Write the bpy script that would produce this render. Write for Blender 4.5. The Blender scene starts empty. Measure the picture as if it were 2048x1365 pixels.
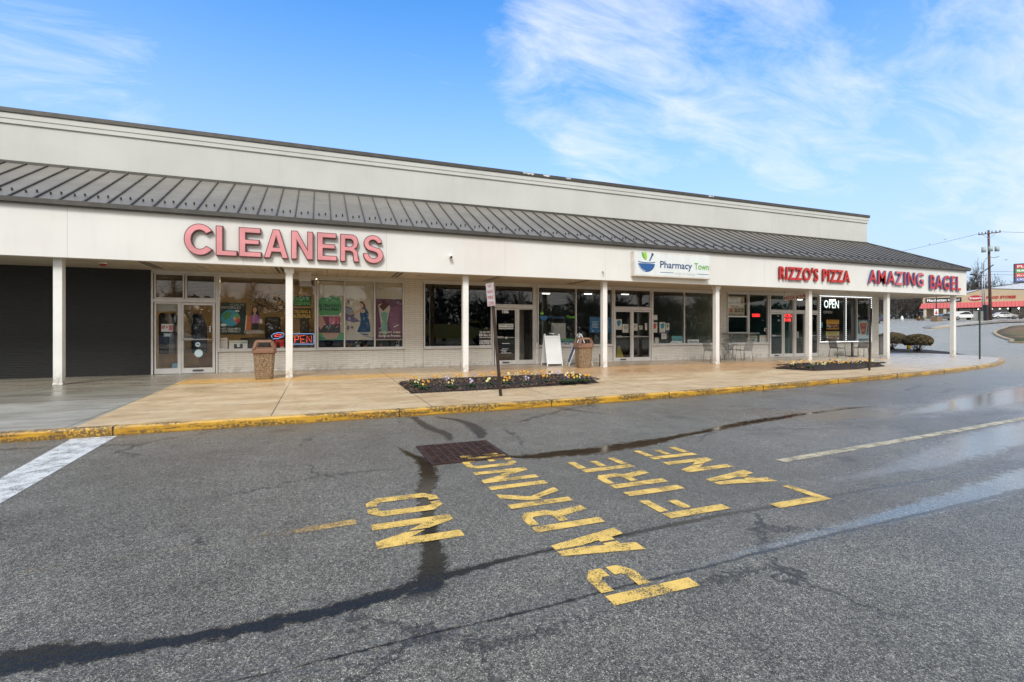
import bpy, math, random
from mathutils import Vector, Matrix, noise
random.seed(7)
R = math.radians
PI = math.pi
scene = bpy.context.scene
col = scene.collection

# ------------------------------------------------------------------ camera
YAW = math.atan(384/987.0)          # camera turned this far to the right of the shop front's normal
CS, SN = math.cos(YAW), math.sin(YAW)
H = 1.44                            # eye height above the lot
cam_d = bpy.data.cameras.new("camera")
cam = bpy.data.objects.new("camera", cam_d); col.objects.link(cam)
cam.location = (0, 0, H); cam.rotation_euler = (PI/2, 0, -YAW)
cam_d.sensor_width = 36; cam_d.lens = 987/2048*36
cam_d.shift_y = -(682.5-660)/2048
cam_d.clip_start = 0.05; cam_d.clip_end = 4000
scene.camera = cam

# ------------------------------------------------------------------ view
scene.view_settings.view_transform = 'Standard'
scene.view_settings.look = 'None'
scene.view_settings.gamma = 1
scene.view_settings.exposure = 0.62
scene.cycles.max_bounces = 6
scene.cycles.transparent_max_bounces = 12
scene.cycles.caustics_reflective = False
scene.cycles.caustics_refractive = False

# ------------------------------------------------------------------ sun
SUN_EL, SUN_AZ = R(42), R(205)      # azimuth clockwise from +Y: behind the camera, to its left
sd = bpy.data.lights.new("sun", 'SUN'); sd.energy = 1.9; sd.angle = R(18); sd.color = (1, .98, .93)
sun = bpy.data.objects.new("sun", sd); col.objects.link(sun)
dv = Vector((math.sin(SUN_AZ)*math.cos(SUN_EL), math.cos(SUN_AZ)*math.cos(SUN_EL), math.sin(SUN_EL)))
sun.rotation_euler = dv.to_track_quat('Z', 'Y').to_euler()

# ------------------------------------------------------------------ world: Nishita sky with thin high cloud
def pixdir(px, py):
    u = (px-1024)/987; v = (660-py)/987
    return Vector((SN+u*CS, CS-u*SN, v)).normalized()
w = bpy.data.worlds.new("World"); scene.world = w; w.use_nodes = True
nt = w.node_tree; N = nt.nodes; L = nt.links; N.clear()
def nd(t, tree=None, **k):
    n = (tree or nt).nodes.new(t)
    for a, b in k.items(): setattr(n, a, b)
    return n
out = nd('ShaderNodeOutputWorld'); bg = nd('ShaderNodeBackground')
sky = nd('ShaderNodeTexSky'); sky.sky_type = 'NISHITA'; sky.sun_disc = False
sky.sun_elevation = SUN_EL; sky.sun_rotation = SUN_AZ; sky.altitude = 0; sky.air_density = 1.0; sky.dust_density = 0.6; sky.ozone_density = 2.0
tc = nd('ShaderNodeTexCoord')
sep = nd('ShaderNodeSeparateXYZ'); L.new(tc.outputs['Generated'], sep.inputs[0])
def wm(op, a, b=None, c=None, clamp=False):
    n = nd('ShaderNodeMath', operation=op); n.use_clamp = clamp
    for i, v in enumerate((a, b, c)):
        if v is None: continue
        if isinstance(v, (int, float)): n.inputs[i].default_value = v
        else: L.new(v, n.inputs[i])
    return n.outputs[0]
zc = wm('MAXIMUM', sep.outputs[2], 0.0)
zz = wm('ADD', zc, 0.22)
cx = wm('DIVIDE', sep.outputs[0], zz); cy = wm('DIVIDE', sep.outputs[1], zz)
cmb = nd('ShaderNodeCombineXYZ'); L.new(cx, cmb.inputs[0]); L.new(cy, cmb.inputs[1])
mp = nd('ShaderNodeMapping'); mp.inputs['Rotation'].default_value = (0, 0, R(25)); mp.inputs['Scale'].default_value = (0.8, 1.8, 1); L.new(cmb.outputs[0], mp.inputs[0])
n1 = nd('ShaderNodeTexNoise'); n1.inputs['Scale'].default_value = 3.1; n1.inputs['Detail'].default_value = 10; n1.inputs['Roughness'].default_value = .66; n1.inputs['Distortion'].default_value = 0.55
L.new(mp.outputs[0], n1.inputs['Vector'])
n2 = nd('ShaderNodeTexNoise'); n2.inputs['Scale'].default_value = 1.1; n2.inputs['Detail'].default_value = 6; n2.inputs['Distortion'].default_value = .4
L.new(mp.outputs[0], n2.inputs['Vector'])
mask = None
for px, py, inner, outer, amt in [(1400, 120, 2, 17, 1.0), (1150, 110, 1, 13, 1.0), (1560, 40, 1, 10, .85), (1230, 250, 1, 11, 1.0), (1650, 215, 1, 12, .9), (1960, 80, 1, 9, .95), (1990, 235, 1, 14, .95), (2250, 250, 1, 18, 1.0), (1700, 315, 1, 7, .5),
                                  (60, 190, 1, 15, .78), (330, 200, 1, 9, .3), (880, 40, 1, 8, .45), (1540, 900, 1, 1.2, 0), (60, 60, 1, 10, .3)]:
    d = pixdir(px, py)
    vm = nd('ShaderNodeVectorMath', operation='DOT_PRODUCT'); L.new(tc.outputs['Generated'], vm.inputs[0]); vm.inputs[1].default_value = d
    mr = nd('ShaderNodeMapRange', interpolation_type='SMOOTHSTEP'); L.new(vm.outputs['Value'], mr.inputs[0])
    mr.inputs[1].default_value = math.cos(R(outer)); mr.inputs[2].default_value = math.cos(R(inner)); mr.inputs[3].default_value = 0; mr.inputs[4].default_value = amt
    mask = mr.outputs[0] if mask is None else wm('MAXIMUM', mask, mr.outputs[0])
# behind the camera the sky is clouded over
back = nd('ShaderNodeMapRange', interpolation_type='SMOOTHSTEP'); L.new(sep.outputs[1], back.inputs[0]); back.inputs[1].default_value = .15; back.inputs[2].default_value = -.5; back.inputs[3].default_value = 0; back.inputs[4].default_value = 1.5
mask = wm('MAXIMUM', mask, back.outputs[0])
th = wm('MULTIPLY_ADD', mask, -0.33, 0.75)
cv = wm('MULTIPLY', wm('SUBTRACT', wm('MULTIPLY_ADD', n2.outputs[0], .35, wm('MULTIPLY', n1.outputs[0], .75)), wm('MULTIPLY', th, 1.0)), 3.6, clamp=True)
cv = wm('MULTIPLY', wm('POWER', cv, 1.1), 0.78)
# low haze band toward the horizon
hz = nd('ShaderNodeMapRange', interpolation_type='SMOOTHSTEP'); L.new(sep.outputs[2], hz.inputs[0]); hz.inputs[1].default_value = 0.64; hz.inputs[2].default_value = -0.03; hz.inputs[3].default_value = 0; hz.inputs[4].default_value = 1.0
mixh = nd('ShaderNodeMix', data_type='RGBA'); L.new(hz.outputs[0], mixh.inputs[0])
grade = nd('ShaderNodeMix', data_type='RGBA', blend_type='MULTIPLY'); grade.inputs[0].default_value = 1
L.new(sky.outputs[0], grade.inputs[6]); grade.inputs[7].default_value = (.56, 1.44, 2.10, 1)
L.new(grade.outputs[2], mixh.inputs[6]); mixh.inputs[7].default_value = (4.35, 5.1, 6.1, 1)
mixc = nd('ShaderNodeMix', data_type='RGBA'); L.new(cv, mixc.inputs[0]); L.new(mixh.outputs[2], mixc.inputs[6]); mixc.inputs[7].default_value = (6.3, 6.7, 7.0, 1)
# the half of the sky behind the photographer is an even bright overcast
bk2 = nd('ShaderNodeMapRange', interpolation_type='SMOOTHSTEP'); L.new(sep.outputs[1], bk2.inputs[0]); bk2.inputs[1].default_value = .25; bk2.inputs[2].default_value = -.35; bk2.inputs[3].default_value = 0; bk2.inputs[4].default_value = .85
mixb = nd('ShaderNodeMix', data_type='RGBA'); L.new(bk2.outputs[0], mixb.inputs[0]); L.new(mixc.outputs[2], mixb.inputs[6]); mixb.inputs[7].default_value = (7.4, 7.2, 7.0, 1)
L.new(mixb.outputs[2], bg.inputs[0]); bg.inputs[1].default_value = 0.1
L.new(bg.outputs[0], out.inputs[0])

# ------------------------------------------------------------------ measuring helpers (photo survey -> metres)
def FX(px, Y):
    u = (px-1024)/987; return Y*(SN+CS*u)/(CS-SN*u)
def FZ(px, py, Y):
    u = (px-1024)/987; return H+(660-py)*(Y/(CS-SN*u))/987
def GP(px, py, z=0.0):
    u = (px-1024)/987; D = (H-z)*987/(py-660); return (SN+CS*u)*D, (CS-SN*u)*D
def rise(x, y):
    s = x*.902+y*.432-46
    if s < 0: return 0.0
    s = min(s, 128)
    return .0380*(s - 6*(1-math.exp(-s/6)))
def GD(px, D):
    u = (px-1024)/987; x, y = (SN+CS*u)*D, (CS-SN*u)*D; return x, y, rise(x, y)
def GT(px, py):
    D = 18.0
    while D < 200:
        x, y, z = GD(px, D)
        if H+(660-py)*D/987 <= z: return x, y, z
        D += .25
    return GD(px, 200)

# ------------------------------------------------------------------ materials
def newmat(name):
    m = bpy.data.materials.new(name); m.use_nodes = True
    t = m.node_tree; t.nodes.clear()
    o = t.nodes.new('ShaderNodeOutputMaterial'); b = t.nodes.new('ShaderNodeBsdfPrincipled')
    t.links.new(b.outputs[0], o.inputs[0])
    return m, t, b, o
class T:
    """small node-writing helper"""
    def __init__(s, t): s.t = t
    def n(s, typ, **k):
        n = s.t.nodes.new(typ)
        for a, b in k.items(): setattr(n, a, b)
        return n
    def l(s, a, b): s.t.links.new(a, b)
    def put(s, sock, v):
        if isinstance(v, (int, float)): sock.default_value = v
        elif isinstance(v, (tuple, list, Vector)):
            sock.default_value = tuple(v)+((1,) if len(v) == 3 and len(sock.default_value) == 4 else ())
        else: s.l(v, sock)
    def m(s, op, a, b=None, c=None, clamp=False):
        n = s.n('ShaderNodeMath', operation=op); n.use_clamp = clamp
        for i, v in enumerate((a, b, c)):
            if v is not None: s.put(n.inputs[i], v)
        return n.outputs[0]
    def pos(s):
        return s.n('ShaderNodeNewGeometry').outputs['Position']
    def xyz(s, v=None):
        n = s.n('ShaderNodeSeparateXYZ'); s.l(v or s.pos(), n.inputs[0]); return n.outputs
    def vec(s, x, y, z=0.0):
        n = s.n('ShaderNodeCombineXYZ')
        for i, v in enumerate((x, y, z)): s.put(n.inputs[i], v)
        return n.outputs[0]
    def noise(s, scale, detail=4, rough=.5, vec=None, dist=0, col=False):
        n = s.n('ShaderNodeTexNoise'); s.l(vec or s.pos(), n.inputs['Vector'])
        n.inputs['Scale'].default_value = scale; n.inputs['Detail'].default_value = detail; n.inputs['Roughness'].default_value = rough; n.inputs['Distortion'].default_value = dist
        return n.outputs[1 if col else 0]
    def voro(s, scale, vec=None, feature='F1', out='Distance'):
        n = s.n('ShaderNodeTexVoronoi', feature=feature); s.l(vec or s.pos(), n.inputs['Vector']); n.inputs['Scale'].default_value = scale
        return n.outputs[out]
    def map(s, v, a, b, c=0., d=1., smooth=True):
        n = s.n('ShaderNodeMapRange', interpolation_type='SMOOTHSTEP' if smooth else 'LINEAR')
        for i, k in enumerate((v, a, b, c, d)): s.put(n.inputs[i], k)
        return n.outputs[0]
    def mix(s, f, a, b, blend='MIX'):
        n = s.n('ShaderNodeMix', data_type='RGBA', blend_type=blend); s.put(n.inputs[0], f); s.put(n.inputs[6], a); s.put(n.inputs[7], b); return n.outputs[2]
    def bump(s, h, strength=.3, dist=.01, normal=None):
        n = s.n('ShaderNodeBump'); n.inputs['Strength'].default_value = strength; n.inputs['Distance'].default_value = dist; s.l(h, n.inputs['Height'])
        if normal: s.l(normal, n.inputs['Normal'])
        return n.outputs[0]
MATS = {}
def mat(name, c, rough=.6, metal=0., spec=.5, emit=None, es=1., var=.12, vscale=3., bump=0., bscale=60., coat=0.):
    if name in MATS: return MATS[name]
    m, t, b, o = newmat(name); k = T(t)
    c = tuple(c)
    if var > 0:
        f = k.noise(vscale, 5, .6)
        a = tuple(max(0, x*(1-var)) for x in c); d = tuple(min(1, x*(1+var)) for x in c)
        k.l(k.mix(k.map(f, .3, .7), a, d), b.inputs['Base Color'])
        k.l(k.map(k.noise(vscale*2.3, 3), .3, .7, max(.02, rough-.08), min(1, rough+.08)), b.inputs['Roughness'])
    else:
        b.inputs['Base Color'].default_value = c+(1,); b.inputs['Roughness'].default_value = rough
    b.inputs['Metallic'].default_value = metal
    b.inputs['Specular IOR Level'].default_value = spec
    b.inputs['Coat Weight'].default_value = coat; b.inputs['Coat Roughness'].default_value = .08
    if emit: b.inputs['Emission Color'].default_value = tuple(emit)+(1,); b.inputs['Emission Strength'].default_value = es
    if bump > 0: k.l(k.bump(k.noise(bscale, 4), bump, .01), b.inputs['Normal'])
    MATS[name] = m
    return m

def float_curve(k, v, pts, lo, hi, vlo, vhi):
    """piecewise curve: v in [lo,hi] -> value, through pts [(x, val)]"""
    n = k.n('ShaderNodeFloatCurve'); cu = n.mapping.curves[0]
    P = [((x-lo)/(hi-lo), (y-vlo)/(vhi-vlo)) for x, y in pts]
    while len(cu.points) < len(P): cu.points.new(.5, .5)
    for p, q in zip(cu.points, P): p.location = q; p.handle_type = 'AUTO'
    n.mapping.update()
    k.l(k.map(v, lo, hi, smooth=False), n.inputs['Value'])
    return k.m('MULTIPLY_ADD', n.outputs[0], vhi-vlo, vlo)

def asphalt():
    m, t, b, o = newmat('wet_asphalt'); k = T(t)
    P = k.pos(); X, Y, Z = k.xyz(P)
    # aggregate
    vc = k.n('ShaderNodeTexVoronoi', feature='F1'); k.l(P, vc.inputs['Vector']); vc.inputs['Scale'].default_value = 250
    sv = k.n('ShaderNodeSeparateColor'); k.l(vc.outputs['Color'], sv.inputs[0])
    g = sv.outputs[0]
    agg = k.map(g, .05, .97, .0, 1.)
    agg = k.m('POWER', agg, 2.6)
    fine = k.noise(420, 2, .6)
    big = k.noise(.35, 5, .6); mid = k.noise(2.2, 5, .65)
    val = k.m('MULTIPLY_ADD', agg, .24, .092)
    val = k.m('MULTIPLY', val, k.map(fine, .25, .75, .65, 1.35))
    for sc_, am_ in ((120, .42), (62, .30), (20, .05)):
        v2 = k.n('ShaderNodeTexVoronoi'); k.l(P, v2.inputs['Vector']); v2.inputs['Scale'].default_value = sc_
        s2_ = k.n('ShaderNodeSeparateColor'); k.l(v2.outputs['Color'], s2_.inputs[0]); val = k.m('MULTIPLY', val, k.map(s2_.outputs[2], 0, 1, 1-am_, 1+am_, smooth=False))
    val = k.m('MULTIPLY', val, k.map(big, .3, .7, .84, 1.14))
    val = k.m('MULTIPLY', val, k.map(mid, .3, .7, .88, 1.1))
    fleck = k.m('MULTIPLY', k.m('GREATER_THAN', sv.outputs[1], .985), k.m('LESS_THAN', vc.outputs['Distance'], .9))
    val = k.m('ADD', val, k.m('MULTIPLY', fleck, .5))
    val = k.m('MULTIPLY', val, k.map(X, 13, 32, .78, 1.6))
    cc = k.n('ShaderNodeCombineColor'); k.l(k.m('MULTIPLY', val, 1.17), cc.inputs[0]); k.l(k.m('MULTIPLY', val, 1.09), cc.inputs[1]); k.l(k.m('MULTIPLY', val, .88), cc.inputs[2])
    # standing water: channels along seams; centre line and half width are curves of X
    wob = k.m('MULTIPLY_ADD', k.noise(1.6, 4, .6), 1.0, -.5)
    rag = k.m('MULTIPLY_ADD', k.noise(11, 8, .8), 2.2, -1.1)
    def band(cpts, wpts, amp=.10, soft=.05, across=False):
        A, B = (Y, X) if across else (X, Y)
        lo, hi = cpts[0][0], cpts[-1][0]
        c = float_curve(k, A, cpts, lo, hi, min(p[1] for p in cpts)-.1, max(p[1] for p in cpts)+.1)
        wd = float_curve(k, A, wpts, lo, hi, -.5, 1.)
        d = k.m('ABSOLUTE', k.m('SUBTRACT', k.m('ADD', B, k.m('MULTIPLY', wob, amp)), c))
        e = k.m('ADD', k.m('SUBTRACT', wd, d), k.m('MULTIPLY', rag, k.m('MULTIPLY_ADD', wd, 1.3, .03)))
        inr = k.m('MULTIPLY', k.map(A, lo-.02, lo+.12), k.map(A, hi+.02, hi-.12))
        fringes.append(k.m('MULTIPLY', k.map(k.m('ADD', e, k.m('MULTIPLY', rag, .10)), -.20, -.0), inr))
        return k.m('MULTIPLY', k.map(e, -soft, soft*.4), inr)
    bands = []; fringes = []
    bands.append(band([(-6, 2.86), (-2, 2.84), (-1.2, 2.78), (-.3, 2.68), (.6, 2.82), (1.9, 2.95), (4, 2.98), (7, 2.93), (12, 3.1)],
                      [(-6, .03), (-2, .085), (-1.2, .09), (-.7, .04), (-.1, .055), (.6, .042), (1.2, .015), (1.9, .022), (4, .010), (12, .02)], .09, .02))
    bands.append(band([(-6, 2.3), (-.3, 2.3), (1.4, 2.34), (3, 2.4), (6, 2.48), (14, 2.9)],
                      [(-6, .0), (-.3, .003), (1.4, .006), (3, .008), (6, .01), (14, .02)], .06, .012))
    bands.append(band([(2.6, .45), (2.85, .60), (3.4, .72), (4.2, .83), (5.0, 1.02), (5.4, 1.05), (5.9, .93), (6.4, .86)],
                      [(2.6, .10), (2.85, .09), (3.4, .05), (4.2, .055), (5.0, .08), (5.4, .06), (5.9, .02), (6.4, -.05)], .06, .03, True))
    bands.append(band([(1.9, 5.28), (2.6, 5.12), (3.6, 5.2), (4.6, 5.4), (6, 5.75), (8.2, 6.1), (9.5, 6.2), (11, 6.2)],
                      [(1.9, .01), (2.6, .11), (3.6, .13), (4.6, .06), (6, .09), (8.2, .05), (9.5, .01), (11, -.2)], .2, .05))
    pud = bands[0]
    for x in bands[1:]: pud = k.m('MAXIMUM', pud, x)
    fr_a = k.m('MAXIMUM', fringes[0], fringes[1])
    rip = k.noise(16, 4, .7, k.vec(X, k.m('MULTIPLY', Y, 2.2), 0.), .8)
    fringe = k.m('MULTIPLY', k.m('MULTIPLY', fr_a, k.map(rip, .46, .60)), k.m('SUBTRACT', 1, pud))
    # broad wet sheen toward the right-hand side
    sh = k.m('MULTIPLY', k.map(X, 4.5, 8.), k.m('MULTIPLY', k.map(Y, 8., 5.5), k.map(k.noise(.5, 4, .6, k.vec(k.m('MULTIPLY', X, .45), Y, 0.), .6), .47, .58)))
    sA = band([(8, 5.3), (10, 5.5), (12, 5.75), (16, 6.3), (24, 7.6)], [(8, -.1), (10, .22), (12, .42), (16, .6), (24, .9)], .5, .28)
    sB = band([(3.9, 3.25), (5, 3.3), (6.5, 3.45), (8.5, 3.75), (12, 4.0)], [(3.9, -.1), (5, .03), (6.5, .20), (8.5, .35), (12, .5)], .25, .20)
    sC = band([(1.8, 2.38), (3, 2.45), (4.5, 2.52), (6, 2.62), (9, 2.9)], [(1.8, -.02), (3, .03), (4.5, .09), (6, .15), (9, .3)], .10, .07)
    sheet = k.m('MAXIMUM', k.m('MAXIMUM', k.m('MULTIPLY', sh, .8), sA), k.m('MAXIMUM', sB, sC))
    # damp dark runs from the kerb to the drain
    damp = band([(6.2, 1.55), (6.6, 1.62), (7.2, 1.5), (7.8, 1.45), (8.25, 1.42)], [(6.2, .0), (6.6, .05), (7.2, .07), (7.8, .05), (8.25, .06)], .1, .04, True)
    damp2 = band([(6.2, 1.95), (6.8, 2.12), (7.4, 2.1), (8.1, 1.8), (8.25, 1.75)], [(6.2, .03), (6.8, .09), (7.4, .06), (8.1, .0), (8.25, -.1)], .08, .04, True)
    damp3 = band([(7.2, 4.6), (7.7, 4.3), (8.3, 4.1)], [(7.2, -.02), (7.7, .05), (8.3, .09)], .08, .08, True)
    stain = k.m('MAXIMUM', damp, k.m('MAXIMUM', damp2, k.m('MULTIPLY', damp3, .6)))
    wet = k.m('MAXIMUM', pud, k.m('MULTIPLY', stain, .9))
    dark = k.mix(1, cc.outputs[0], (.16, .15, .14), 'MULTIPLY')
    colr = k.mix(wet, cc.outputs[0], k.mix(.6, dark, (.018, .016, .013)))
    colr = k.mix(k.m('MULTIPLY', fringe, .5), colr, (.05, .048, .045))
    # thin cracks
    crk = k.voro(.33, k.vec(k.m('ADD', X, k.m('MULTIPLY', wob, 1.2)), k.m('ADD', Y, k.m('MULTIPLY', rag, .3)), 0.), 'DISTANCE_TO_EDGE')
    ck = k.m('MULTIPLY', k.map(crk, .010, .003), k.map(k.noise(.35, 2), .46, .53))
    colr = k.mix(k.m('MULTIPLY', ck, .7), colr, (.012, .012, .012))
    oil = k.m('MULTIPLY', k.map(k.voro(.8, k.vec(k.m('ADD', X, wob), k.m('ADD', Y, k.m('MULTIPLY', rag, .15)), 0.)), .20, .06), k.map(k.noise(.6, 2), .5, .6)); colr = k.mix(k.m('MULTIPLY', oil, .45), colr, (.02, .019, .018))
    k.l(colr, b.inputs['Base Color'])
    rbase = k.map(k.m('ADD', big, k.m('MULTIPLY', mid, .5)), .55, 1., .30, .46)
    rbase = k.m('MULTIPLY', rbase, k.m('MULTIPLY_ADD', sheet, -.78, 1))
    rbase = k.m('MULTIPLY', rbase, k.map(X, 4, 14, 1, .9))
    rbase = k.m('ADD', rbase, k.map(X, 16, 30, 0, .24))
    rbase = k.m('MULTIPLY_ADD', fringe, k.m('SUBTRACT', .09, rbase), rbase)
    k.l(k.m('ADD', k.m('MULTIPLY', rbase, k.m('SUBTRACT', 1, pud)), k.m('MULTIPLY', pud, .045)), b.inputs['Roughness'])
    hh = k.m('ADD', k.m('MULTIPLY', vc.outputs['Distance'], -1), k.m('MULTIPLY', fine, .4))
    dry = k.m('SUBTRACT', 1, k.m('MAXIMUM', k.m('MULTIPLY', pud, .98), k.m('MULTIPLY', sheet, .93)))
    dry = k.m('MULTIPLY', k.m('MULTIPLY', dry, k.map(X, 5, 26, 1, .08)), k.m('MULTIPLY_ADD', fringe, -.75, 1))
    h2 = k.m('ADD', k.m('MULTIPLY', hh, dry), k.m('MULTIPLY', k.noise(30, 2), k.m('MULTIPLY', k.m('MULTIPLY', pud, k.m('SUBTRACT', 1.15, pud)), 1.6)))
    k.l(k.bump(h2, .5, .005), b.inputs['Normal'])
    k.l(k.m('ADD', k.m('MULTIPLY_ADD', pud, k.map(X, 1, 5, -.38, .4), .5), k.m('MULTIPLY', k.m('ADD', k.m('ADD', fringe, sheet), k.m('MULTIPLY', k.map(X, 12, 30), .0), clamp=True), .5)), b.inputs['Specular IOR Level'])
    k.l(k.mix(pud, (1, .92, .84), (.85, .60, .38)), b.inputs['Specular Tint'])
    return m
M_ASPH = asphalt()

def concrete():
    m, t, b, o = newmat('pavement_concrete'); k = T(t)
    P = k.pos(); X, Y, Z = k.xyz(P)
    n1 = k.noise(.7, 6, .65, k.vec(X, k.m('MULTIPLY', Y, 2.6), 0.), .5); n2 = k.noise(5, 6, .65); n3 = k.noise(130, 3, .6)
    tan = k.mix(k.map(n1, .3, .7), (.57, .39, .20), (.72, .55, .33))
    # amber-stained strip just under the canopy edge
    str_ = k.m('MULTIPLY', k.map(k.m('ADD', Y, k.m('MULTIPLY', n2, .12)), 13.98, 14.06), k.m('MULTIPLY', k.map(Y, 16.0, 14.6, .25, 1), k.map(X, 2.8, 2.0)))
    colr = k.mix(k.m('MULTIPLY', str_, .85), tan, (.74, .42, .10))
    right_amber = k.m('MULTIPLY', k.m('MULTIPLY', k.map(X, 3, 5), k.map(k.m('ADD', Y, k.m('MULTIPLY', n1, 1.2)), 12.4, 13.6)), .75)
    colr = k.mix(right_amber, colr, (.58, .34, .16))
    under = k.map(k.m('ADD', Y, k.m('MULTIPLY', n1, .7)), 15.2, 16.1)  # greyer toward the wall: the canopy's shade put into the pavement colour
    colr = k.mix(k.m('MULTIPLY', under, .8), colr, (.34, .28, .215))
    # old grey slab at the left
    grey = k.m('LESS_THAN', k.m('ADD', X, k.m('MULTIPLY', Y, .035)), -2.80)
    gcol = k.mix(k.map(n1, .3, .7), (.30, .28, .225), (.43, .41, .34))
    gcol = k.mix(k.m('MULTIPLY', k.m('GREATER_THAN', Y, 11.6), .55), gcol, (.20, .18, .14))
    colr = k.mix(grey, colr, gcol)
    # the far right end is paler, newer concrete
    pale = k.map(k.m('ADD', X, k.m('MULTIPLY', n1, 3)), 17.5, 23.)
    colr = k.mix(k.m('MULTIPLY', pale, .8), colr, (.58, .53, .45))
    colr = k.mix(k.m('MULTIPLY', k.map(n2, .45, .72), .4), colr, (.27, .19, .11))
    colr = k.mix(.55, colr, k.mix(n3, (.62, .62, .62), (1, 1, 1)), 'MULTIPLY')
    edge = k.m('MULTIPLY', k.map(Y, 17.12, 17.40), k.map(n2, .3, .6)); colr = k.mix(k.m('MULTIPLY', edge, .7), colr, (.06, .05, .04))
    # joints every 2.5 m along the walk
    fr = k.m('FRACT', k.m('DIVIDE', k.m('ADD', X, 33.2+1e-3), 2.5))
    j = k.m('LESS_THAN', k.m('ABSOLUTE', k.m('SUBTRACT', fr, .5)), 0.0)
    jj = k.m('LESS_THAN', k.m('MINIMUM', fr, k.m('SUBTRACT', 1, fr)), .0034)
    jl = k.m('MULTIPLY', k.m('LESS_THAN', k.m('ABSOLUTE', k.m('SUBTRACT', Y, 14.0)), .006), .4)
    jg = k.m('MULTIPLY', k.m('LESS_THAN', k.m('ABSOLUTE', k.m('SUBTRACT', Y, 11.6)), .02), grey)
    jt = k.m('MAXIMUM', jj, k.m('MAXIMUM', jl, jg))
    colr = k.mix(k.m('MULTIPLY', jt, .8), colr, (.05, .04, .03))
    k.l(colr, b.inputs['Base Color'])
    k.l(k.m('ADD', k.map(n1, .35, .65, .22, .42), k.m('MULTIPLY', k.map(Y, 13, 10.5), .2)), b.inputs['Roughness'])
    h = k.m('ADD', k.m('MULTIPLY', n3, .25), k.m('MULTIPLY', jt, -2))
    k.l(k.bump(h, .35, .004), b.inputs['Normal'])
    return m
M_CONC = concrete()

def yellow_kerb():
    m, t, b, o = newmat('yellow_kerb_paint'); k = T(t)
    P = k.pos(); X, Y, Z = k.xyz(P)
    n1 = k.noise(3, 6, .7); n2 = k.noise(26, 5, .7); n3 = k.noise(1.3, 4, .6, k.vec(X, k.m('MULTIPLY', Y, .3), k.m('MULTIPLY', Z, 8)))
    y = k.mix(k.map(n1, .3, .7), (.44, .22, .010), (.60, .34, .025))
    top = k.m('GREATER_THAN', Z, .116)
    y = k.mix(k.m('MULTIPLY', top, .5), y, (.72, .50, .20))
    dirt = k.m('MAXIMUM', k.m('MULTIPLY', k.map(Z, .035, .0), .8), k.m('MULTIPLY', k.map(n3, .42, .55), k.map(n2, .40, .52)))
    y = k.mix(k.m('MULTIPLY', dirt, .88), y, (.07, .05, .028))
    y = k.mix(k.m('MULTIPLY', k.map(X, 12, 24), .35), y, (.42, .33, .2))
    k.l(y, b.inputs['Base Color']); b.inputs['Roughness'].default_value = .5
    k.l(k.bump(n2, .4, .008), b.inputs['Normal'])
    return m
M_KERB = yellow_kerb()

def paint(name, c, wear=.50, fadeX=None, wetX=True):
    m, t, b, o = newmat(name); k = T(t)
    P = k.pos(); X, Y, Z = k.xyz(P)
    n1 = k.noise(110, 3, .7); n2 = k.noise(6, 4, .6)
    w_ = k.m('ADD', k.m('MULTIPLY', n1, .62), k.m('MULTIPLY', n2, .38))
    thr = wear
    if fadeX: thr = k.map(X, fadeX[0], fadeX[1], fadeX[2], fadeX[3], smooth=False)
    a = k.m('MULTIPLY', k.m('SUBTRACT', w_, thr), 14, clamp=True)
    k.l(k.mix(k.map(n2, .3, .7), tuple(x*.82 for x in c), c), b.inputs['Base Color'])
    b.inputs['Roughness'].default_value = .5
    k.l(k.bump(n1, .5, .004), b.inputs['Normal'])
    tr = k.n('ShaderNodeBsdfTransparent'); mx = k.n('ShaderNodeMixShader')
    k.l(a, mx.inputs[0]); k.l(tr.outputs[0], mx.inputs[1]); k.l(b.outputs[0], mx.inputs[2]); k.l(mx.outputs[0], o.inputs[0])
    return m

def brick(name, c1, c2, mortar, sc=1.0, strength=.5):
    m, t, b, o = newmat(name); k = T(t)
    P = k.pos(); X, Y, Z = k.xyz(P)
    bt = k.n('ShaderNodeTexBrick'); k.l(k.vec(k.m('ADD', X, Y), Z, 0.), bt.inputs['Vector'])
    bt.inputs['Scale'].default_value = 1; bt.inputs['Brick Width'].default_value = .41*sc; bt.inputs['Row Height'].default_value = .068*sc; bt.inputs['Mortar Size'].default_value = .006
    bt.inputs['Color1'].default_value = c1+(1,); bt.inputs['Color2'].default_value = c2+(1,); bt.inputs['Mortar'].default_value = mortar+(1,); bt.inputs['Mortar Smooth'].default_value = .4
    n = k.noise(2.5, 5, .6)
    k.l(k.mix(.5, bt.outputs[0], k.mix(n, (.82, .80, .78), (1, 1, 1)), 'MULTIPLY'), b.inputs['Base Color'])
    b.inputs['Roughness'].default_value = .6
    if c1[0] > .1:
        dd = k.m('MULTIPLY', k.map(Z, .42, .14), k.map(k.noise(6, 5, .7), .42, .62)); bc = b.inputs['Base Color'].links[0].from_socket; k.l(k.mix(k.m('MULTIPLY', dd, .5), bc, (.25, .20, .15)), b.inputs['Base Color'])
    h = k.m('ADD', k.m('MULTIPLY', bt.outputs[1], -1), k.m('MULTIPLY', k.noise(60, 3), .2))
    k.l(k.bump(h, strength, .012), b.inputs['Normal'])
    return m
M_BRICK = brick('cream_painted_brick', (.68, .655, .60), (.62, .595, .54), (.40, .38, .34))
M_DARKW = None
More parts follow.
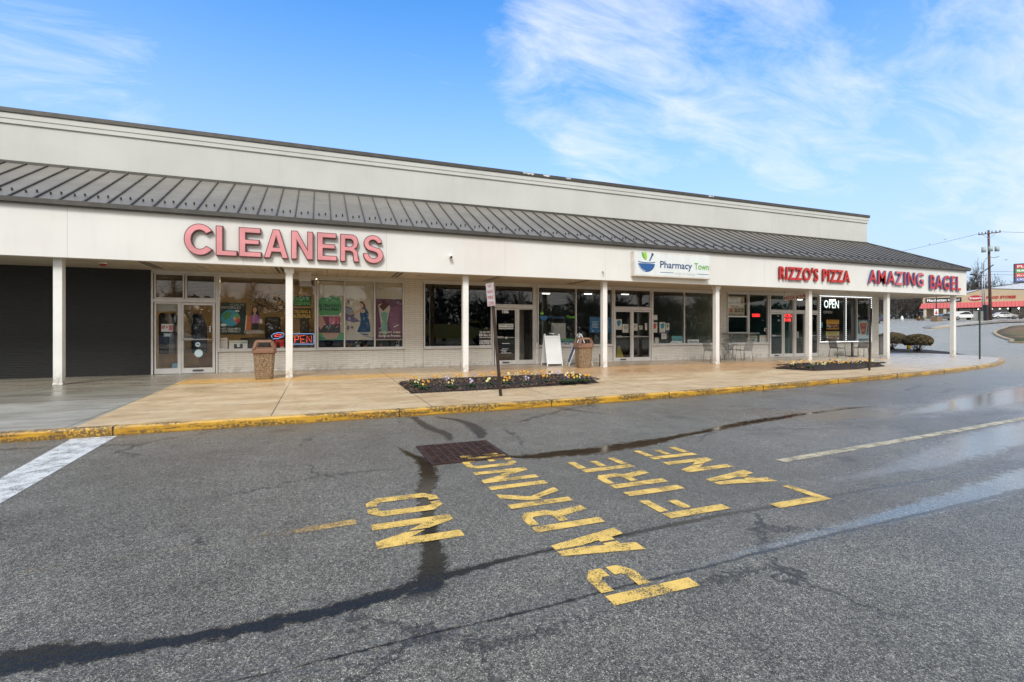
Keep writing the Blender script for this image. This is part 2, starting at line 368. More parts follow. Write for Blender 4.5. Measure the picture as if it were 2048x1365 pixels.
def stucco(name, c, var=.08, streak=.12, bump=.25, rough=.75, bs=45, joint=0):
    m, t, b, o = newmat(name); k = T(t)
    P = k.pos(); X, Y, Z = k.xyz(P)
    n1 = k.noise(.5, 5, .6); n2 = k.noise(1., 5, .65, k.vec(k.m('MULTIPLY', X, 3.5), k.m('MULTIPLY', Y, 3.5), k.m('MULTIPLY', Z, .35)))
    n3 = k.noise(bs, 4, .7)
    colr = k.mix(k.map(n1, .3, .7), tuple(x*(1-var) for x in c), tuple(min(1, x*(1+var)) for x in c))
    colr = k.mix(k.m('MULTIPLY', k.map(n2, .5, .8), streak*2), colr, tuple(x*.62 for x in c))
    if joint:
        jf = k.m('FRACT', k.m('DIVIDE', k.m('ADD', X, 100.7), joint)); colr = k.mix(k.m('MULTIPLY', k.m('LESS_THAN', jf, .0035), .35), colr, (.2, .19, .17))
        fd = k.noise(.28, 3, .5); colr = k.mix(k.m('MULTIPLY', k.map(fd, .5, .68), .22), colr, (.60, .50, .47))
    k.l(colr, b.inputs['Base Color']); b.inputs['Roughness'].default_value = rough; b.inputs['Specular IOR Level'].default_value = .3
    k.l(k.bump(n3, bump, .008), b.inputs['Normal'])
    return m
M_FASCIA = stucco('cream_stucco_fascia', (.68, .675, .65), .04, .07, joint=3.66)
M_PARA = stucco('grey_cream_stucco', (.53, .535, .505), .05, .09)
M_DARKW = stucco('charcoal_painted_block', (.017, .018, .017), .2, .05, .6, .6, 26); M_DARKW = brick('charcoal_painted_brick', (.010, .0105, .010), (.0125, .013, .0125), (.007, .007, .007), 1., .7)
M_TRIM = mat('cream_trim_paint', (.62, .59, .55), .5)
def colm():
    m, t, b, o = newmat('white_column_paint'); k = T(t); X, Y, Z = k.xyz(); n = k.noise(7, 5, .7); n2 = k.noise(2, 4, .6)
    c = k.mix(k.map(n2, .3, .7), (.69, .685, .66), (.76, .755, .73)); d = k.m('MULTIPLY', k.map(Z, .55, .13), k.map(n, .40, .62)); c = k.mix(k.m('MULTIPLY', d, .65), c, (.24, .19, .14)); k.l(c, b.inputs['Base Color']); b.inputs['Roughness'].default_value = .45; k.l(k.bump(n2, .15, .01), b.inputs['Normal']); return m
M_COLUMN = colm()
M_ROOF = mat('brown_standing_seam_metal', (.205, .19, .165), .42, .12, .5, var=.10, vscale=.8)
M_RIB = mat('dark_bronze_metal', (.075, .07, .062), .4, .4, .5, var=.15)
M_ALU = mat('white_aluminium_frame', (.60, .585, .56), .4, .25, .5, var=.06)
M_ALUD = mat('dull_aluminium', (.36, .355, .34), .35, .6, .5)
M_BLACK = mat('flat_black', (.012, .012, .012), .5)
M_DKGREY = mat('dark_grey_plastic', (.05, .05, .052), .5)
M_WHITE = mat('white_card', (.78, .78, .76), .6, var=.04)
def soffit():
    m, t, b, o = newmat('soffit_boards'); k = T(t)
    P = k.pos(); X, Y, Z = k.xyz(P)
    fr = k.m('FRACT', k.m('DIVIDE', k.m('ADD', X, 100), .30))
    g = k.m('LESS_THAN', fr, .05)
    n1 = k.noise(1.2, 5, .6)
    c = k.mix(k.map(n1, .3, .7), (.46, .41, .33), (.56, .50, .41))
    c = k.mix(k.m('MULTIPLY', g, k.m('MULTIPLY', k.map(X, 2.2, 1.8, .25, .8), k.m('GREATER_THAN', X, -4.3))), c, (.12, .10, .08))
    k.l(c, b.inputs['Base Color']); b.inputs['Roughness'].default_value = .6
    return m
M_SOFF = soffit()
def glass(name, tint=.62, ior=1.5, boost=1.0):
    m = bpy.data.materials.new(name); m.use_nodes = True; t = m.node_tree; t.nodes.clear(); k = T(t)
    o = k.n('ShaderNodeOutputMaterial'); tr = k.n('ShaderNodeBsdfTransparent'); gl = k.n('ShaderNodeBsdfGlossy'); mx = k.n('ShaderNodeMixShader')
    tr.inputs[0].default_value = (tint, tint*1.0, tint*.98, 1); gl.inputs['Roughness'].default_value = .0
    gm = k.n('ShaderNodeNewGeometry'); dt = k.n('ShaderNodeVectorMath', operation='DOT_PRODUCT'); k.l(gm.outputs['Normal'], dt.inputs[0]); k.l(gm.outputs['Incoming'], dt.inputs[1])
    c_ = k.m('SUBTRACT', 1, k.m('ABSOLUTE', dt.outputs['Value']))
    f = k.m('MULTIPLY', k.m('MULTIPLY_ADD', k.m('POWER', c_, 5), .95, .05), boost, clamp=True)
    k.l(k.bump(k.noise(.8, 2), .02, .05), gl.inputs['Normal'])
    k.l(f, mx.inputs[0]); k.l(tr.outputs[0], mx.inputs[1]); k.l(gl.outputs[0], mx.inputs[2]); k.l(mx.outputs[0], o.inputs[0])
    return m
M_GLASS = glass('shop_window_glass', .95, 1.5, 1.0)
M_GLASSD = glass('tinted_window_glass', .74, 1.5, 1.3)
def emis(name, c, s):
    return mat(name, (0.02, 0.02, 0.02), .5, emit=c, es=s, var=0)

# ------------------------------------------------------------------ mesh builder
class MB:
    def __init__(s): s.v = []; s.f = []; s.mi = []; s.ms = []; s.sm = []
    def mid(s, m):
        if m not in s.ms: s.ms.append(m)
        return s.ms.index(m)
    def add(s, vs, fs, m, smooth=False):
        o = len(s.v); s.v += [tuple(v) for v in vs]; i = s.mid(m)
        for f in fs: s.f.append(tuple(o+a for a in f)); s.mi.append(i); s.sm.append(smooth)
        return s
    def box(s, x0, y0, z0, x1, y1, z1, m, bev=0.0):
        if x0 > x1: x0, x1 = x1, x0
        if y0 > y1: y0, y1 = y1, y0
        if z0 > z1: z0, z1 = z1, z0
        b = min(bev, (x1-x0)/2.1, (y1-y0)/2.1, (z1-z0)/2.1)
        if b <= 0:
            vs = [(x, y, z) for z in (z0, z1) for y in (y0, y1) for x in (x0, x1)]
            return s.add(vs, [(0, 2, 3, 1), (4, 5, 7, 6), (0, 1, 5, 4), (2, 6, 7, 3), (0, 4, 6, 2), (1, 3, 7, 5)], m)
        # chamfered vertical edges and top
        P = [(x0+b, y0), (x1-b, y0), (x1, y0+b), (x1, y1-b), (x1-b, y1), (x0+b, y1), (x0, y1-b), (x0, y0+b)]
        cxx, cyy = (x0+x1)/2, (y0+y1)/2
        Q = [(cxx+(x-cxx)*(1-2*b/(x1-x0)), cyy+(y-cyy)*(1-2*b/(y1-y0))) for x, y in P]
        rings = [[(x, y, z0) for x, y in Q], [(x, y, z0+b) for x, y in P], [(x, y, z1-b) for x, y in P], [(x, y, z1) for x, y in Q]]
        return s.loft(rings, m)
    def loft(s, rings, m, cap=True, smooth=False, closed=True):
        n = len(rings[0]); vs = [p for r in rings for p in r]; fs = []
        for i in range(len(rings)-1):
            for j in range(n if closed else n-1):
                a, b = i*n+j, i*n+(j+1) % n; fs.append((a, b, b+n, a+n))
        if cap: fs.append(tuple(range(n-1, -1, -1))); fs.append(tuple((len(rings)-1)*n+j for j in range(n)))
        return s.add(vs, fs, m, smooth)
    def tube(s, pts, rad, m, n=8, cap=True, smooth=True):
        pts = [Vector(p) for p in pts]
        if isinstance(rad, (int, float)): rad = [rad]*len(pts)
        rings = []
        for i, p in enumerate(pts):
            d = (pts[min(i+1, len(pts)-1)]-pts[max(i-1, 0)]).normalized()
            a = Vector((0, 0, 1)) if abs(d.z) < .9 else Vector((1, 0, 0))
            u = d.cross(a).normalized(); v = d.cross(u)
            rings.append([tuple(p+(u*math.cos(2*PI*j/n)+v*math.sin(2*PI*j/n))*rad[i]) for j in range(n)])
        return s.loft(rings, m, cap, smooth)
    def bar(s, p, q, w, h, m):
        p, q = Vector(p), Vector(q); d = (q-p).normalized()
        a = Vector((0, 0, 1)) if abs(d.z) < .95 else Vector((0, 1, 0))
        u = d.cross(a).normalized(); v = u.cross(d).normalized()
        R_ = [[tuple(c+u*sx*w/2+v*sy*h/2) for sx, sy in ((-1, -1), (1, -1), (1, 1), (-1, 1))] for c in (p, q)]
        return s.loft(R_, m)
    def quad(s, a, b, c, d, m): return s.add([a, b, c, d], [(0, 1, 2, 3)], m)
    def poly(s, pts, m): return s.add(pts, [tuple(range(len(pts)))], m)
    def prism(s, pts, z0, z1, m, m2=None):
        n = len(pts); vs = [(x, y, z0) for x, y in pts]+[(x, y, z1) for x, y in pts]
        s.add(vs, [tuple(range(n, 2*n))], m); s.add(vs, [(i, (i+1) % n, (i+1) % n+n, i+n) for i in range(n)]+[tuple(range(n-1, -1, -1))], m2 or m); return s
    def fxz(s, pts, y, m, th=0.0):
        """flat figure in the plane of the shop front (x,z points), facing the street"""
        A = sum(pts[i][0]*pts[(i+1) % len(pts)][1]-pts[(i+1) % len(pts)][0]*pts[i][1] for i in range(len(pts)))
        if A < 0: pts = pts[::-1]
        if th <= 0: return s.poly([(x, y, z) for x, z in pts], m)
        n = len(pts)
        return s.add([(x, y, z) for x, z in pts]+[(x, y+th, z) for x, z in pts], [tuple(range(n)), tuple(range(2*n-1, n-1, -1))]+[(i, i+n, (i+1) % n+n, (i+1) % n) for i in range(n)], m)
    def rxz(s, x0, x1, z0, z1, y, m, th=0.0): return s.fxz([(x0, z0), (x1, z0), (x1, z1), (x0, z1)], y, m, th)
    def exz(s, cx, cz, rx, rz, y, m, n=20, th=0.0, a0=0, a1=360):
        return s.fxz([(cx+rx*math.cos(R(a0+(a1-a0)*i/n)), cz+rz*math.sin(R(a0+(a1-a0)*i/n))) for i in range(n if a1-a0 == 360 else n+1)], y, m, th)
    def sphere(s, c, r, m, nu=10, nv=6, sz=None, smooth=True):
        sz = sz or (1, 1, 1); vs = []; fs = []
        for i in range(nv+1):
            for j in range(nu):
                t_, p_ = PI*i/nv, 2*PI*j/nu
                vs.append((c[0]+r*sz[0]*math.sin(t_)*math.cos(p_), c[1]+r*sz[1]*math.sin(t_)*math.sin(p_), c[2]+r*sz[2]*math.cos(t_)))
        for i in range(nv):
            for j in range(nu):
                a = i*nu+j; b = i*nu+(j+1) % nu; fs.append((a, a+nu, b+nu, b))
        return s.add(vs, fs, m, smooth)
    def mesh(s, me, m, f=None):
        o = [tuple(f(v.co) if f else v.co) for v in me.vertices]
        return s.add(o, [tuple(p.vertices) for p in me.polygons], m)
    def text(s, txt, x0, x1, z0, z1, y, m, off=.0, depth=0.0, res=2):
        for g in glyphs(txt, off, depth, res):
            bx = g['b']
            fx = (x1-x0)/max(1e-6, bx[1]-bx[0]); fz = (z1-z0)/max(1e-6, bx[3]-bx[2])
            s.add([(x0+(v[0]-bx[0])*fx, y-v[2], z0+(v[1]-bx[2])*fz) for v in g['v']], g['f'], m)
        return s
    def build(s, name, parent=None, loc=None, rot=None):
        me = bpy.data.meshes.new(name); me.from_pydata(s.v, [], s.f)
        for m in s.ms: me.materials.append(m)
        me.polygons.foreach_set('material_index', s.mi); me.polygons.foreach_set('use_smooth', s.sm); me.update()
        o = bpy.data.objects.new(name, me); col.objects.link(o)
        if parent: o.parent = parent
        if loc: o.location = loc
        if rot is not None: o.rotation_euler = (0, 0, rot) if isinstance(rot, (int, float)) else rot
        return o
_gc = {}
def glyphs(txt, off=0., depth=0., res=2, split=False):
    """outline text turned into mesh; one entry, or one per letter"""
    key = (txt, off, depth, res, split)
    if key in _gc: return _gc[key]
    cu = bpy.data.curves.new('t', 'FONT'); cu.body = txt; cu.size = 1; cu.offset = off; cu.extrude = depth/2; cu.resolution_u = res; cu.space_character = 1.14 if split else 1; cu.fill_mode = 'BOTH' if depth > 0 else 'FRONT'
    ob = bpy.data.objects.new('t', cu); me = bpy.data.meshes.new_from_object(ob)
    V = [(v.co.x, v.co.y, v.co.z+depth/2) for v in me.vertices]; F = [tuple(p.vertices) for p in me.polygons]
    bpy.data.objects.remove(ob); bpy.data.curves.remove(cu); bpy.data.meshes.remove(me)
    bx = (min(v[0] for v in V), max(v[0] for v in V), min(v[1] for v in V), max(v[1] for v in V))
    if not split: r = [dict(v=V, f=F, b=bx)]
    else:
        # weld by position, then group connected faces
        idx = {}; par = []
        def find(a):
            while par[a] != a: par[a] = par[par[a]]; a = par[a]
            return a
        vid = []
        for v in V:
            q = (round(v[0], 4), round(v[1], 4))
            if q not in idx: idx[q] = len(par); par.append(len(par))
            vid.append(idx[q])
        for f in F:
            for a in f[1:]:
                ra, rb = find(vid[f[0]]), find(vid[a])
                if ra != rb: par[ra] = rb
        gr = {}
        for f in F: gr.setdefault(find(vid[f[0]]), []).append(f)
        r = []
        for fs in gr.values():
            used = sorted({a for f in fs for a in f}); mp_ = {a: i for i, a in enumerate(used)}
            r.append(dict(v=[V[a] for a in used], f=[tuple(mp_[a] for a in f) for f in fs], b=bx))
        r.sort(key=lambda g: min(v[0] for v in g['v']))
    _gc[key] = r
    return r

def tag(o, label=None, cat=None, group=None, kind=None):
    if label: o['label'] = label
    if cat: o['category'] = cat
    if group: o['group'] = group
    if kind: o['kind'] = kind
    return o
def empty(name, loc=(0, 0, 0), rz=0, label=None, cat=None, group=None):
    o = bpy.data.objects.new(name, None); col.objects.link(o); o.location = loc; o.rotation_euler = (0, 0, rz); o.empty_display_size = .2
    return tag(o, label, cat, group)
def copy_tree(o, loc=None, rz=None, label=None, parent=None):
    c = o.copy(); col.objects.link(c)
    if parent: c.parent = parent
    if loc is not None: c.location = loc
    if rz is not None: c.rotation_euler = (0, 0, rz)
    if label: c['label'] = label
    for ch in o.children: copy_tree(ch, parent=c)
    return c
# ================================================================== GROUND
YW = 17.40                                     # plane of the shop fronts
ZS = .12                                       # top of the pavement
def grid(x0, x1, nx, y0, y1, ny, dz, m, name):
    mb = MB(); vs = []; fs = []
    for j in range(ny+1):
        for i in range(nx+1):
            x = x0+(x1-x0)*i/nx; y = y0+(y1-y0)*j/ny; vs.append((x, y, rise(x, y)+dz))
    for j in range(ny):
        for i in range(nx):
            a = j*(nx+1)+i; fs.append((a, a+1, a+nx+2, a+nx+1))
    mb.add(vs, fs, m, True); return tag(mb.build(name), kind='structure')
M_EARTH = mat('winter_grass_earth', (.10, .11, .05), .9, vscale=.3, var=.3, bump=.3, bscale=4)
grid(-1500, 1500, 150, -1500, 1500, 150, -.12, M_EARTH, 'ground')
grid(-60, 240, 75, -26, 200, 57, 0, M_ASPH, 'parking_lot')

KP = [(-16, 8.15), (-3.78, 8.19), (1.24, 8.245), (4.05, 8.30), (6.86, 8.47), (9.79, 8.75), (12.9, 9.12), (18.9, 9.95), (24.2, 11.05), (27.7, 12.25), (29.9, 13.3), (31.2, 14.7), (31.75, 16.4), (31.2, 17.9), (29.6, 18.9)]
def crom(P, n=8, closed=False):
    o = []; m = len(P)
    for i in range(m if closed else m-1):
        if closed: a, b, c, d = P[(i-1) % m], P[i], P[(i+1) % m], P[(i+2) % m]
        else: a, b, c, d = P[max(i-1, 0)], P[i], P[i+1], P[min(i+2, m-1)]
        for j in range(n):
            t = j/n
            o.append(tuple(.5*((2*b[q])+(-a[q]+c[q])*t+(2*a[q]-5*b[q]+4*c[q]-d[q])*t*t+(-a[q]+3*b[q]-3*c[q]+d[q])*t**3) for q in range(len(b))))
    if not closed: o.append(P[-1])
    return o
KC = crom(KP, 6)
def offs(P, d, closed=False):
    o = []
    for i, p in enumerate(P):
        a = P[(i-1) % len(P)] if closed else P[max(i-1, 0)]; b = P[(i+1) % len(P)] if closed else P[min(i+1, len(P)-1)]
        tx, ty = b[0]-a[0], b[1]-a[1]; l = math.hypot(tx, ty) or 1
        o.append((p[0]-ty/l*d, p[1]+tx/l*d)+tuple(p[2:]))
    return o
def kerb(P, name, m, h=.12, wd=.16, base=None, closed=False):
    mb = MB(); Q = offs(P, wd, closed); Q2 = offs(P, .02, closed)
    zb = [(base(*p[:2]) if base else 0) for p in P]
    rings = [[(p[0], p[1], z-.05), (p[0]*.85+q2[0]*.15, p[1]*.85+q2[1]*.15, z+h-.02), (q2[0], q2[1], z+h+.003), (q[0], q[1], z+h+.003), (q[0], q[1], z-.05)] for p, q, q2, z in zip(P, Q, Q2, zb)]
    if closed: rings.append(rings[0])
    mb.loft(rings, m, cap=False)
    return tag(mb.build(name), kind='structure')
kerb(KC, 'kerb', M_KERB)
inner = offs(KC, .15)
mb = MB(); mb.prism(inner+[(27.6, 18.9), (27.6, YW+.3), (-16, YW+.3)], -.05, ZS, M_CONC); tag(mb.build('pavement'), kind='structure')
# joints and chips in the kerb stones
mb = MB()
M_JOINT = mat('kerb_joint', (.035, .02, .015), .8, var=0)
for jx in (-2.62, 1.22, 4.02, 6.84, 9.8, 12.9, 16.0, 19.2, 22.3):
    y = None
    for a, b in zip(KC, KC[1:]):
        if a[0] <= jx <= b[0]: y = a[1]+(b[1]-a[1])*(jx-a[0])/(b[0]-a[0]); break
    mb.box(jx-.006, y-.004, -.01, jx+.006, y+.165, .1265, M_JOINT)
tag(mb.build('kerb_joints'), kind='structure')

# painted markings ---------------------------------------------------
M_YEL = paint('worn_yellow_paint', (.86, .56, .13), .415)
M_YEL2 = paint('faded_yellow_line', (.62, .40, .13), fadeX=(-.55, .15, .60, .42))
M_YEL3 = paint('pale_yellow_line', (.58, .50, .32), fadeX=(4.7, 12, .43, .42))
M_WHT = paint('worn_white_paint', (.70, .70, .66), .405)
M_WHT2 = paint('thin_white_road_line', (.60, .60, .58), .45)
# stencil letters: pieces on a 6 wide x 10 high grid
S = 1.55
def q(*p): return list(p)
ST = {
 'N': [q((0,0),(S,0),(S,6.0),(2.8,4.0),(2.8,6.6),(S,10),(0,10)), q((6-S,0),(6,0),(6,10),(6-S,10),(6-S,4.0),(3.15,6.0),(3.15,3.4))],
 'O': [q((0,1.6),(1.4,0),(2.7,0),(2.7,1.4),(1.9,1.4),(S,2),(S,8),(1.9,8.6),(2.7,8.6),(2.7,10),(1.4,10),(0,8.4)), q((6,1.6),(4.6,0),(3.3,0),(3.3,1.4),(4.1,1.4),(6-S,2),(6-S,8),(4.1,8.6),(3.3,8.6),(3.3,10),(4.6,10),(6,8.4))],
 'P': [q((0,0),(S,0),(S,10),(0,10)), q((S+.5,10),(4.6,10),(6,8.9),(6,7.4),(6-S,7.4),(6-S,8.3),(4.1,8.6),(S+.5,8.6)), q((S+.5,4.3),(4.6,4.3),(6,5.4),(6,6.8),(6-S,6.8),(6-S,6),(4.1,5.7),(S+.5,5.7))],
 'A': [q((0,0),(1.8,0),(2.1,1.9),(2.8,1.9),(2.8,3.9),(2.35,3.9),(2.8,6.4),(2.8,10),(1.7,10)), q((6,0),(4.2,0),(3.9,1.9),(3.2,1.9),(3.2,3.9),(3.65,3.9),(3.2,6.4),(3.2,10),(4.3,10))],
 'R': [q((0,0),(S,0),(S,10),(0,10)), q((S+.5,10),(4.6,10),(6,8.9),(6,5.6),(5.2,4.7),(6,0),(6-S,0),(3.5,4.3),(S+.5,4.3),(S+.5,5.6),(4.1,5.6),(6-S,6.1),(6-S,8.2),(4.1,8.6),(S+.5,8.6))],
 'K': [q((0,0),(S,0),(S,10),(0,10)), q((S+.45,4.2),(S+.45,6.0),(4.2,10),(6,10),(3.5,5.4),(6,0),(4.3,0),(2.7,4.3))],
 'I': [q((2.2,0),(3.8,0),(3.8,10),(2.2,10))],
 'G': [q((0,1.6),(1.4,0),(2.7,0),(2.7,1.4),(1.9,1.4),(S,2),(S,8),(1.9,8.6),(4.4,8.6),(4.4,7.4),(6,7.4),(6,8.6),(4.6,10),(1.4,10),(0,8.4)), q((3.3,0),(6,0),(6,4.8),(3.3,4.8),(3.3,3.6),(4.5,3.6),(4.5,1.4),(3.3,1.4))],
 'F': [q((0,0),(S,0),(S,10),(0,10)), q((S+.5,8.5),(6,8.5),(6,10),(S+.5,10)), q((S+.5,4.6),(4.8,4.6),(4.8,6.1),(S+.5,6.1))],
 'E': [q((0,0),(S,0),(S,10),(0,10)), q((S+.5,8.5),(6,8.5),(6,10),(S+.5,10)), q((S+.5,4.4),(5.2,4.4),(5.2,5.8),(S+.5,5.8)), q((S+.5,0),(6,0),(6,1.5),(S+.5,1.5))],
 'L': [q((0,0),(S,0),(S,10),(0,10)), q((S,0),(6,0),(6,1.5),(S,1.5))],
}
ST['L'] = [q((0,0),(6,0),(6,1.5),(S,1.5),(S,10),(0,10))]
def word(txt, X0, X1, Y0, Y1, Z=.005):
    """letters advance along +Y (away from the viewer), their tops point to -X"""
    n = len(txt); adv = [(3.3 if c == 'I' else 7.9) for c in txt]; tot = sum(adv)-1.9; yy = Y0; mb = MB(); kk = (Y1-Y0)/tot
    for c, a in zip(txt, adv):
        for p in ST[c]:
            sh = 2.2 if c == 'I' else 0
            pts = [(X1-v/10*(X1-X0), yy+(u-sh)*kk, Z) for u, v in p]
            A = sum(pts[i][0]*pts[(i+1) % len(pts)][1]-pts[(i+1) % len(pts)][0]*pts[i][1] for i in range(len(pts)))
            if A < 0: pts = pts[::-1]
            mb.poly(pts, M_YEL)
        yy += a*kk
    return tag(mb.build('road_lettering'), kind='structure')
word('NO', .35, .94, 3.33, 4.33)
word('PARKING', 1.43, 1.99, 2.20, 5.26)
word('FIRE', 2.49, 3.08, 3.06, 4.76)
word('LANE', 3.45, 4.05, 2.92, 4.92)
def line(pts, wd, m, name, z=.004, base=None):
    mb = MB(); a = offs(pts, wd/2); b = offs(pts, -wd/2)
    for i in range(len(pts)-1):
        q_ = [b[i], b[i+1], a[i+1], a[i]]
        mb.quad(*[(p[0], p[1], (base(p[0], p[1]) if base else 0)+z) for p in q_], m)
    return tag(mb.build(name), kind='structure')
line([(-2.9, 3.76), (-1.2, 3.80), (.25, 3.87)], .10, M_YEL2, 'faded_lane_line')
line([(4.7, 3.97), (7.5, 4.18), (10.6, 4.44), (18, 5.3), (26, 6.6)], .12, M_YEL3, 'lane_line')
a0, a1, b0, b1 = GP(130, 884), GP(0, 957), GP(228, 876), GP(0, 1008)
def ext(p, q_, t): return (p[0]+(q_[0]-p[0])*t, p[1]+(q_[1]-p[1])*t)
mb = MB(); c0 = ext(a0, a1, 2.2); c1 = ext(b0, b1, 2.0)
mb.poly([(a0[0], 8.17, .004), (c0[0], c0[1], .004), (c1[0], c1[1], .004), (b0[0], 8.17, .004)][::1], M_WHT)
tag(mb.build('white_crossing_stripe'), kind='structure')
def gl(P, wd, m=M_WHT2, name='road_line'): return line(crom([GT(*p)[:2] for p in P], 4), wd, m, name, .012, rise)
gl([(1830, 712.5), (1935, 693), (2047, 676)], .12, name='lane_edge_line')
for P in ([(1794, 671), (1830, 666), (1860, 661)], [(1800, 674), (1850, 668), (1888, 664)], [(1808, 677), (1860, 671.5), (1900, 667)]): gl(P, .16, name='hatched_road_line')
mb = MB()
for cx_, cy_ in ((1806, 656), (1843, 652)):
    x, y, z = GT(cx_, cy_); x2, y2, z2 = GT(cx_+11, cy_-2.2)
    dx, dy = x2-x, y2-y; l = math.hypot(dx, dy); dx /= l; dy /= l
    P = [(-2, -.2), (.6, -.2), (.6, -.7), (2, 0), (.6, .7), (.6, .2), (-2, .2)]
    mb.poly([(x+a*dx-b*dy, y+a*dy+b*dx, rise(x+a*dx-b*dy, y+a*dy+b*dx)+.015) for a, b in P], M_WHT2)
tag(mb.build('painted_road_arrows'), kind='structure')

# drain grate --------------------------------------------------------
M_RUST = mat('rusty_cast_iron', (.06, .03, .022), .55, .4, var=.4, vscale=9, bump=.4, bscale=90)
M_PIT = mat('drain_pit_black', (.004, .004, .004), .9, var=0)
M_SPRAY = paint('paint_overspray', (.80, .52, .10), .50)
gr = empty('drain_grate', (1.10, 5.18, 0), 0, 'rusty square cast iron drain grate set in the wet asphalt near the yellow letters', 'drain grate')
mb = MB(); mb.box(0, 0, .0055, .90, .90, .0065, M_PIT); mb.build('drain_pit', gr)
mb = MB()
for x0 in (0, .86): mb.box(x0, 0, -.02, x0+.04, .90, .014, M_RUST)
for y0 in (0, .86): mb.box(.04, y0, -.02, .86, y0+.04, .013, M_RUST)
mb.build('grate_frame', gr)
mb = MB()
nx_, ny_ = 9, 12
for i in range(nx_+1): mb.box(.045+i*.81/nx_-.010+.0, .042, .007, .045+i*.81/nx_+.010, .858, .0185, M_RUST)
for j in range(ny_+1): mb.box(.043, .045+j*.81/ny_-.012, .0072, .857, .045+j*.81/ny_+.012, .0175, M_RUST)
mb.build('grate_bars', gr)
mb = MB(); mb.box(.42, .03, .0190, .86, .10, .0194, M_SPRAY); mb.box(.36, .12, .0190, .48, .2, .0194, M_SPRAY); mb.box(.62, .14, .0190, .80, .2, .0194, M_SPRAY); mb.build('paint_overspray', gr)

# ================================================================== THE MALL BUILDING
B = empty('strip_mall_building', (0, 0, 0), 0, 'long single storey cream shopping strip with brown metal canopy roof', 'building')
XL = -15.0; XE = 29.80; XP = 26.88; YE = 14.60
ZF0, ZF1 = 3.14, 4.33
mb = MB(); mb.box(XL, 17.46, 3.3, XP, 17.80, 7.34, M_PARA)                # parapet wall above the shops
mb.box(XP-.3, 17.80, 3.3, XP-.004, 45, 7.338, M_PARA); mb.build('parapet', B)
mb = MB(); mb.box(XL, 17.415, 7.05, XP+.045, 17.46, 7.18, M_PARA); mb.box(XL, 17.395, 7.18, XP+.065, 17.46, 7.33, M_PARA); mb.box(XP, 17.46, 7.18, XP+.063, 45, 7.328, M_PARA)
mb.build('cornice', B)
mb = MB(); mb.box(XL, 17.36, 7.33, XP+.10, 17.83, 7.46, M_RIB, .01); mb.box(XP-.33, 17.83, 7.33, XP+.10, 45, 7.458, M_RIB)
cp = mb.build('coping', B)
M_PEEL = mat('bare_metal_scuff', (.62, .62, .62), .5)
for (p0, p1, py) in ((1045, 1069, 350), (1086, 1101, 355), (1131, 1143, 360), (1417, 1428, 395)):
    x0, x1 = FX(p0, 17.36), FX(p1, 17.36); z0, z1 = 7.35, 7.45
    mb = MB(); P = []
    n = 9
    for i in range(n+1): P.append((x0+(x1-x0)*i/n, z1-.005-random.random()*.012))
    for i in range(n, -1, -1): P.append((x0+(x1-x0)*(.12+.76*i/n), z0+.02+random.random()*.055))
    mb.fxz(P, 17.356, M_PEEL); mb.build('peeled_paint_patch', cp)
# flat roof behind the parapet
mb = MB(); mb.box(XL, 17.80, 6.6, XP-.3, 45, 6.8, M_DKGREY); mb.box(XL, 44.9, 0, 27.6, 45.2, 6.6, M_PARA); mb.build('flat_roof', B)
# canopy: fascia, soffit, metal roof
mb = MB(); mb.box(XL, YE, ZF0, XE, YE+.20, ZF1, M_FASCIA); mb.box(XE-.20, YE+.20, ZF0, XE-.001, 40, ZF1-.001, M_FASCIA)
mb.build('fascia', B)
mb = MB(); mb.box(XL, YE+.20, 3.20, XE-.20, YW+.05, 3.24, M_SOFF); mb.box(27.66, YW+.05, 3.20, XE-.20, 40, 3.241, M_SOFF); so = mb.build('soffit', B)
mb = MB(); mb.box(XL, YE-.10, ZF1, XE+.10, YE+.25, ZF1+.05, M_RIB); mb.box(XL, YE-.13, ZF1+.02, XE+.13, YE-.10, ZF1+.13, M_RIB); mb.box(XE+.10, YE-.10, ZF1+.02, XE+.13, 40, ZF1+.129, M_RIB); mb.build('gutter_trim', B)
# sloping roof
ya, za, yb, zb = YE-.10, ZF1+.10, 17.46, 5.99
sl = (zb-za)/(yb-ya)
mb = MB()
hx = XE+.10; tx = XP
mb.poly([(XL, ya, za), (hx, ya, za), (tx, yb, zb), (XL, yb, zb)], M_ROOF)
mb.poly([(hx, ya, za), (hx, 40, za), (tx, 40, zb), (tx, yb, zb)], M_ROOF)
x = XL+.2
while x < hx:
    ytop = yb if x < tx else yb-(x-tx)*(yb-ya)/(hx-tx)
    if ytop-ya > .15:
        ztop = za+(ytop-ya)*sl
        mb.bar((x, ya-.01, za+.014), (x, ytop, ztop+.014), .028, .045, M_RIB)
    x += .457
y = ya+.4
while y < 40:
    xt = tx if y > yb else hx-(y-ya)*(hx-tx)/(yb-ya)
    zt = za+(hx-xt)*(zb-za)/(hx-tx)
    if hx-xt > .15: mb.bar((hx, y, za+.015), (xt, y, zt+.015), .028, .045, M_RIB)
    y += .457
mb.bar((hx+.01, ya-.01, za+.02), (tx, yb, zb+.02), .09, .05, M_RIB)
mb.build('metal_roof', B)
mb = MB(); mb.box(XL, 17.40, zb-.03, XP+.02, 17.46, zb+.05, M_RIB); mb.build('roof_flashing', B)
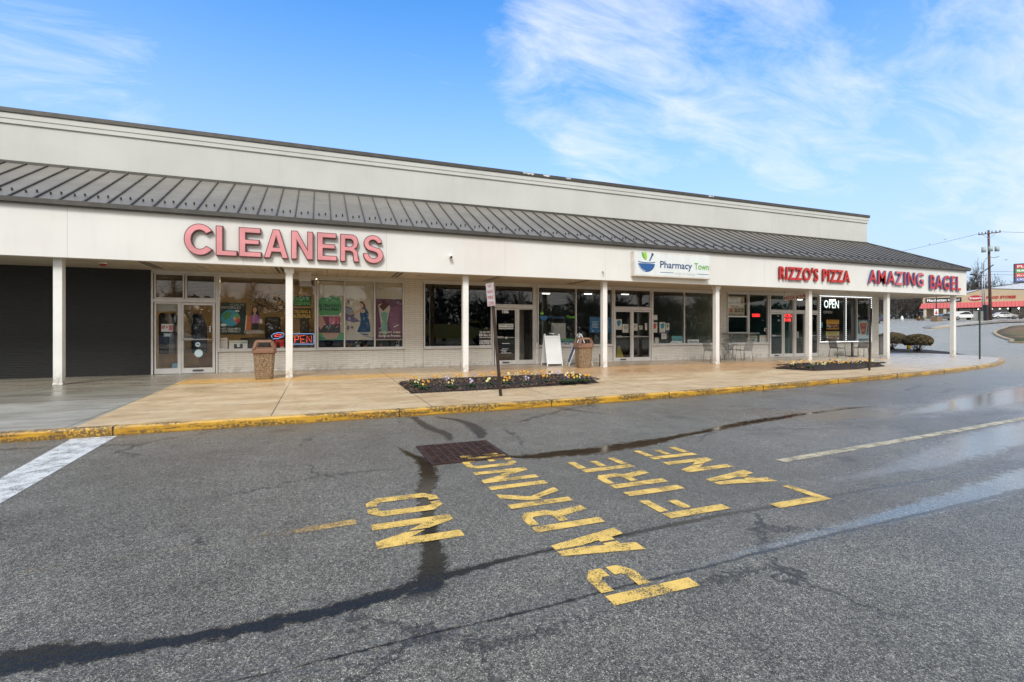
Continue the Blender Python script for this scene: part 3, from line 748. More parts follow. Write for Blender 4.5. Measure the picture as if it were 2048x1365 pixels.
# snow guards: two per bay
def guard(mb, x, y):
    z = za+(y-ya)*sl
    mb.bar((x, y-.02, z+.0), (x, y+.01, z+.055), .035, .014, M_RIB); mb.sphere((x, y-.025, z+.05), .024, M_RIB, 6, 4)
xs = []; x = XL+.2
while x < 26.5:
    xs += [(x+.15, ya+.42), (x+.32, ya+.50)]; x += .457
vis = [p for p in xs if p[0] > -7.2]
first = None; rest = MB()
for i, (x, y) in enumerate(vis):
    if i < 100:
        if first is None: mb = MB(); guard(mb, 0, ya+.45); first = mb.build('snow_guard', B); first.location = (x, y-(ya+.45), (y-ya-.45)*sl)
        else: g_ = first.copy(); col.objects.link(g_); g_.parent = B; g_.location = (x, y-(ya+.45), (y-ya-.45)*sl)
    else: guard(rest, x, y)
ro = rest.build('snow_guard', B); ro['kind'] = 'stuff'
# columns
def column(i, cap):
    x = -5.82+5.03*i; yc = 14.95
    mb = MB(); mb.box(x-.088, yc-.088, ZS, x+.088, yc+.088, 3.20, M_COLUMN, .006)
    mb.box(x-.098, yc-.098, ZS, x+.098, yc+.098, ZS+.05, M_COLUMN, .006)
    o = mb.build('column', B)
    if cap: mb = MB(); mb.box(x-.118, yc-.118, 3.00, x+.118, yc+.118, 3.185, M_COLUMN, .01); mb.build('capital', o)
for i in range(-1, 8): column(i, i in (1, 4))
# dark left-hand wall, end pier, piers and dwarf walls of painted brick
xA = FX(303, YW)
mb = MB(); mb.box(XL, YW-.02, ZS-.02, xA, YW+.25, 3.21, M_DARKW); mb.build('charcoal_wall', B)
def brick_box(p0, p1, z0, z1, y=YW-.01):
    mb = MB(); mb.box(FX(p0, YW), y, z0, FX(p1, YW), YW+.2, z1, M_BRICK); mb.build('brick_pier' if z1 > 2 else 'dwarf_wall', B)
SILL = .76
brick_box(436.5, 808, ZS-.02, SILL); brick_box(808.5, 846, ZS-.02, 3.21, YW-.013); brick_box(846.5, 985, ZS-.02, SILL); brick_box(1069.5, 1074, ZS-.02, 3.21, YW-.013)
brick_box(1074.5, 1225, ZS-.02, SILL); brick_box(1303.8, 1429, ZS-.02, SILL); brick_box(1429.5, 1453, ZS-.02, 3.21, YW-.013); brick_box(1453.5, 1537, ZS-.02, SILL); brick_box(1638, 1742, ZS-.02, SILL)
brick_box(1742.5, 1757, ZS-.02, 3.21, YW-.013)
mb = MB(); mb.box(27.45, YW+.2, ZS-.02, FX(1757, YW)-.002, 45, 3.21, M_BRICK)
mb.build('brick_wall', B)
mb = MB()
for p0, p1 in ((303, 436), (436, 808), (846, 985), (985, 1070), (1074, 1225), (1225, 1304), (1304, 1429), (1453, 1537), (1537, 1638), (1638, 1742)):
    mb.box(FX(p0, YW), YW-.03, 3.12, FX(p1, YW), YW+.10, 3.199, M_ALU)
mb.build('window_head', B)

def window(px0, px1, z0, z1, mull=(), glassm=None, sill=True, name='storefront_window', y=YW, transoms=()):
    x0, x1 = FX(px0, YW), FX(px1, YW); f = .05; mb = MB()
    mb.box(x0, y-.035, z0, x0+f, y+.06, z1, M_ALU); mb.box(x1-f, y-.035, z0, x1, y+.06, z1, M_ALU)
    mb.box(x0+f, y-.033, z1-f, x1-f, y+.06, z1, M_ALU); mb.box(x0+f, y-.033, z0, x1-f, y+.06, z0+f, M_ALU)
    ms = [FX(p, YW) for p in mull]
    for m_ in ms: mb.box(m_-f*.45, y-.031, z0+f, m_+f*.45, y+.06, z1-f, M_ALU)
    for t_ in transoms: mb.box(x0+f, y-.029, t_-.03, x1-f, y+.055, t_+.03, M_ALU)
    o = mb.build(name, B)
    if sill: mb = MB(); mb.box(x0-.02, y-.07, z0-.045, x1+.02, y+.05, z0, M_ALU, .006); mb.build('sill', o)
    ed = [x0+f]+[m_ for m_ in ms]+[x1-f]
    zs = [z0+f]+list(transoms)+[z1-f]
    for a, b in zip(ed, ed[1:]):
        for c, d in zip(zs, zs[1:]):
            mb = MB(); mb.box(a-.01, y+.012, c-.01, b+.01, y+.018, d+.01, glassm or M_GLASS); mb.build('pane', o)
    return o
def door(px0, px1, glassm=None, z1=2.25, bar=1.15, plate=True):
    x0, x1 = FX(px0, YW), FX(px1, YW); z0 = ZS+.01; f = .065; y = YW; mb = MB()
    mb.box(x0, y-.03, z0, x0+f, y+.03, z1, M_ALU); mb.box(x1-f, y-.03, z0, x1, y+.03, z1, M_ALU)
    mb.box(x0+f, y-.028, z1-f, x1-f, y+.03, z1, M_ALU); mb.box(x0+f, y-.028, z0, x1-f, y+.03, z0+.16, M_ALU)
    o = mb.build('door', B)
    mb = MB(); mb.box(x0+f-.01, y+.0, z0+.15, x1-f+.01, y+.006, z1-f+.01, glassm or M_GLASS); mb.build('pane', o)
    mb = MB(); mb.tube([(x0+f*.5, y-.06, bar), (x1-f*.5, y-.06, bar)], .014, M_ALU, 8); mb.box(x0+f+.01, y-.085, bar-.03, x0+f+.26, y-.028, bar+.05, M_ALUD, .008); mb.build('push_bar', o)
    if plate: mb = MB(); cx_ = (x0+x1)/2; mb.box(cx_-.15, y-.038, z0+.045, cx_+.15, y-.028, z0+.115, M_ALUD, .003); mb.box(cx_-.13, y-.040, z0+.06, cx_+.13, y-.038, z0+.10, M_DKGREY); mb.build('kick_latch', o)
    return o
def unit_frame(px0, px1, posts, zt=2.31, bars=True):
    x0, x1 = FX(px0, YW), FX(px1, YW); mb = MB()
    mb.box(x0, YW-.05, ZS-.01, x0+.05, YW+.08, 3.12, M_ALU); mb.box(x1-.05, YW-.05, ZS-.01, x1, YW+.08, 3.12, M_ALU)
    for p in posts: xx = FX(p, YW); mb.box(xx-.025, YW-.048, ZS-.01, xx+.025, YW+.07, zt-.04, M_ALU)
    mb.box(x0+.05, YW-.046, zt-.045, x1-.05, YW+.075, zt+.045, M_ALU)
    mb.build('door_frame', B)
def fixed(px0, px1, z0, z1, glassm=None, name='sidelight', bottom=.16):
    x0, x1 = FX(px0, YW), FX(px1, YW); f = .04; mb = MB()
    mb.box(x0, YW-.03, z0, x0+f, YW+.03, z1, M_ALU); mb.box(x1-f, YW-.03, z0, x1, YW+.03, z1, M_ALU); mb.box(x0+f, YW-.028, z1-f, x1-f, YW+.03, z1, M_ALU); mb.box(x0+f, YW-.028, z0, x1-f, YW+.03, z0+bottom, M_ALU)
    o = mb.build(name, B); mb = MB(); mb.box(x0+f-.01, YW, z0+bottom-.01, x1-f+.01, YW+.006, z1-f+.01, glassm or M_GLASS); mb.build('pane', o); return o
W0, W1 = .805, 3.12
# cleaners entrance: sidelight, door, two louvred transoms
unit_frame(303, 436, (361,))
fixed(309.5, 359, ZS+.01, 2.255); door(362.5, 430.5)
for a, b in ((309, 369), (371, 431.5)):
    o = fixed(a, b, 2.36, 3.115, M_GLASSD, 'transom_window', .04)
    mb = MB(); x0, x1 = FX(a, YW), FX(b, YW)
    for i in range(16): mb.box(x0+.05, YW+.02, 2.42+i*.042, x1-.05, YW+.05, 2.424+i*.042+.012, M_RIB)
    mb.build('louvre', o)
window(436, 632.5, W0, W1)
window(633.5, 808, W0, W1, (689, 749.5))
# middle shop
window(847, 984, W0, W1, (), M_GLASSD)
unit_frame(984.5, 1069.5, (1034.5,)); door(989, 1033, M_GLASSD); fixed(1036, 1067, ZS+.01, 2.255, M_GLASS); fixed(988, 1067, 2.36, 3.115, M_GLASSD, 'transom_window', .04)
window(1074.5, 1225, W0, W1, (1151.8,))
unit_frame(1225.5, 1303.5, (1263.3,)); door(1228, 1262.8); door(1263.9, 1300.8, plate=False); fixed(1228, 1301, 2.36, 3.115, M_GLASSD, 'transom_window', .04)
window(1304, 1429, W0, W1, (1368.4,))
window(1454, 1496, W0, W1, (), None, True, transoms=(1.30, 2.05)); window(1496.5, 1536.5, W0, W1)
unit_frame(1537.5, 1588, (1566,)); door(1539.5, 1565); fixed(1567, 1586, ZS+.01, 2.255); fixed(1539.5, 1586, 2.36, 3.115, None, 'transom_window', .04)
unit_frame(1588.5, 1637.5, (1609,)); fixed(1590.5, 1608.3, ZS+.01, 2.255); door(1610, 1635.8, plate=False); fixed(1590.5, 1635.5, 2.36, 3.115, None, 'transom_window', .04)
window(1638.3, 1742, W0, W1, (1690.5, 1713.3))
# pizza serving shelf
mb = MB(); x0, x1 = FX(1452, 17.1), FX(1514, 17.1); mb.box(x0, 16.95, 1.27, x1, YW-.04, 1.305, M_ALUD, .005); mb.bar((x0+.3, 17.33, .95), (x0+.3, 17.0, 1.26), .03, .03, M_ALUD); mb.bar((x1-.5, 17.33, .95), (x1-.5, 17.0, 1.26), .03, .03, M_ALUD); mb.build('serving_shelf', B)
# soffit fittings
for px, py in ((300, 528), (560, 546), (795, 548), (988, 560), (1160, 571)):
    x = FX(px, 16); mb = MB(); mb.box(x-.10, 15.1, 3.196, x-.03, 16.9, 3.2, M_DKGREY); mb.box(x+.03, 15.1, 3.1965, x+.10, 16.9, 3.2, M_DKGREY); mb.build('soffit_vent', B)
for px in (404, 640, 840, 1140, 1370, 1545, 1700):
    x = FX(px, 15.9); mb = MB(); mb.tube([(x, 15.9, 3.2), (x, 15.9, 3.188)], .14, M_TRIM, 16); mb.tube([(x, 15.9, 3.188), (x, 15.9, 3.184)], .10, M_ALUD, 16); mb.build('downlight', B)
mb = MB(); x = FX(1074, 17.3); mb.box(x-.05, 17.27, ZS, x+.06, 17.38, .95, M_TRIM, .01); mb.build('pipe_boxing', B)

# ---------------------------------------------------------------- rooms behind the glass
def room(px0, px1, depth, wall, floor, ceil, name='shop_interior', y0=YW+.12):
    x0, x1 = FX(px0, YW), FX(px1, YW); y1 = y0+depth; mb = MB()
    mb.box(x0, y1, 0, x1, y1+.1, 3.25, wall); mb.box(x0-.06, y0+.1, 0, x0+.04, y1, 3.25, wall); mb.box(x1-.04, y0+.1, 0, x1+.06, y1, 3.25, wall)
    mb.box(x0, y0-.1, ZS-.1, x1, y1, ZS, floor); mb.box(x0, y0, 3.18, x1, y1, 3.26, ceil)
    return mb.build(name, B)
M_WALLC = mat('cream_interior_wall', (.62, .47, .27), .8); M_FLOORC = mat('brown_interior_floor', (.12, .08, .05), .5); M_CEIL = mat('interior_ceiling', (.35, .33, .29), .8)
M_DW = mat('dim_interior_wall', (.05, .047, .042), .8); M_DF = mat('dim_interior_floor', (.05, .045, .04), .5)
M_GREENW = mat('pale_green_interior_wall', (.30, .36, .30), .8); M_TEAL = mat('teal_interior_wall', (.03, .16, .16), .7); M_TEAL2 = mat('light_interior_dado', (.38, .42, .40), .7)
room(303, 632, 3.3, M_WALLC, M_FLOORC, M_CEIL)
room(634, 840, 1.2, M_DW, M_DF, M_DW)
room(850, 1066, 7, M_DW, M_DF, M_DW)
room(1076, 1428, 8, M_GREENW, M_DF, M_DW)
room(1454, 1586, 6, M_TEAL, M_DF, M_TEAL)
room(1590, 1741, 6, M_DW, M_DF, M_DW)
# ================================================================== SIGNS ON THE FASCIA
def sign_letters(name, txt, px0, px1, zb, zt, face, side, label, off=.02, depth=.10, yf=YE, standoff=.0, bold_side=None, per=None):
    """individual channel letters: a lit face plate in front of a deeper return"""
    x0, x1 = FX(px0, yf), FX(px1, yf)
    root = empty(name, ((x0+x1)/2, yf-.002, zb), 0, label, 'sign letters')
    fronts = glyphs(txt, off, 0, 4, True); sides = glyphs(txt, off+.003, .1, 4, True)
    for i, (gf, gs) in enumerate(zip(fronts, sides)):
        b = gf['b']; fx = (x1-x0)/(b[1]-b[0]); fz = (zt-zb)/(b[3]-b[2])
        fm = face[i % len(face)] if isinstance(face, list) else face
        mb = MB()
        mb.add([(x0+(v[0]-b[0])*fx-(x0+x1)/2, -standoff-depth*(v[2]/.1), (v[1]-b[2])*fz) for v in gs['v']], gs['f'], side)
        mb.add([(x0+(v[0]-b[0])*fx-(x0+x1)/2, -standoff-depth-.004, (v[1]-b[2])*fz) for v in gf['v']], gf['f'], fm)
        o = mb.build('letter', root)
    return root
M_PINK = mat('sun_faded_pink_acrylic', (.62, .245, .262), .45, var=.13, vscale=1.4); M_MAROON = mat('dark_red_letter_return', (.10, .022, .024), .5)
M_RED = mat('red_acrylic', (.50, .020, .018), .35, var=.12, vscale=6); M_DRED = mat('deep_red_letter_return', (.22, .012, .012), .45)
M_REDP = mat('pinkish_red_acrylic', (.58, .12, .13), .4); M_NAVY = mat('navy_letter_return', (.05, .085, .26), .45)

# heavy grotesque capitals drawn as outlines for the big sign
def arc(cx, cy, rx, ry, a0, a1, n=14): return [(cx+rx*math.cos(R(a0+(a1-a0)*i/n)), cy+ry*math.sin(R(a0+(a1-a0)*i/n))) for i in range(n+1)]
def poly_letter(name, outer, holes, parent, x, z, w_, h_, y, depth, face, side, W_=10., H_=10.):
    cu = bpy.data.curves.new('l', 'CURVE'); cu.dimensions = '2D'; cu.fill_mode = 'BOTH'; cu.extrude = depth/2; cu.offset = .006
    for ring in [outer]+holes:
        sp = cu.splines.new('POLY'); sp.points.add(len(ring)-1); sp.use_cyclic_u = True
        for p, q_ in zip(sp.points, ring): p.co = (x+q_[0]/W_*w_, z+q_[1]/H_*h_, 0, 1)
    ob = bpy.data.objects.new('l', cu); me = bpy.data.meshes.new_from_object(ob)
    mb = MB(); mb.add([(v.co.x, y-depth/2-v.co.z, v.co.y) for v in me.vertices], [tuple(p.vertices) for p in me.polygons], side)
    cu.extrude = 0; cu.offset = -.013; cu.fill_mode = 'FRONT'; me2 = bpy.data.meshes.new_from_object(ob)
    mb.add([(v.co.x, y-depth-.006, v.co.y) for v in me2.vertices], [tuple(p.vertices) for p in me2.polygons], face)
    bpy.data.objects.remove(ob); bpy.data.curves.remove(cu)
    return mb.build(name, parent)
BIG = {
 'C': (10.2, arc(5, 5, 5, 5.25, 36, 324, 26)+list(reversed(arc(5, 5, 2.75, 3.2, 40, 320, 24))), []),
 'L': (7.6, [(0, 0), (7.2, 0), (7.2, 1.75), (2.3, 1.75), (2.3, 10), (0, 10)], []),
 'E': (8.2, [(0, 0), (7.8, 0), (7.8, 1.75), (2.3, 1.75), (2.3, 4.35), (7.1, 4.35), (7.1, 5.95), (2.3, 5.95), (2.3, 8.25), (7.6, 8.25), (7.6, 10), (0, 10)], []),
 'A': (9.4, [(0, 0), (2.4, 0), (3.1, 2.1), (6.5, 2.1), (7.2, 0), (9.6, 0), (6.1, 10), (3.5, 10)], [[(3.65, 3.75), (5.95, 3.75), (4.8, 7.4)]]),
 'N': (8.8, [(0, 0), (2.2, 0), (2.2, 6.5), (6.1, 0), (8.4, 0), (8.4, 10), (6.2, 10), (6.2, 3.6), (2.35, 10), (0, 10)], []),
 'R': (8.8, [(0, 0), (2.3, 0), (2.3, 3.9), (4.3, 3.9), (5.5, 3.5), (5.9, 2.4), (6.0, .8), (6.3, 0), (8.8, 0), (8.8, .3), (8.3, .9), (8.1, 3.0), (7.6, 4.2), (6.6, 4.75), (7.7, 5.5), (8.3, 6.9), (8.1, 8.3), (7.3, 9.4), (5.8, 10), (0, 10)], [[(2.3, 5.5), (4.9, 5.5), (5.7, 6.0), (5.95, 6.9), (5.7, 7.8), (4.9, 8.3), (2.3, 8.3)]]),
}
s_out = arc(4.2, 7.3, 3.95, 2.95, 5, 180, 12)+arc(4.35, 7.25, 4.1, 3.1, 190, 240, 4)+[(4.6, 4.15), (5.8, 3.7), (6.2, 2.95)]+arc(4.3, 2.95, 1.95, 1.35, 0, -180, 8)[1:]+[(2.3, 3.35), (.05, 3.35)]+arc(4.35, 2.9, 4.3, 3.15, 172, 360, 16)[1:]+arc(4.35, 2.95, 4.25, 3.1, 8, 52, 4)+[(5.4, 5.75), (3.6, 6.2), (2.6, 6.6), (2.35, 7.3)]+arc(4.2, 7.3, 1.8, 1.25, 175, 5, 8)[1:]
BIG['S'] = (8.8, s_out, [])
root = empty('shop_name_letters', (0, YE-.002, 0), 0, 'large faded pink capital letters reading CLEANERS on the canopy fascia', 'sign letters')
for c, p0_, p1_ in zip('CLEANERS', (367, 431, 477, 527, 581.5, 633.5, 680, 726), (425.5, 475, 523.5, 577.5, 627, 674.5, 719.5, 767.5)):
    o_, h_ = BIG[c][1:]; lo = min(p[0] for p in o_); hi = max(p[0] for p in o_); o_ = [(p[0]-lo, p[1]) for p in o_]; h_ = [[(p[0]-lo, p[1]) for p in r_] for r_ in h_]
    xa, xb = FX(p0_, YE-.1)+.012, FX(p1_, YE-.1)-.012; poly_letter('letter', o_, h_, root, xa, 3.345, xb-xa, .755, 0, .11, M_PINK, M_MAROON, hi-lo)
sign_letters('shop_name_letters', "RIZZO'S PIZZA", 1555, 1696, FZ(1620, 563, YE), FZ(1620, 536.5, YE), M_RED, M_DRED, "bright red capital letters reading RIZZO'S PIZZA on the fascia", .022, .05, standoff=.045)
sign_letters('shop_name_letters', "AMAZING", 1733, 1843, FZ(1790, 571, YE)-.0, FZ(1790, 543.5, YE), [M_RED, M_RED, M_RED, M_REDP, M_RED, M_RED, M_REDP], M_NAVY, 'red capital letters with navy sides reading AMAZING on the fascia', .011, .055, standoff=.045)
sign_letters('shop_name_letters', "BAGEL", 1856, 1917, FZ(1885, 580.5, YE), FZ(1885, 552, YE), M_RED, M_NAVY, 'red letters with navy sides reading BAGEL at the fascia corner', .011, .055, standoff=.045)
# cabinet sign of the pharmacy
x0, x1 = FX(1268, YE-.2), FX(1421, YE-.2); z0, z1 = 3.31, 4.18
ps = empty('cabinet_sign', ((x0+x1)/2, YE, z0), 0, 'white rectangular cabinet sign reading Pharmacy Town with blue mortar bowl', 'shop sign')
ox = (x0+x1)/2
M_SGW = mat('white_sign_face', (.66, .70, .70), .35, var=.04); M_SGB = mat('sign_blue', (.015, .09, .27), .4, var=0); M_SGN = mat('sign_dark_blue', (.02, .06, .17), .4, var=0); M_SGG = mat('sign_green', (.12, .36, .05), .4, var=0); M_SGG2 = mat('sign_light_green', (.30, .55, .06), .4, var=0); M_SGY = mat('sign_faded_grey', (.50, .53, .50), .4, var=0)
mb = MB(); mb.box(x0-ox, -.20, 0, x1-ox, -.001, z1-z0, M_TRIM, .01); mb.build('cabinet', ps)
mb = MB(); f = .05; mb.rxz(x0-ox+f, x1-ox-f, f, z1-z0-f, -.203, M_SGW); mb.build('sign_face', ps)
Wd, Hd = x1-x0, z1-z0
def rx(a): return x0-ox+Wd*a
mb = MB()
bx, bz, br = rx(.155), Hd*.55, Wd*.105
mb.fxz(arc(bx, bz, br, br*.92, 185, 355, 20), -.207, M_SGB)
mb.fxz(arc(bx, bz+.03, br*1.02, br*.13, 185, 355, 12)+arc(bx, bz+.06, br*1.02, br*.13, 355, 185, 12), -.2085, M_SGB)
mb.fxz(arc(bx-.012, bz-.0, br*.88, br*.80, 200, 262, 10)+arc(bx-.012, bz-.0, br*.92, br*.85, 262, 200, 10), -.2095, M_SGW)
mb.build('bowl_emblem', ps)
mb = MB()
def leaf(cx, cz, l, wd, ang, m, y):
    P = [(l*t, wd*math.sin(PI*t)) for t in [i/8 for i in range(9)]]+[(l*t, -wd*math.sin(PI*t)) for t in [i/8 for i in range(7, 0, -1)]]
    mb.fxz([(cx+a*math.cos(R(ang))-b*math.sin(R(ang)), cz+a*math.sin(R(ang))+b*math.cos(R(ang))) for a, b in P], y, m)
leaf(bx-.03, bz+.09, .34, .065, 122, M_SGG, -.207); leaf(bx-.015, bz+.09, .33, .06, 100, M_SGG2, -.2085)
mb.build('leaf_emblem', ps)
mb = MB(); mb.fxz([(bx+.10, bz+.07), (bx+.14, bz+.05), (bx+.26, bz+.26), (bx+.21, bz+.29)], -.207, M_SGN); mb.exz(bx+.245, bz+.30, .05, .05, -.2085, M_SGN, 12); mb.build('pestle_emblem', ps)
mb = MB(); mb.text('Pharmacy', rx(.325), rx(.745), Hd*.28, Hd*.66, -.207, M_SGN, .018, 0, 4); mb.text('Town', rx(.775), rx(.975), Hd*.375, Hd*.655, -.207, M_SGG, .016, 0, 4); mb.build('lettering', ps)
mb = MB(); mb.rxz(rx(.325), rx(.50), Hd*.185, Hd*.205, -.207, M_SGB); mb.rxz(rx(.81), rx(.975), Hd*.185, Hd*.205, -.207, M_SGB); mb.text('Health & Wellness', rx(.52), rx(.79), Hd*.125, Hd*.23, -.207, M_SGY, 0, 0, 2); mb.build('tagline', ps)

# small things on the canopy
M_REDG = mat('red_lens', (.35, .015, .015), .3)
o = MB(); x = FX(206, 15.9); o.tube([(x, 15.9, 3.198), (x, 15.9, 3.16)], .10, M_WHITE, 14); o.sphere((x, 15.9, 3.155), .085, M_REDG, 12, 6, (1, 1, .6)); tag(o.build('fire_strobe'), 'round red strobe light under the canopy in front of the charcoal wall', 'alarm light')
x = FX(901, YE); o = empty('security_camera', (x, YE, 3.63), 0, 'small white security camera on the fascia right of the pink letters', 'security camera')
mb = MB(); mb.box(-.05, -.03, -.02, .05, -.001, .10, M_WHITE, .01); mb.build('bracket', o); mb = MB(); mb.tube([(-.01, -.03, .02), (-.02, -.16, -.01)], .05, M_WHITE, 12); mb.build('camera_body', o); mb = MB(); mb.tube([(-.02, -.16, -.01), (-.0205, -.165, -.011)], .035, M_BLACK, 12); mb.build('lens', o)
x = FX(1205, YE); mb = MB(); mb.tube([(x, YE, 3.42), (x-.01, YE-.09, 3.40), (x-.03, YE-.12, 3.36)], .02, M_ALUD, 8); tag(mb.build('pipe_stub'), 'tiny grey pipe stub poking out of the fascia left of the white cabinet sign', 'pipe')
x = FX(1917, YE); mb = MB(); mb.fxz([(x-.13, 3.22), (x+.13, 3.22), (x, 3.44)], YE-.006, mat('pale_pink_marker', (.50, .33, .31), .5, var=0), .004); mb.fxz([(x-.09, 3.24), (x+.09, 3.24), (x, 3.39)], YE-.008, M_FASCIA); tag(mb.build('triangle_plate'), 'small triangular red outlined marker below the last letter at the fascia corner', 'marker')
x = FX(610, 16.3); o = empty('projecting_light', (x, 16.3, 3.20), 0, 'grey metal box hanging under the canopy above the cleaners window', 'hanging box')
mb = MB(); mb.box(-.17, -.17, -.30, .17, .17, -.001, M_ALU, .01); mb.build('housing', o); mb = MB(); mb.loft([[(-.17, -.17, -.30), (.17, -.17, -.30), (.17, .17, -.30), (-.17, .17, -.30)], [(-.13, -.19, -.45), (.21, -.19, -.45), (.21, .13, -.45), (-.13, .13, -.45)]], M_ALUD); mb.build('hood', o)

# ================================================================== WINDOW DISPLAYS
YP = YW+.075                                            # posters hang just behind the panes
def Z2(zx, zy, sx=4.876, ox_=420, oy=520, y=YP):        # survey point on the display plane
    px, py = ox_+zx/sx, oy+zy/sx; return (FX(px, y), FZ(px, py, y))
def Z3(zx, zy): return Z2(zx, zy, 4.876, 800, 530)
def Z4(zx, zy): return Z2(zx, zy, 4.876, 1150, 480)
def Z5(zx, zy): return Z2(zx, zy, 5.25, 1400, 500)
def Z6(zx, zy): return Z2(zx, zy, 5.25, 1600, 500)
def Z1(zx, zy): return Z2(zx, zy, 4.267, 0, 480)
CM = {}
def cm(r, g, b, rough=.55): 
    k_ = (r, g, b)
    if k_ not in CM: CM[k_] = mat('print_%d_%d_%d' % (r*99, g*99, b*99), tuple(min(.9, q_*1.35) for q_ in (r, g, b)), rough, var=0)
    return CM[k_]
def flat(name, label, cat, Zf, items, y=YP, group=None):
    """items: ('p',pts,col) ('r',x0,y0,x1,y1,col) ('e',cx,cy,rx,ry,col) ('t',text,x0,y0,x1,y1,col[,off]) in survey units; each layer lies 2 mm proud of the last"""
    mb = MB(); yy = y
    for i, it in enumerate(items):
        yy = y-.0022*i; m = it[-1] if not isinstance(it[-1], float) else it[-2]
        if isinstance(m, tuple): m = cm(*m)
        th = .003 if i == 0 else 0
        if it[0] == 'p': mb.fxz([Zf(*p) for p in it[1]], yy, m, th)
        elif it[0] == 'r':
            a = Zf(it[1], it[2]); b = Zf(it[3], it[4]); zt = a[1]; zb = b[1]; mb.rxz(a[0], b[0], min(zt, zb), max(zt, zb), yy, m, th)
        elif it[0] == 'e':
            c = Zf(it[1], it[2]); a = Zf(it[1]+it[3], it[2]); b = Zf(it[1], it[2]-it[4]); mb.exz(c[0], c[1], a[0]-c[0], b[1]-c[1], yy, m, 22, th)
        elif it[0] == 't':
            a = Zf(it[2], it[3]); b = Zf(it[4], it[5]); mb.text(it[1], a[0], b[0], min(a[1], b[1]), max(a[1], b[1]), yy, m, it[-1] if isinstance(it[-1], float) else .01)
    o = mb.build(name); return tag(o, label, cat, group)
Wt, Bk = (.72, .72, .70), (.015, .015, .018)
# --- cleaners
flat('notice', 'white paper with two pink blocks taped inside the cleaners sidelight', 'notice', Z1, [('r', 1376, 718, 1476, 785, Wt), ('r', 1380, 730, 1406, 760, (.55, .12, .16)), ('r', 1442, 730, 1474, 775, (.55, .15, .2)), ('r', 1414, 738, 1434, 752, (.3, .3, .32))])
flat('notice', 'small blue picture card below the pink and white paper', 'card', Z1, [('r', 1396, 796, 1468, 826, (.25, .35, .48)), ('r', 1410, 803, 1450, 822, (.55, .6, .62))])
flat('door_number', 'white house number 1582 at the top of the cleaners door', 'number', Z1, [('t', '1582', 1658, 583, 1706, 556, Wt)], YW-.004)
flat('round_sticker', 'small round pale blue sticker on the cleaners door glass', 'sticker', Z1, [('e', 1693, 893, 22, 20, (.45, .58, .62)), ('p', [(1678, 893), (1693, 886), (1710, 893), (1693, 900)], (.08, .15, .22))], YW-.004)
flat('round_sticker', 'larger round pale blue sticker low on the cleaners door glass', 'sticker', Z1, [('e', 1700, 968, 36, 33, (.42, .56, .64)), ('e', 1700, 968, 28, 25, (.50, .63, .69))], YW-.004)
flat('pull_sticker', 'black and white vertical sticker at the cleaners door handle', 'sticker', Z1, [('r', 1785, 733, 1808, 792, Bk)]+[('r', 1790, 737+i*14, 1803, 746+i*14, Wt) for i in range(4)], YW-.004)
flat('globe_poster', 'black poster with a blue globe about wet cleaning in the cleaners window', 'poster', Z2, [
 ('r', 95, 418, 350, 730, (.015, .022, .02)), ('t', 'WE CARE FOR', 190, 450, 335, 430, (.28, .33, .28)), ('t', 'WORLD', 105, 478, 300, 455, (.35, .36, .36), .02),
 ('e', 200, 568, 96, 80, (.04, .28, .42)), ('p', [(130, 520), (190, 500), (215, 525), (190, 560), (150, 590), (125, 560)], (.05, .22, .08)), ('p', [(225, 560), (285, 540), (290, 580), (262, 620), (235, 600)], (.50, .22, .05)),
 ('p', [(245, 590), (292, 570), (285, 610), (262, 630)], (.45, .05, .07)), ('e', 132, 636, 30, 13, (.6, .65, .68)), ('e', 265, 500, 24, 9, (.6, .65, .66)), ('e', 262, 545, 22, 22, (.12, .35, .12)),
 ('t', 'WET CLEANING', 100, 682, 298, 664, (.45, .47, .47), .03), ('t', '& ECO FRIENDLY', 92, 708, 300, 688, (.45, .47, .47), .03)])
flat('woman_cutout', 'printed cutout of a woman in purple shirt holding a cup in the cleaners window', 'cutout', Z2, [
 ('p', [(350, 548), (385, 540), (410, 560), (420, 620), (400, 680), (340, 684), (345, 610)], (.50, .13, .03)), ('p', [(340, 684), (352, 540), (362, 545), (352, 684)], (.6, .58, .5)),
 ('p', [(408, 470), (420, 455), (440, 450), (460, 458), (470, 490), (482, 545), (478, 575), (455, 600), (440, 560), (410, 560), (405, 520)], (.02, .014, .012)),
 ('p', [(395, 560), (418, 535), (445, 528), (470, 545), (482, 590), (474, 618), (405, 618), (392, 600)], (.30, .10, .40)), ('e', 436, 490, 20, 27, (.48, .27, .18)), ('r', 428, 512, 445, 535, (.45, .25, .17)),
 ('p', [(418, 618), (420, 570), (427, 535), (438, 535), (436, 575), (432, 618)], (.45, .25, .17)), ('p', [(455, 590), (475, 600), (500, 605), (500, 620), (470, 618)], (.45, .25, .17)),
 ('p', [(404, 620), (474, 618), (474, 683), (400, 683)], (.012, .012, .02)), ('r', 484, 578, 510, 618, (.6, .62, .62))])
flat('window_lettering', 'black letters reading CLEANERS low on the cleaners window', 'window lettering', Z2, [('t', 'CLEANERS', 336, 720, 524, 688, (.30, .31, .32), .025)], YW-.002)
flat('price_list', 'white price list sheet standing in the left corner of the cleaners window', 'price list', Z2, [('r', 82, 762, 170, 872, Wt), ('t', 'PRICES', 100, 790, 152, 778, (.5, .08, .06))]+[('r', 92, 802+i*13, 158, 805+i*13, (.4, .4, .4)) for i in range(5)])
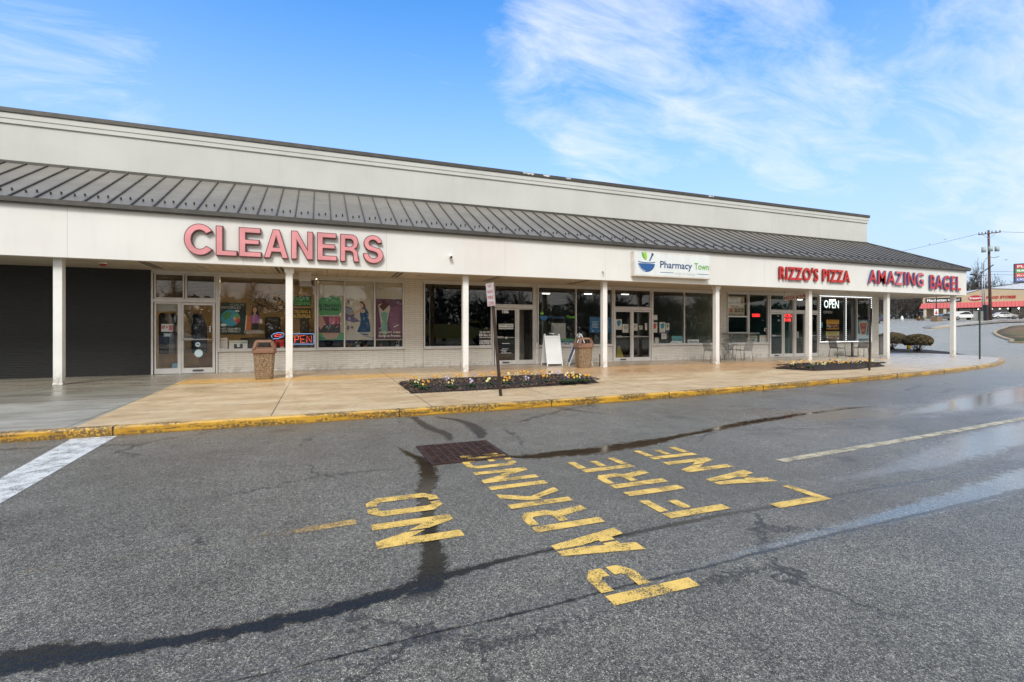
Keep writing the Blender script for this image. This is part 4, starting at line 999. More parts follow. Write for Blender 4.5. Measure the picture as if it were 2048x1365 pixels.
flat('boot_poster', 'white poster with black boots reading WE CLEAN UGG in the cleaners window', 'poster', Z2, [('r', 188, 788, 365, 872, Wt), ('t', 'WE CLEAN', 197, 808, 283, 798, (.05, .25, .15)), ('t', 'UGG', 290, 816, 358, 796, (.03, .25, .18), .04), ('p', [(234, 822), (262, 822), (264, 850), (285, 852), (285, 868), (234, 868)], Bk), ('p', [(320, 822), (292, 822), (290, 850), (268, 854), (275, 868), (318, 868)], (.03, .03, .035))])
flat('green_letter_board', 'black board reading ORGANIC CLEANING in green behind the second column', 'sign board', Z2, [('r', 815, 352, 990, 452, (.02, .03, .02)), ('r', 815, 357, 986, 447, (.02, .08, .035)), ('t', 'ORGANIC', 822, 398, 978, 366, (.14, .50, .20), .02), ('t', 'CLEANING', 820, 440, 980, 408, (.14, .50, .20), .02)])
flat('yellow_letter_board', 'black board reading TAILORING & ALTERATIONS in yellow below the green lettered board', 'sign board', Z2, [('r', 815, 472, 990, 580, (.02, .02, .01)), ('r', 815, 477, 986, 575, (.03, .028, .01)), ('t', 'TAILORING &', 818, 522, 982, 490, (.60, .38, .05), .02), ('t', 'ALTERATIONS', 815, 568, 984, 532, (.60, .38, .05), .02)])
E_RED = emis('red_neon', (1, .10, .09), 1.3); E_BLUE = emis('blue_neon', (.25, .45, .95), 1.0); E_WH = emis('white_led', (.85, .95, 1), 2.2); E_RED2 = emis('red_led_letters', (1, .03, .03), 2.0)
def neon(name, label, strokes, y=YP-.03, r=.011, extra=None, back=None):
    root = empty(name, (0, y, 0), 0, label, 'neon sign'); 
    x_ = [p[0] for s_ in strokes for p in s_[0]]; cx_ = sum(x_)/len(x_); zmin = min(p[1] for s_ in strokes for p in s_[0]); root.location = (cx_, y, zmin)
    for pts, m, nm in strokes:
        mb = MB(); mb.tube([(p[0]-cx_, 0, p[1]-zmin) for p in pts], r, m, 6); mb.build(nm, root)
    if back: a, b = back; mb = MB(); mb.rxz(a[0]-cx_, b[0]-cx_, min(a[1], b[1])-zmin, max(a[1], b[1])-zmin, .02, M_BLACK, .01); mb.build('backboard', root)
    return root
def S2(pts, f=Z2): return [f(*p) for p in pts]
loopb = S2([(748, 722), (1008, 722), (1014, 730), (1014, 815), (1008, 822), (748, 822), (742, 815), (742, 730), (748, 722)])
neon('open_sign', 'lit neon sign reading OPEN in red inside a blue frame in the cleaners window', [(loopb, E_BLUE, 'neon_frame'),
 (S2([(770, 745), (758, 755), (758, 800), (770, 808), (790, 808), (802, 800), (802, 755), (790, 745), (770, 745)]), E_RED, 'neon_letter'), (S2([(828, 808), (828, 740), (855, 740), (866, 752), (866, 768), (855, 778), (828, 778)]), E_RED, 'neon_letter'),
 (S2([(925, 740), (884, 740), (884, 808), (925, 808)]), E_RED, 'neon_letter'), (S2([(884, 774), (918, 774)]), E_RED, 'neon_stroke'), (S2([(944, 808), (944, 740), (990, 808), (990, 740)]), E_RED, 'neon_letter')], r=.009)
flat('hanger_poster', 'red trousers on a hanger with a blue curl in the cleaners window', 'window sign', Z2, [('p', [(612, 780), (720, 780), (720, 866), (684, 866), (676, 800), (655, 800), (648, 866), (618, 866)], (.5, .01, .015)), ('p', [(612, 780), (640, 780), (632, 866), (618, 866)], (.15, .005, .01)), ('r', 684, 850, 722, 858, (.7, .65, .65))])
neon('hanger_neon', 'lit blue and red neon coat hanger curl left of the red OPEN sign', [(S2([(606, 760), (600, 740), (620, 722), (665, 710), (710, 714), (724, 730), (710, 750), (660, 768), (612, 772)]), E_BLUE, 'neon_curl'), (S2([(625, 742), (660, 726), (700, 730), (690, 745), (630, 748)]), E_RED, 'neon_curl')], r=.010)
# three tall posters
flat('tall_poster', 'tall poster with a green panel reading ALTERATIONS & TAILORING above a sewing photo', 'poster', Z2, [('r', 1050, 205, 1306, 782, (.46, .44, .40)),
 ('p', [(1055, 430), (1058, 395), (1085, 368), (1240, 355), (1275, 380), (1285, 440), (1280, 500), (1255, 540), (1080, 542), (1056, 510)], (.09, .32, .16)), ('t', 'ALTERATIONS', 1062, 462, 1262, 436, (.02, .06, .04), .04), ('t', '& TAILORING', 1072, 495, 1258, 470, (.02, .06, .04), .04),
 ('r', 1056, 552, 1270, 712, (.16, .05, .10)), ('p', [(1056, 552), (1100, 552), (1130, 640), (1085, 690), (1056, 640)], (.45, .28, .26)), ('p', [(1075, 690), (1110, 640), (1150, 628), (1245, 640), (1270, 680), (1270, 712), (1075, 712)], (.05, .055, .07)),
 ('e', 1175, 590, 16, 40, (.42, .14, .22)), ('e', 1210, 592, 16, 44, (.48, .17, .26)), ('e', 1245, 585, 15, 40, (.42, .12, .2)), ('r', 1056, 712, 1306, 780, (.08, .32, .16)), ('p', [(1080, 712), (1270, 712), (1230, 770), (1130, 775)], (.38, .26, .20)), ('p', [(1056, 735), (1120, 760), (1130, 780), (1056, 780)], (.03, .2, .1))])
flat('tall_poster', 'tall poster of a woman in a blue dress reading LOVE OUR CUSTOMER', 'poster', Z2, [('r', 1318, 208, 1604, 782, (.46, .45, .42)), ('p', [(1320, 455), (1380, 470), (1410, 520), (1405, 560), (1450, 590), (1470, 600), (1400, 612), (1322, 590)], (.13, .12, .26)), ('e', 1350, 500, 45, 28, (.25, .30, .42)),
 ('p', [(1465, 488), (1500, 455), (1530, 490), (1548, 520), (1545, 560), (1560, 640), (1565, 700), (1540, 735), (1480, 730), (1435, 700), (1460, 640), (1470, 580), (1460, 530)], (.012, .06, .18)), ('p', [(1462, 495), (1475, 480), (1500, 478), (1515, 500), (1500, 520), (1470, 515)], (.48, .33, .25)),
 ('p', [(1350, 530), (1362, 540), (1420, 520), (1465, 500), (1468, 488), (1415, 508)], (.48, .33, .25)), ('e', 1476, 440, 16, 26, (.50, .34, .26)), ('p', [(1455, 420), (1470, 405), (1490, 408), (1510, 440), (1520, 468), (1500, 462), (1488, 430), (1466, 420)], (.12, .04, .02)),
 ('p', [(1340, 398), (1364, 398), (1352, 410), (1364, 424), (1340, 424), (1350, 410)], (.13, .06, .18)), ('p', [(1340, 632), (1360, 650), (1352, 690), (1336, 672)], (.16, .12, .24)), ('e', 1385, 660, 14, 12, (.18, .15, .28)), ('t', 'LOVE OUR CUSTOMER', 1340, 724, 1562, 704, (.62, .62, .60), .03), ('p', [(1490, 730), (1600, 760), (1600, 768), (1500, 745)], (.25, .25, .32))])
flat('tall_poster', 'tall poster of a purple suit and tie reading QUALITY CARE Done on Premise', 'poster', Z2, [('r', 1618, 205, 1874, 782, (.44, .42, .37)), ('r', 1618, 380, 1874, 774, (.12, .055, .11)), ('p', [(1640, 440), (1670, 425), (1690, 500), (1750, 440), (1758, 470), (1730, 600), (1700, 772), (1665, 620)], (.44, .43, .40)),
 ('p', [(1662, 520), (1700, 505), (1735, 520), (1725, 590), (1732, 680), (1706, 770), (1668, 690), (1682, 590)], (.16, .34, .31)), ('p', [(1760, 470), (1874, 420), (1874, 700), (1770, 700), (1740, 600)], (.19, .09, .17)), ('p', [(1680, 395), (1700, 390), (1710, 420), (1750, 430), (1690, 500), (1648, 455), (1685, 425)], (.10, .03, .03)), ('p', [(1788, 655), (1838, 628), (1838, 640), (1792, 662)], (.62, .6, .6)),
 ('t', 'QUALITY CARE', 1646, 720, 1858, 698, (.66, .66, .64), .04), ('t', 'Done on Premise', 1646, 752, 1858, 728, (.66, .66, .64), .04)])
# plants on the sill behind the posters
M_LEAF = mat('houseplant_leaf', (.05, .11, .03), .5, var=.3, vscale=20); M_TERRA = mat('terracotta_pot', (.32, .12, .06), .7); M_WPOT = mat('white_pot', (.6, .6, .58), .4)
def leafblade(mb, base, d, l, wd, m, droop=.4):
    b = Vector(base); d = Vector(d).normalized(); s_ = d.cross(Vector((0, 0, 1)));
    if s_.length < .01: s_ = Vector((1, 0, 0))
    s_.normalize(); P = []
    for i in range(5):
        t_ = i/4; p = b+d*l*t_+Vector((0, 0, -droop*l*t_*t_)); wv = wd*math.sin(PI*(.12+.88*t_))
        P.append((p-s_*wv, p+s_*wv))
    vs = [tuple(p) for a in P for p in a]; mb.add(vs, [(2*i, 2*i+1, 2*i+3, 2*i+2) for i in range(4)], m, True)
def potplant(px, label, pot, h=.22, flowers=None, n=22):
    x = FX(px, YW+.3); o = empty('potted_plant', (x, YW+.30, .80), 0, label, 'potted plant')
    mb = MB(); mb.tube([(0, 0, 0), (0, 0, .12)], [.05, .07], pot, 12); mb.build('pot', o)
    mb = MB()
    for i in range(n): a = random.random()*2*PI; leafblade(mb, (0, 0, .11), (math.cos(a), math.sin(a), random.uniform(.3, 1.6)), h*random.uniform(.7, 1.2), .014, M_LEAF)
    if flowers:
        for i in range(9): mb.sphere((random.uniform(-.1, .1), random.uniform(-.08, .02), .16+random.random()*h*.9), .022, flowers, 6, 4)
    mb.build('leaves', o)
potplant(700, 'leafy potted plant under the poster of the woman in blue', M_TERRA)
potplant(715.6, 'white potted orchid with white flowers on the cleaners window sill', M_WPOT, .26, M_WHITE)
potplant(731, 'terracotta potted spiky plant right of the white orchid', M_TERRA, .24)
potplant(762, 'low green potted plant under the purple suit poster', M_TERRA, .16)
potplant(795, 'small potted plant with pale blooms in the right corner of the cleaners window', M_WPOT, .18, M_WHITE)
# interior of the cleaners
E_WARM = emis('warm_ceiling_lamp', (1, .74, .42), 22)
def ceiling_light(px, y, m, label, l=1.1, z=3.10, cat='ceiling light', wd=.12):
    x = FX(px, y); o = empty('ceiling_light', (x, y, z), 0, label, cat, None); mb = MB(); mb.box(-l/2, -wd/2-.02, .03, l/2, wd/2+.02, .075, M_WHITE); mb.build('housing', o); mb = MB(); mb.box(-l/2+.03, -wd/2, .0, l/2-.03, wd/2, .029, m); mb.build('diffuser', o); return o
ceiling_light(500, 17.64, E_WARM, 'warm ceiling strip lamp inside the cleaners above the counter', 1.4, 3.112)
ceiling_light(610, 17.64, E_WARM, 'warm ceiling strip lamp inside the cleaners near the right wall', 1.0, 3.112)
M_PLAST = mat('clear_garment_bag', (.32, .33, .34), .15, var=.3, vscale=12); 
def garment(px, y, c, label, h=1.25, zt=1.95):
    x = FX(px, y); o = empty('hanging_garment', (x, y, zt-h), 0, label, 'garment', 'bagged garments hanging inside the cleaners entrance')
    mb = MB(); rings = []
    for i in range(7):
        t_ = i/6; wd = .06+.15*min(1, t_*3.2); z = h*(1-t_)
        rings.append([(wd*math.cos(2*PI*j/14)*(1+.14*math.sin(j*2.4+px)), .07*math.sin(2*PI*j/14)*(1+.25*math.sin(j*3.1+i)), z) for j in range(14)])
    mb.loft(rings, c, True, True); mb.build('garment_bag', o); mb = MB(); mb.tube([(0, 0, h), (0, 0, h+.06), (.03, 0, h+.09), (.01, 0, h+.12)], .005, M_ALUD, 5); mb.build('hanger', o)
gc = [mat('black_garment', (.02, .02, .022), .35), mat('olive_garment', (.13, .11, .06), .5), M_PLAST, mat('navy_garment', (.02, .025, .05), .5), mat('tan_garment', (.30, .22, .13), .5)]
gn = ['black suit', 'olive coat', 'clear bagged shirt', 'navy jacket', 'tan trousers']
for i, px in enumerate((325, 336, 347, 366, 377, 388, 399)):
    c_ = (0, 2, 0, 4, 1, 0, 3)[i]; garment(px, 18.0+.06*(i % 3), gc[c_], gn[c_]+(' hanging behind the sidelight of the cleaners, %s' % ('left', 'middle', 'right')[i] if i < 3 else ' behind the cleaners door, %s from the left' % ('first', 'second', 'third', 'fourth')[i-3]))
mb = MB(); mb.tube([(FX(312, 18.05), 18.05, 2.07), (FX(405, 18.05), 18.05, 2.07)], .015, M_ALUD, 8); tag(mb.build('garment_rail'), 'metal rail carrying bagged clothes behind the cleaners entrance', 'clothes rail')
mb = MB(); xa, xb = FX(300+60, 19.0), FX(436, 19); mb.box(FX(398, 18.7), 18.7, ZS, FX(436, 18.7), 19.2, 1.05, mat('orange_wood_counter', (.26, .13, .05), .5), .01); tag(mb.build('counter'), 'orange wooden counter seen through the cleaners door', 'counter')
mb = MB(); xa, xb = FX(505, 19.6), FX(570, 19.6)
for k_ in range(150):
    a = random.uniform(xa, xb); b_ = random.uniform(2.15, 2.75); mb.tube([(a, 19.6+random.uniform(-.15, .15), b_), (a+random.uniform(-.2, .2), 19.6+random.uniform(-.15, .15), b_+random.uniform(-.12, .12))], .008, M_DKGREY if k_ % 3 else M_ALUD, 4)
mb.tube([(xa, 19.6, 2.8), (xb, 19.6, 2.8)], .025, M_ALUD, 6); mb.tube([(xa, 19.6, 2.1), (xb, 19.6, 2.1)], .02, M_ALUD, 6)
for a in (xa, (xa+xb)/2, xb): mb.tube([(a, 19.6, 2.1), (a, 19.6, 3.18)], .015, M_ALUD, 6)
tag(mb.build('garment_conveyor'), 'tangled overhead garment conveyor of metal bars inside the cleaners window', 'conveyor')
mb = MB(); mb.box(FX(480, 19.9), 19.9, ZS, FX(622, 19.9), 20.5, 1.15, M_DKGREY, .01); mb.box(FX(530, 19.9), 19.95, 1.152, FX(560, 19.9), 20.3, 1.9, M_BLACK, .02); mb.box(FX(600, 19.9), 19.95, 1.152, FX(618, 19.9), 20.3, 1.85, M_DKGREY, .02); tag(mb.build('pressing_table'), 'dark work table with machines inside the cleaners', 'work table')
flat('white_shade', 'white corrugated shade panel at the top of the cleaners sidelight', 'shade', Z1, [('r', 1328, 532, 1510, 612, (.42, .42, .40))]+[('r', 1334+i*16, 532, 1338+i*16, 612, (.30, .30, .29)) for i in range(11)], YW+.05)
mb = MB(); c = Z1(1475, 1065); mb.loft([[(c[0]-.13, 17.75, ZS), (c[0]+.13, 17.75, ZS), (c[0]+.13, 17.95, ZS), (c[0]-.13, 17.95, ZS)], [(c[0]-.09, 17.8, .42), (c[0]+.10, 17.8, .42), (c[0]+.10, 17.9, .42), (c[0]-.09, 17.9, .42)]], mat('light_blue_bag', (.16, .36, .50), .5)); tag(mb.build('blue_bag'), 'light blue bag on the floor behind the cleaners sidelight', 'bag')
# --- middle shop
flat('window_lettering', 'white window lettering reading WE ARE OPEN CALL US with a phone number', 'window lettering', Z3, [('t', 'WE ARE OPEN', 768, 664, 880, 648, Wt, .02), ('r', 768, 672, 792, 696, Wt), ('r', 774, 678, 786, 690, Bk), ('t', 'CALL US', 796, 696, 884, 672, Wt, .03), ('t', '732-695-9000', 768, 716, 884, 702, Wt, .02), ('t', 'CURBSIDE', 768, 752, 882, 732, Wt, .02), ('t', 'DELIVERY', 768, 774, 882, 754, Wt, .02), ('t', 'AVAILABLE', 768, 794, 884, 778, Wt, .02)], YW-.002)
flat('round_sticker', 'tiny orange round sticker above the WE ARE OPEN lettering', 'sticker', Z3, [('e', 882, 632, 12, 14, (.35, .18, .05)), ('e', 882, 632, 6, 7, (.5, .4, .3))], YW-.002)
flat('door_number', 'white house number 1586 on the dark middle shop door', 'number', Z3, [('t', '1586', 990, 474, 1054, 442, Wt, .03)], YW-.004)
flat('door_plate', 'white and grey door sticker reading HEADQUARTERS on the middle shop door', 'sticker', Z3, [('r', 956, 576, 1098, 628, (.5, .52, .5)), ('r', 962, 582, 1018, 592, (.15, .15, .15)), ('r', 1030, 586, 1092, 596, (.2, .2, .2)), ('t', 'HEADQUARTERS', 960, 622, 1094, 606, (.04, .04, .04), .03)], YW-.004)
flat('door_lettering', 'small white lines of lettering low on the middle shop door', 'window lettering', Z3, [('r', 1022, 702, 1038, 722, Wt), ('r', 988, 765, 1062, 769, Wt), ('t', 'MON-FRI 9-7', 988, 823, 1052, 814, Wt), ('t', 'SATURDAY', 974, 838, 1036, 828, Wt), ('t', 'CLOSED', 985, 853, 1028, 843, Wt), ('r', 975, 858, 1078, 861, (.4, .4, .4))], YW-.004)
mb = MB(); mb.box(FX(1037, 18.2), 18.2, ZS, FX(1071, 18.2), 18.25, 3.0, mat('pale_reflection_board', (.26, .26, .24), .7)); tag(mb.build('reflection_board'), 'added pale grey board standing in for reflections in the middle shop sidelight', 'reflection board')  # added board; its pale colour stands in for reflections in the sidelight glass
# --- pharmacy
flat('window_logo', 'blue bowl emblem and Pharmacy Town lettering on the pharmacy window', 'window lettering', Z3, [('p', [(1352, 500), (1435, 500), (1428, 525), (1405, 542), (1380, 542), (1360, 525)], (.02, .12, .28)), ('p', [(1362, 492), (1358, 472), (1368, 458), (1376, 478)], (.12, .35, .05)), ('p', [(1378, 492), (1374, 470), (1386, 460), (1392, 478)], (.3, .5, .06)), ('t', 'Pharmacy', 1442, 536, 1606, 494, (.015, .05, .10), .02), ('t', 'Town', 1614, 524, 1704, 494, (.12, .40, .05), .02)], YW-.002)
flat('window_banner', 'green and blue banner reading PHARMACY with an arrow at the window bottom', 'banner', Z3, [('r', 1505, 722, 1700, 788, (.02, .10, .20)), ('r', 1505, 722, 1700, 740, (.05, .28, .10)), ('t', 'PHARMACY', 1470, 786, 1645, 756, Wt, .02), ('p', [(1652, 765), (1670, 765), (1670, 757), (1688, 770), (1670, 783), (1670, 775), (1652, 775)], Wt)])
M_BOARD = (.30, .32, .32)
flat('display_board', 'pale folded display board behind the white board sign in the pharmacy window', 'display board', Z3, [('r', 1475, 568, 1616, 720, (.36, .38, .38)), ('p', [(1475, 570), (1495, 600), (1490, 715), (1478, 715)], (.22, .24, .24))])
bp = [('r', 1852, 508, 1950, 662, (.02, .13, .32))]+[('r', 1872, 552+i*14, 1932-(i % 2)*10, 558+i*14, (.35, .45, .55)) for i in range(5)]+[('e', 1880, 645, 6, 6, (.5, .6, .7))]
flat('blue_poster', 'blue poster with white text lines left of the fourth column', 'poster', Z3, bp)
flat('blue_poster', 'blue poster with white text half hidden behind the fourth column', 'poster', Z4, [('r', 252, 762, 348, 908, (.02, .13, .32))]+[('r', 270, 790+i*14, 330-(i % 2)*10, 796+i*14, (.35, .45, .55)) for i in range(6)])
def sheet(a, b, c, d, label, acc=None, f=Z4, nm='notice', y=YP, base=Wt):
    it = [('r', a, b, c, d, base)]; w_, h_ = c-a, d-b
    if acc: it.append(('p', [(a+w_*.15, b+h_*.25), (a+w_*.5, b+h_*.05), (a+w_*.9, b+h_*.2), (a+w_*.7, b+h_*.6), (a+w_*.3, b+h_*.65)], acc))
    for i in range(3): it.append(('r', a+w_*.15, b+h_*(.70+.09*i), a+w_*.85, b+h_*(.73+.09*i), (.45, .45, .45)))
    return flat(nm, label, 'notice', f, it, y)
sheet(398, 775, 457, 878, 'white and blue leaflet on the left pharmacy door', (.03, .25, .45))
sheet(463, 823, 521, 906, 'white text notice on the left pharmacy door beside the blue leaflet', (.35, .36, .36)); sheet(566, 818, 608, 886, 'white notice at the left edge of the right pharmacy door', (.4, .4, .42)); sheet(624, 836, 660, 878, 'small grey notice in the middle of the right pharmacy door', (.35, .35, .37), base=(.45, .46, .46)); sheet(682, 812, 704, 880, 'narrow white notice at the right of the right pharmacy door', (.5, .5, .5))
sheet(753, 733, 803, 783, 'square white paper high in the pharmacy window right of the doors'); sheet(750, 806, 803, 904, 'white flyer with red figures in the pharmacy window', (.45, .10, .08)); sheet(824, 804, 880, 904, 'white flyer with a large blue pen picture in the pharmacy window', (.03, .28, .45)); sheet(884, 815, 920, 882, 'small green edged flyer right of the blue pen flyer', (.15, .3, .2)); sheet(886, 884, 914, 912, 'small dark blue card under the green edged flyer', None, base=(.03, .04, .2)); sheet(843, 914, 893, 968, 'white paper with a round mark below the pen flyer', (.45, .45, .5))
flat('box_display', 'teal and white product box on the pharmacy window sill', 'display box', Z4, [('r', 945, 938, 1048, 1010, (.10, .34, .42)), ('p', [(920, 1010), (945, 985), (1048, 990), (1048, 1012)], (.55, .62, .62)), ('t', 'WELLNESS', 952, 985, 1035, 972, (.02, .08, .12))])
flat('sill_sign', 'white sign reading Pharmacy standing on the right end of the pharmacy sill', 'window sign', Z4, [('r', 1098, 973, 1208, 1015, (.58, .62, .62)), ('t', 'Pharmacy', 1108, 1010, 1202, 982, (.02, .08, .14), .02)])
mb = MB(); a = Z4(785, 1015); mb.loft([[(a[0], YW+.15, .81), (a[0]+.22, YW+.15, .81), (a[0]+.22, YW+.27, .81), (a[0], YW+.27, .81)], [(a[0]+.08, YW+.2, 1.1), (a[0]+.28, YW+.2, 1.1), (a[0]+.28, YW+.25, 1.1), (a[0]+.08, YW+.25, 1.1)]], M_WHITE); tag(mb.build('leaning_panel'), 'tilted white card stand at the left end of the pharmacy sill', 'card stand')
E_COOL = emis('cool_ceiling_lamp', (1, .97, .88), 3.5)
for px, y, l_ in ((1092, 20.5, 'first'), (1176, 20.0, 'second'), (1250, 19.6, 'third'), (1326, 21.5, 'fourth'), (1373, 21.0, 'fifth')): ceiling_light(px, y, E_COOL, 'ceiling strip lamp inside the pharmacy, %s from the left' % l_, .4, 3.08)
# pharmacy fittings: counter, shelves with goods
M_WOOD = mat('orange_shelf_wood', (.33, .15, .06), .5); M_SHELF = mat('grey_shop_shelf', (.18, .18, .17), .5)
def shelf_unit(px0, px1, y, h, label, goods):
    x0, x1 = FX(px0, y), FX(px1, y); o = empty('shop_shelf', ((x0+x1)/2, y, ZS), 0, label, 'shelf unit'); w_ = (x1-x0)/2; mb = MB()
    mb.box(-w_, .15, 0, w_, .2, h, M_SHELF)
    for s_ in (-w_, w_-.03): mb.box(s_, -.2, 0, s_+.03, .15, h, M_SHELF)
    n = int(h/.38)
    for i in range(n+1): mb.box(-w_+.03, -.2, .05+i*h/(n+.3), w_-.03, .15, .075+i*h/(n+.3), M_SHELF)
    mb.build('rack', o); mb = MB()
    for i in range(n):
        x_ = -w_+.05; 
        while x_ < w_-.12:
            ww = random.uniform(.06, .14); hh = random.uniform(.12, .27); mb.box(x_, -.17, .077+i*h/(n+.3), x_+ww, 0, .077+i*h/(n+.3)+hh, random.choice(goods)); x_ += ww+.015
    g_ = mb.build('goods', o); g_['kind'] = 'stuff'
GD_ = [mat('pack_%d' % i, c_, .5, var=0) for i, c_ in enumerate([(.45, .45, .42), (.30, .05, .04), (.04, .15, .35), (.40, .28, .05), (.06, .25, .10), (.5, .5, .5), (.25, .10, .04)])]
shelf_unit(1120, 1175, 21.5, 1.5, 'low stocked shelf inside the pharmacy behind the blue banner', GD_); shelf_unit(1185, 1222, 20.3, 1.3, 'stocked shelf inside the pharmacy behind the blue posters', GD_); shelf_unit(1312, 1352, 20.6, 1.35, 'stocked shelf inside the pharmacy right of the doors', GD_)
mb = MB(); mb.box(FX(1268, 20), 20, ZS, FX(1300, 20), 20.6, 1.2, M_DKGREY, .01); tag(mb.build('counter'), 'dark counter seen through the right pharmacy door', 'counter')
mb = MB(); c = Z4(500, 1140); mb.loft([[(c[0]-.22, 17.9, ZS), (c[0]+.22, 17.9, ZS), (c[0]+.22, 18.2, ZS), (c[0]-.22, 18.2, ZS)], [(c[0]-.06, 18.03, .75), (c[0]+.06, 18.03, .75), (c[0]+.06, 18.07, .75), (c[0]-.06, 18.07, .75)]], mat('safety_yellow', (.42, .36, .03), .5)); tag(mb.build('wet_floor_cone'), 'yellow wet floor sign inside the left pharmacy door', 'floor sign')
# --- pizza
flat('menu_board', 'cream menu board reading FRIDAY LUNCH SPECIAL in the pizza serving window', 'menu board', Z5, [('r', 296, 488, 466, 702, (.50, .46, .36)), ('t', 'FRIDAY', 320, 530, 408, 505, (.12, .10, .09)), ('t', 'LUNCH SPECIAL', 292, 570, 460, 544, (.10, .08, .08), .01), ('t', 'Plain Slice', 320, 598, 408, 582, (.10, .09, .08)), ('t', '1.85', 297, 658, 342, 618, (.42, .03, .03), .03), ('t', 'SLICE', 360, 656, 458, 618, (.06, .04, .04), .03), ('t', 'REGULAR 3.10 SLICE', 297, 690, 452, 672, (.10, .08, .08), .01)])
neon('small_open_sign', 'small red lit OPEN sign in the pizza window', [(S2([(545, 675), (622, 675), (622, 702), (545, 702), (545, 675)], Z5), E_RED2, 'neon_frame')], r=.008, back=(Z5(540, 670), Z5(628, 708)))
flat('open_letters', 'red lit letters reading OPEN inside the small red frame', 'lit letters', Z5, [('t', 'OPEN', 552, 699, 616, 678, E_RED2, .02)], YP-.036)
flat('pizza_subs_letters', 'red lit letters reading PIZZA SUBS in the sidelight beside the pizza door', 'lit letters', Z5, [('t', 'PIZZA', 872, 708, 958, 678, E_RED2, .02), ('t', 'SUBS', 882, 752, 948, 722, E_RED2, .02)], YP-.03)
flat('round_sticker', 'round black and white football sticker at the pizza window corner', 'sticker', Z5, [('e', 690, 840, 18, 20, Wt), ('e', 688, 838, 7, 7, Bk), ('p', [(680, 852), (700, 848), (696, 860)], Bk)])
flat('notice', 'grey flyer reading WEDNESDAY at the bottom left of the pizza window', 'notice', Z5, [('r', 528, 904, 602, 972, (.36, .40, .38)), ('t', 'SPECIAL', 534, 930, 594, 912, (.06, .1, .1)), ('p', [(540, 945), (560, 938), (580, 950), (560, 962)], (.06, .08, .08))]); 
flat('notice', 'white flyer with a red heading and black arches at the bottom of the pizza window', 'notice', Z5, [('r', 626, 900, 703, 970, Wt), ('t', 'WARNING', 632, 922, 698, 908, (.45, .05, .05)), ('p', [(640, 955), (650, 942), (662, 955), (652, 950)], Bk), ('p', [(668, 955), (680, 940), (694, 955), (681, 950)], Bk)])
xa, xb = FX(1567, 16.2), FX(1616, 16.2); bn = empty('hanging_banner', ((xa+xb)/2, 16.2, 2.93), 0, 'cream banner reading PIZZA & SUBS in red hanging crooked under the canopy', 'banner')
mb = MB(); hw = (xb-xa)/2; mb.rxz(-hw, hw, -.11, .15, 0, mat('cream_banner', (.52, .44, .36), .6), .01); mb.build('banner_cloth', bn, rot=(0, R(-7), 0)); mb = MB(); mb.text('PIZZA & SUBS', -hw+.03, hw-.03, -.07, .07, -.004, mat('banner_red', (.25, .02, .02), .5, var=0), .03); mb.build('lettering', bn, rot=(0, R(-7), 0))
mb = MB(); mb.tube([(-hw+.05, 0, .05), (-hw+.05, 0, .27)], .005, M_BLACK, 5); mb.tube([(hw-.05, 0, .25), (hw-.05, 0, .27)], .005, M_BLACK, 5); mb.build('cord', bn)
mb = MB(); mb.tube([(FX(1550, 19), 19, 1.2), (FX(1550, 19), 19, ZS)], .03, M_BLACK, 8); mb.box(FX(1540, 19), 18.7, 1.2, FX(1562, 19), 19.4, 1.24, M_BLACK); tag(mb.build('pedestal_table'), 'black pedestal table inside the pizza door', 'table')
mb = MB(); mb.box(FX(1455, 19.5), 19.5, ZS, FX(1540, 19.5), 20.1, 1.25, M_TEAL2, .01); tag(mb.build('counter'), 'pale counter inside the pizza shop', 'counter')
# --- bagel
flat('lit_open_letters', 'large white lit serif letters reading OPEN in the bagel window', 'lit letters', Z6, [('t', 'OPEN', 250, 612, 406, 532, emis('white_lit_letters', (.86, 1, 1), 1.2), .012)], YP-.01)
flat('small_open_letters', 'smaller dim white letters reading OPEN below the large lit ones', 'lit letters', Z6, [('t', 'OPEN', 245, 670, 338, 642, (.55, .57, .55), .01)])
def foodposter(a, b, c, d, label, top, f=Z6):
    it = [('r', a, b, c, d, top), ('r', a, b+(d-b)*.45, c, b+(d-b)*.92, (.10, .06, .04))]
    for i in range(6): it.append(('e', a+(c-a)*(.12+.155*i), b+(d-b)*(.62+.1*(i % 2)), (c-a)*.075, (d-b)*.10, random.choice([(.45, .22, .06), (.5, .45, .4), (.3, .06, .03)])))
    it += [('t', 'FRESH BAGELS' if top[0] > .5 else 'BREAKFAST', a+(c-a)*.15, b+(d-b)*.16, c-(c-a)*.15, b+(d-b)*.06, (.15, .08, .03)), ('r', a+(c-a)*.2, b+(d-b)*.26, c-(c-a)*.2, b+(d-b)*.29, (.3, .2, .05))]
    flat('food_poster', label, 'poster', f, it)
foodposter(277, 734, 410, 835, 'orange topped food poster in the bagel window', (.62, .30, .02)); foodposter(272, 858, 412, 958, 'pale yellow food poster below the orange one in the bagel window', (.48, .40, .14))
flat('cup_poster', 'blue poster of an iced drink cup at the right of the bagel window', 'poster', Z6, [('r', 598, 735, 722, 958, (.05, .16, .20)), ('p', [(598, 958), (610, 880), (722, 900), (722, 958)], (.35, .5, .62)), ('p', [(615, 770), (625, 752), (700, 748), (712, 765), (690, 895), (640, 900)], (.42, .40, .38)), ('p', [(624, 772), (702, 768), (684, 888), (646, 892)], (.26, .07, .05)), ('e', 662, 790, 26, 12, (.42, .12, .10)), ('e', 660, 845, 20, 14, (.42, .14, .10)), ('e', 665, 870, 14, 9, (.15, .03, .03))])
flat('notice', 'small teal notice at the left edge of the bagel window', 'notice', Z6, [('r', 208, 760, 238, 818, (.08, .30, .32)), ('r', 212, 780, 234, 790, (.4, .5, .5))])
lt = empty('led_string', (FX(1690, YW), YW-.045, .82), 0, 'dotted string of white lights framing the bagel window', 'light string')
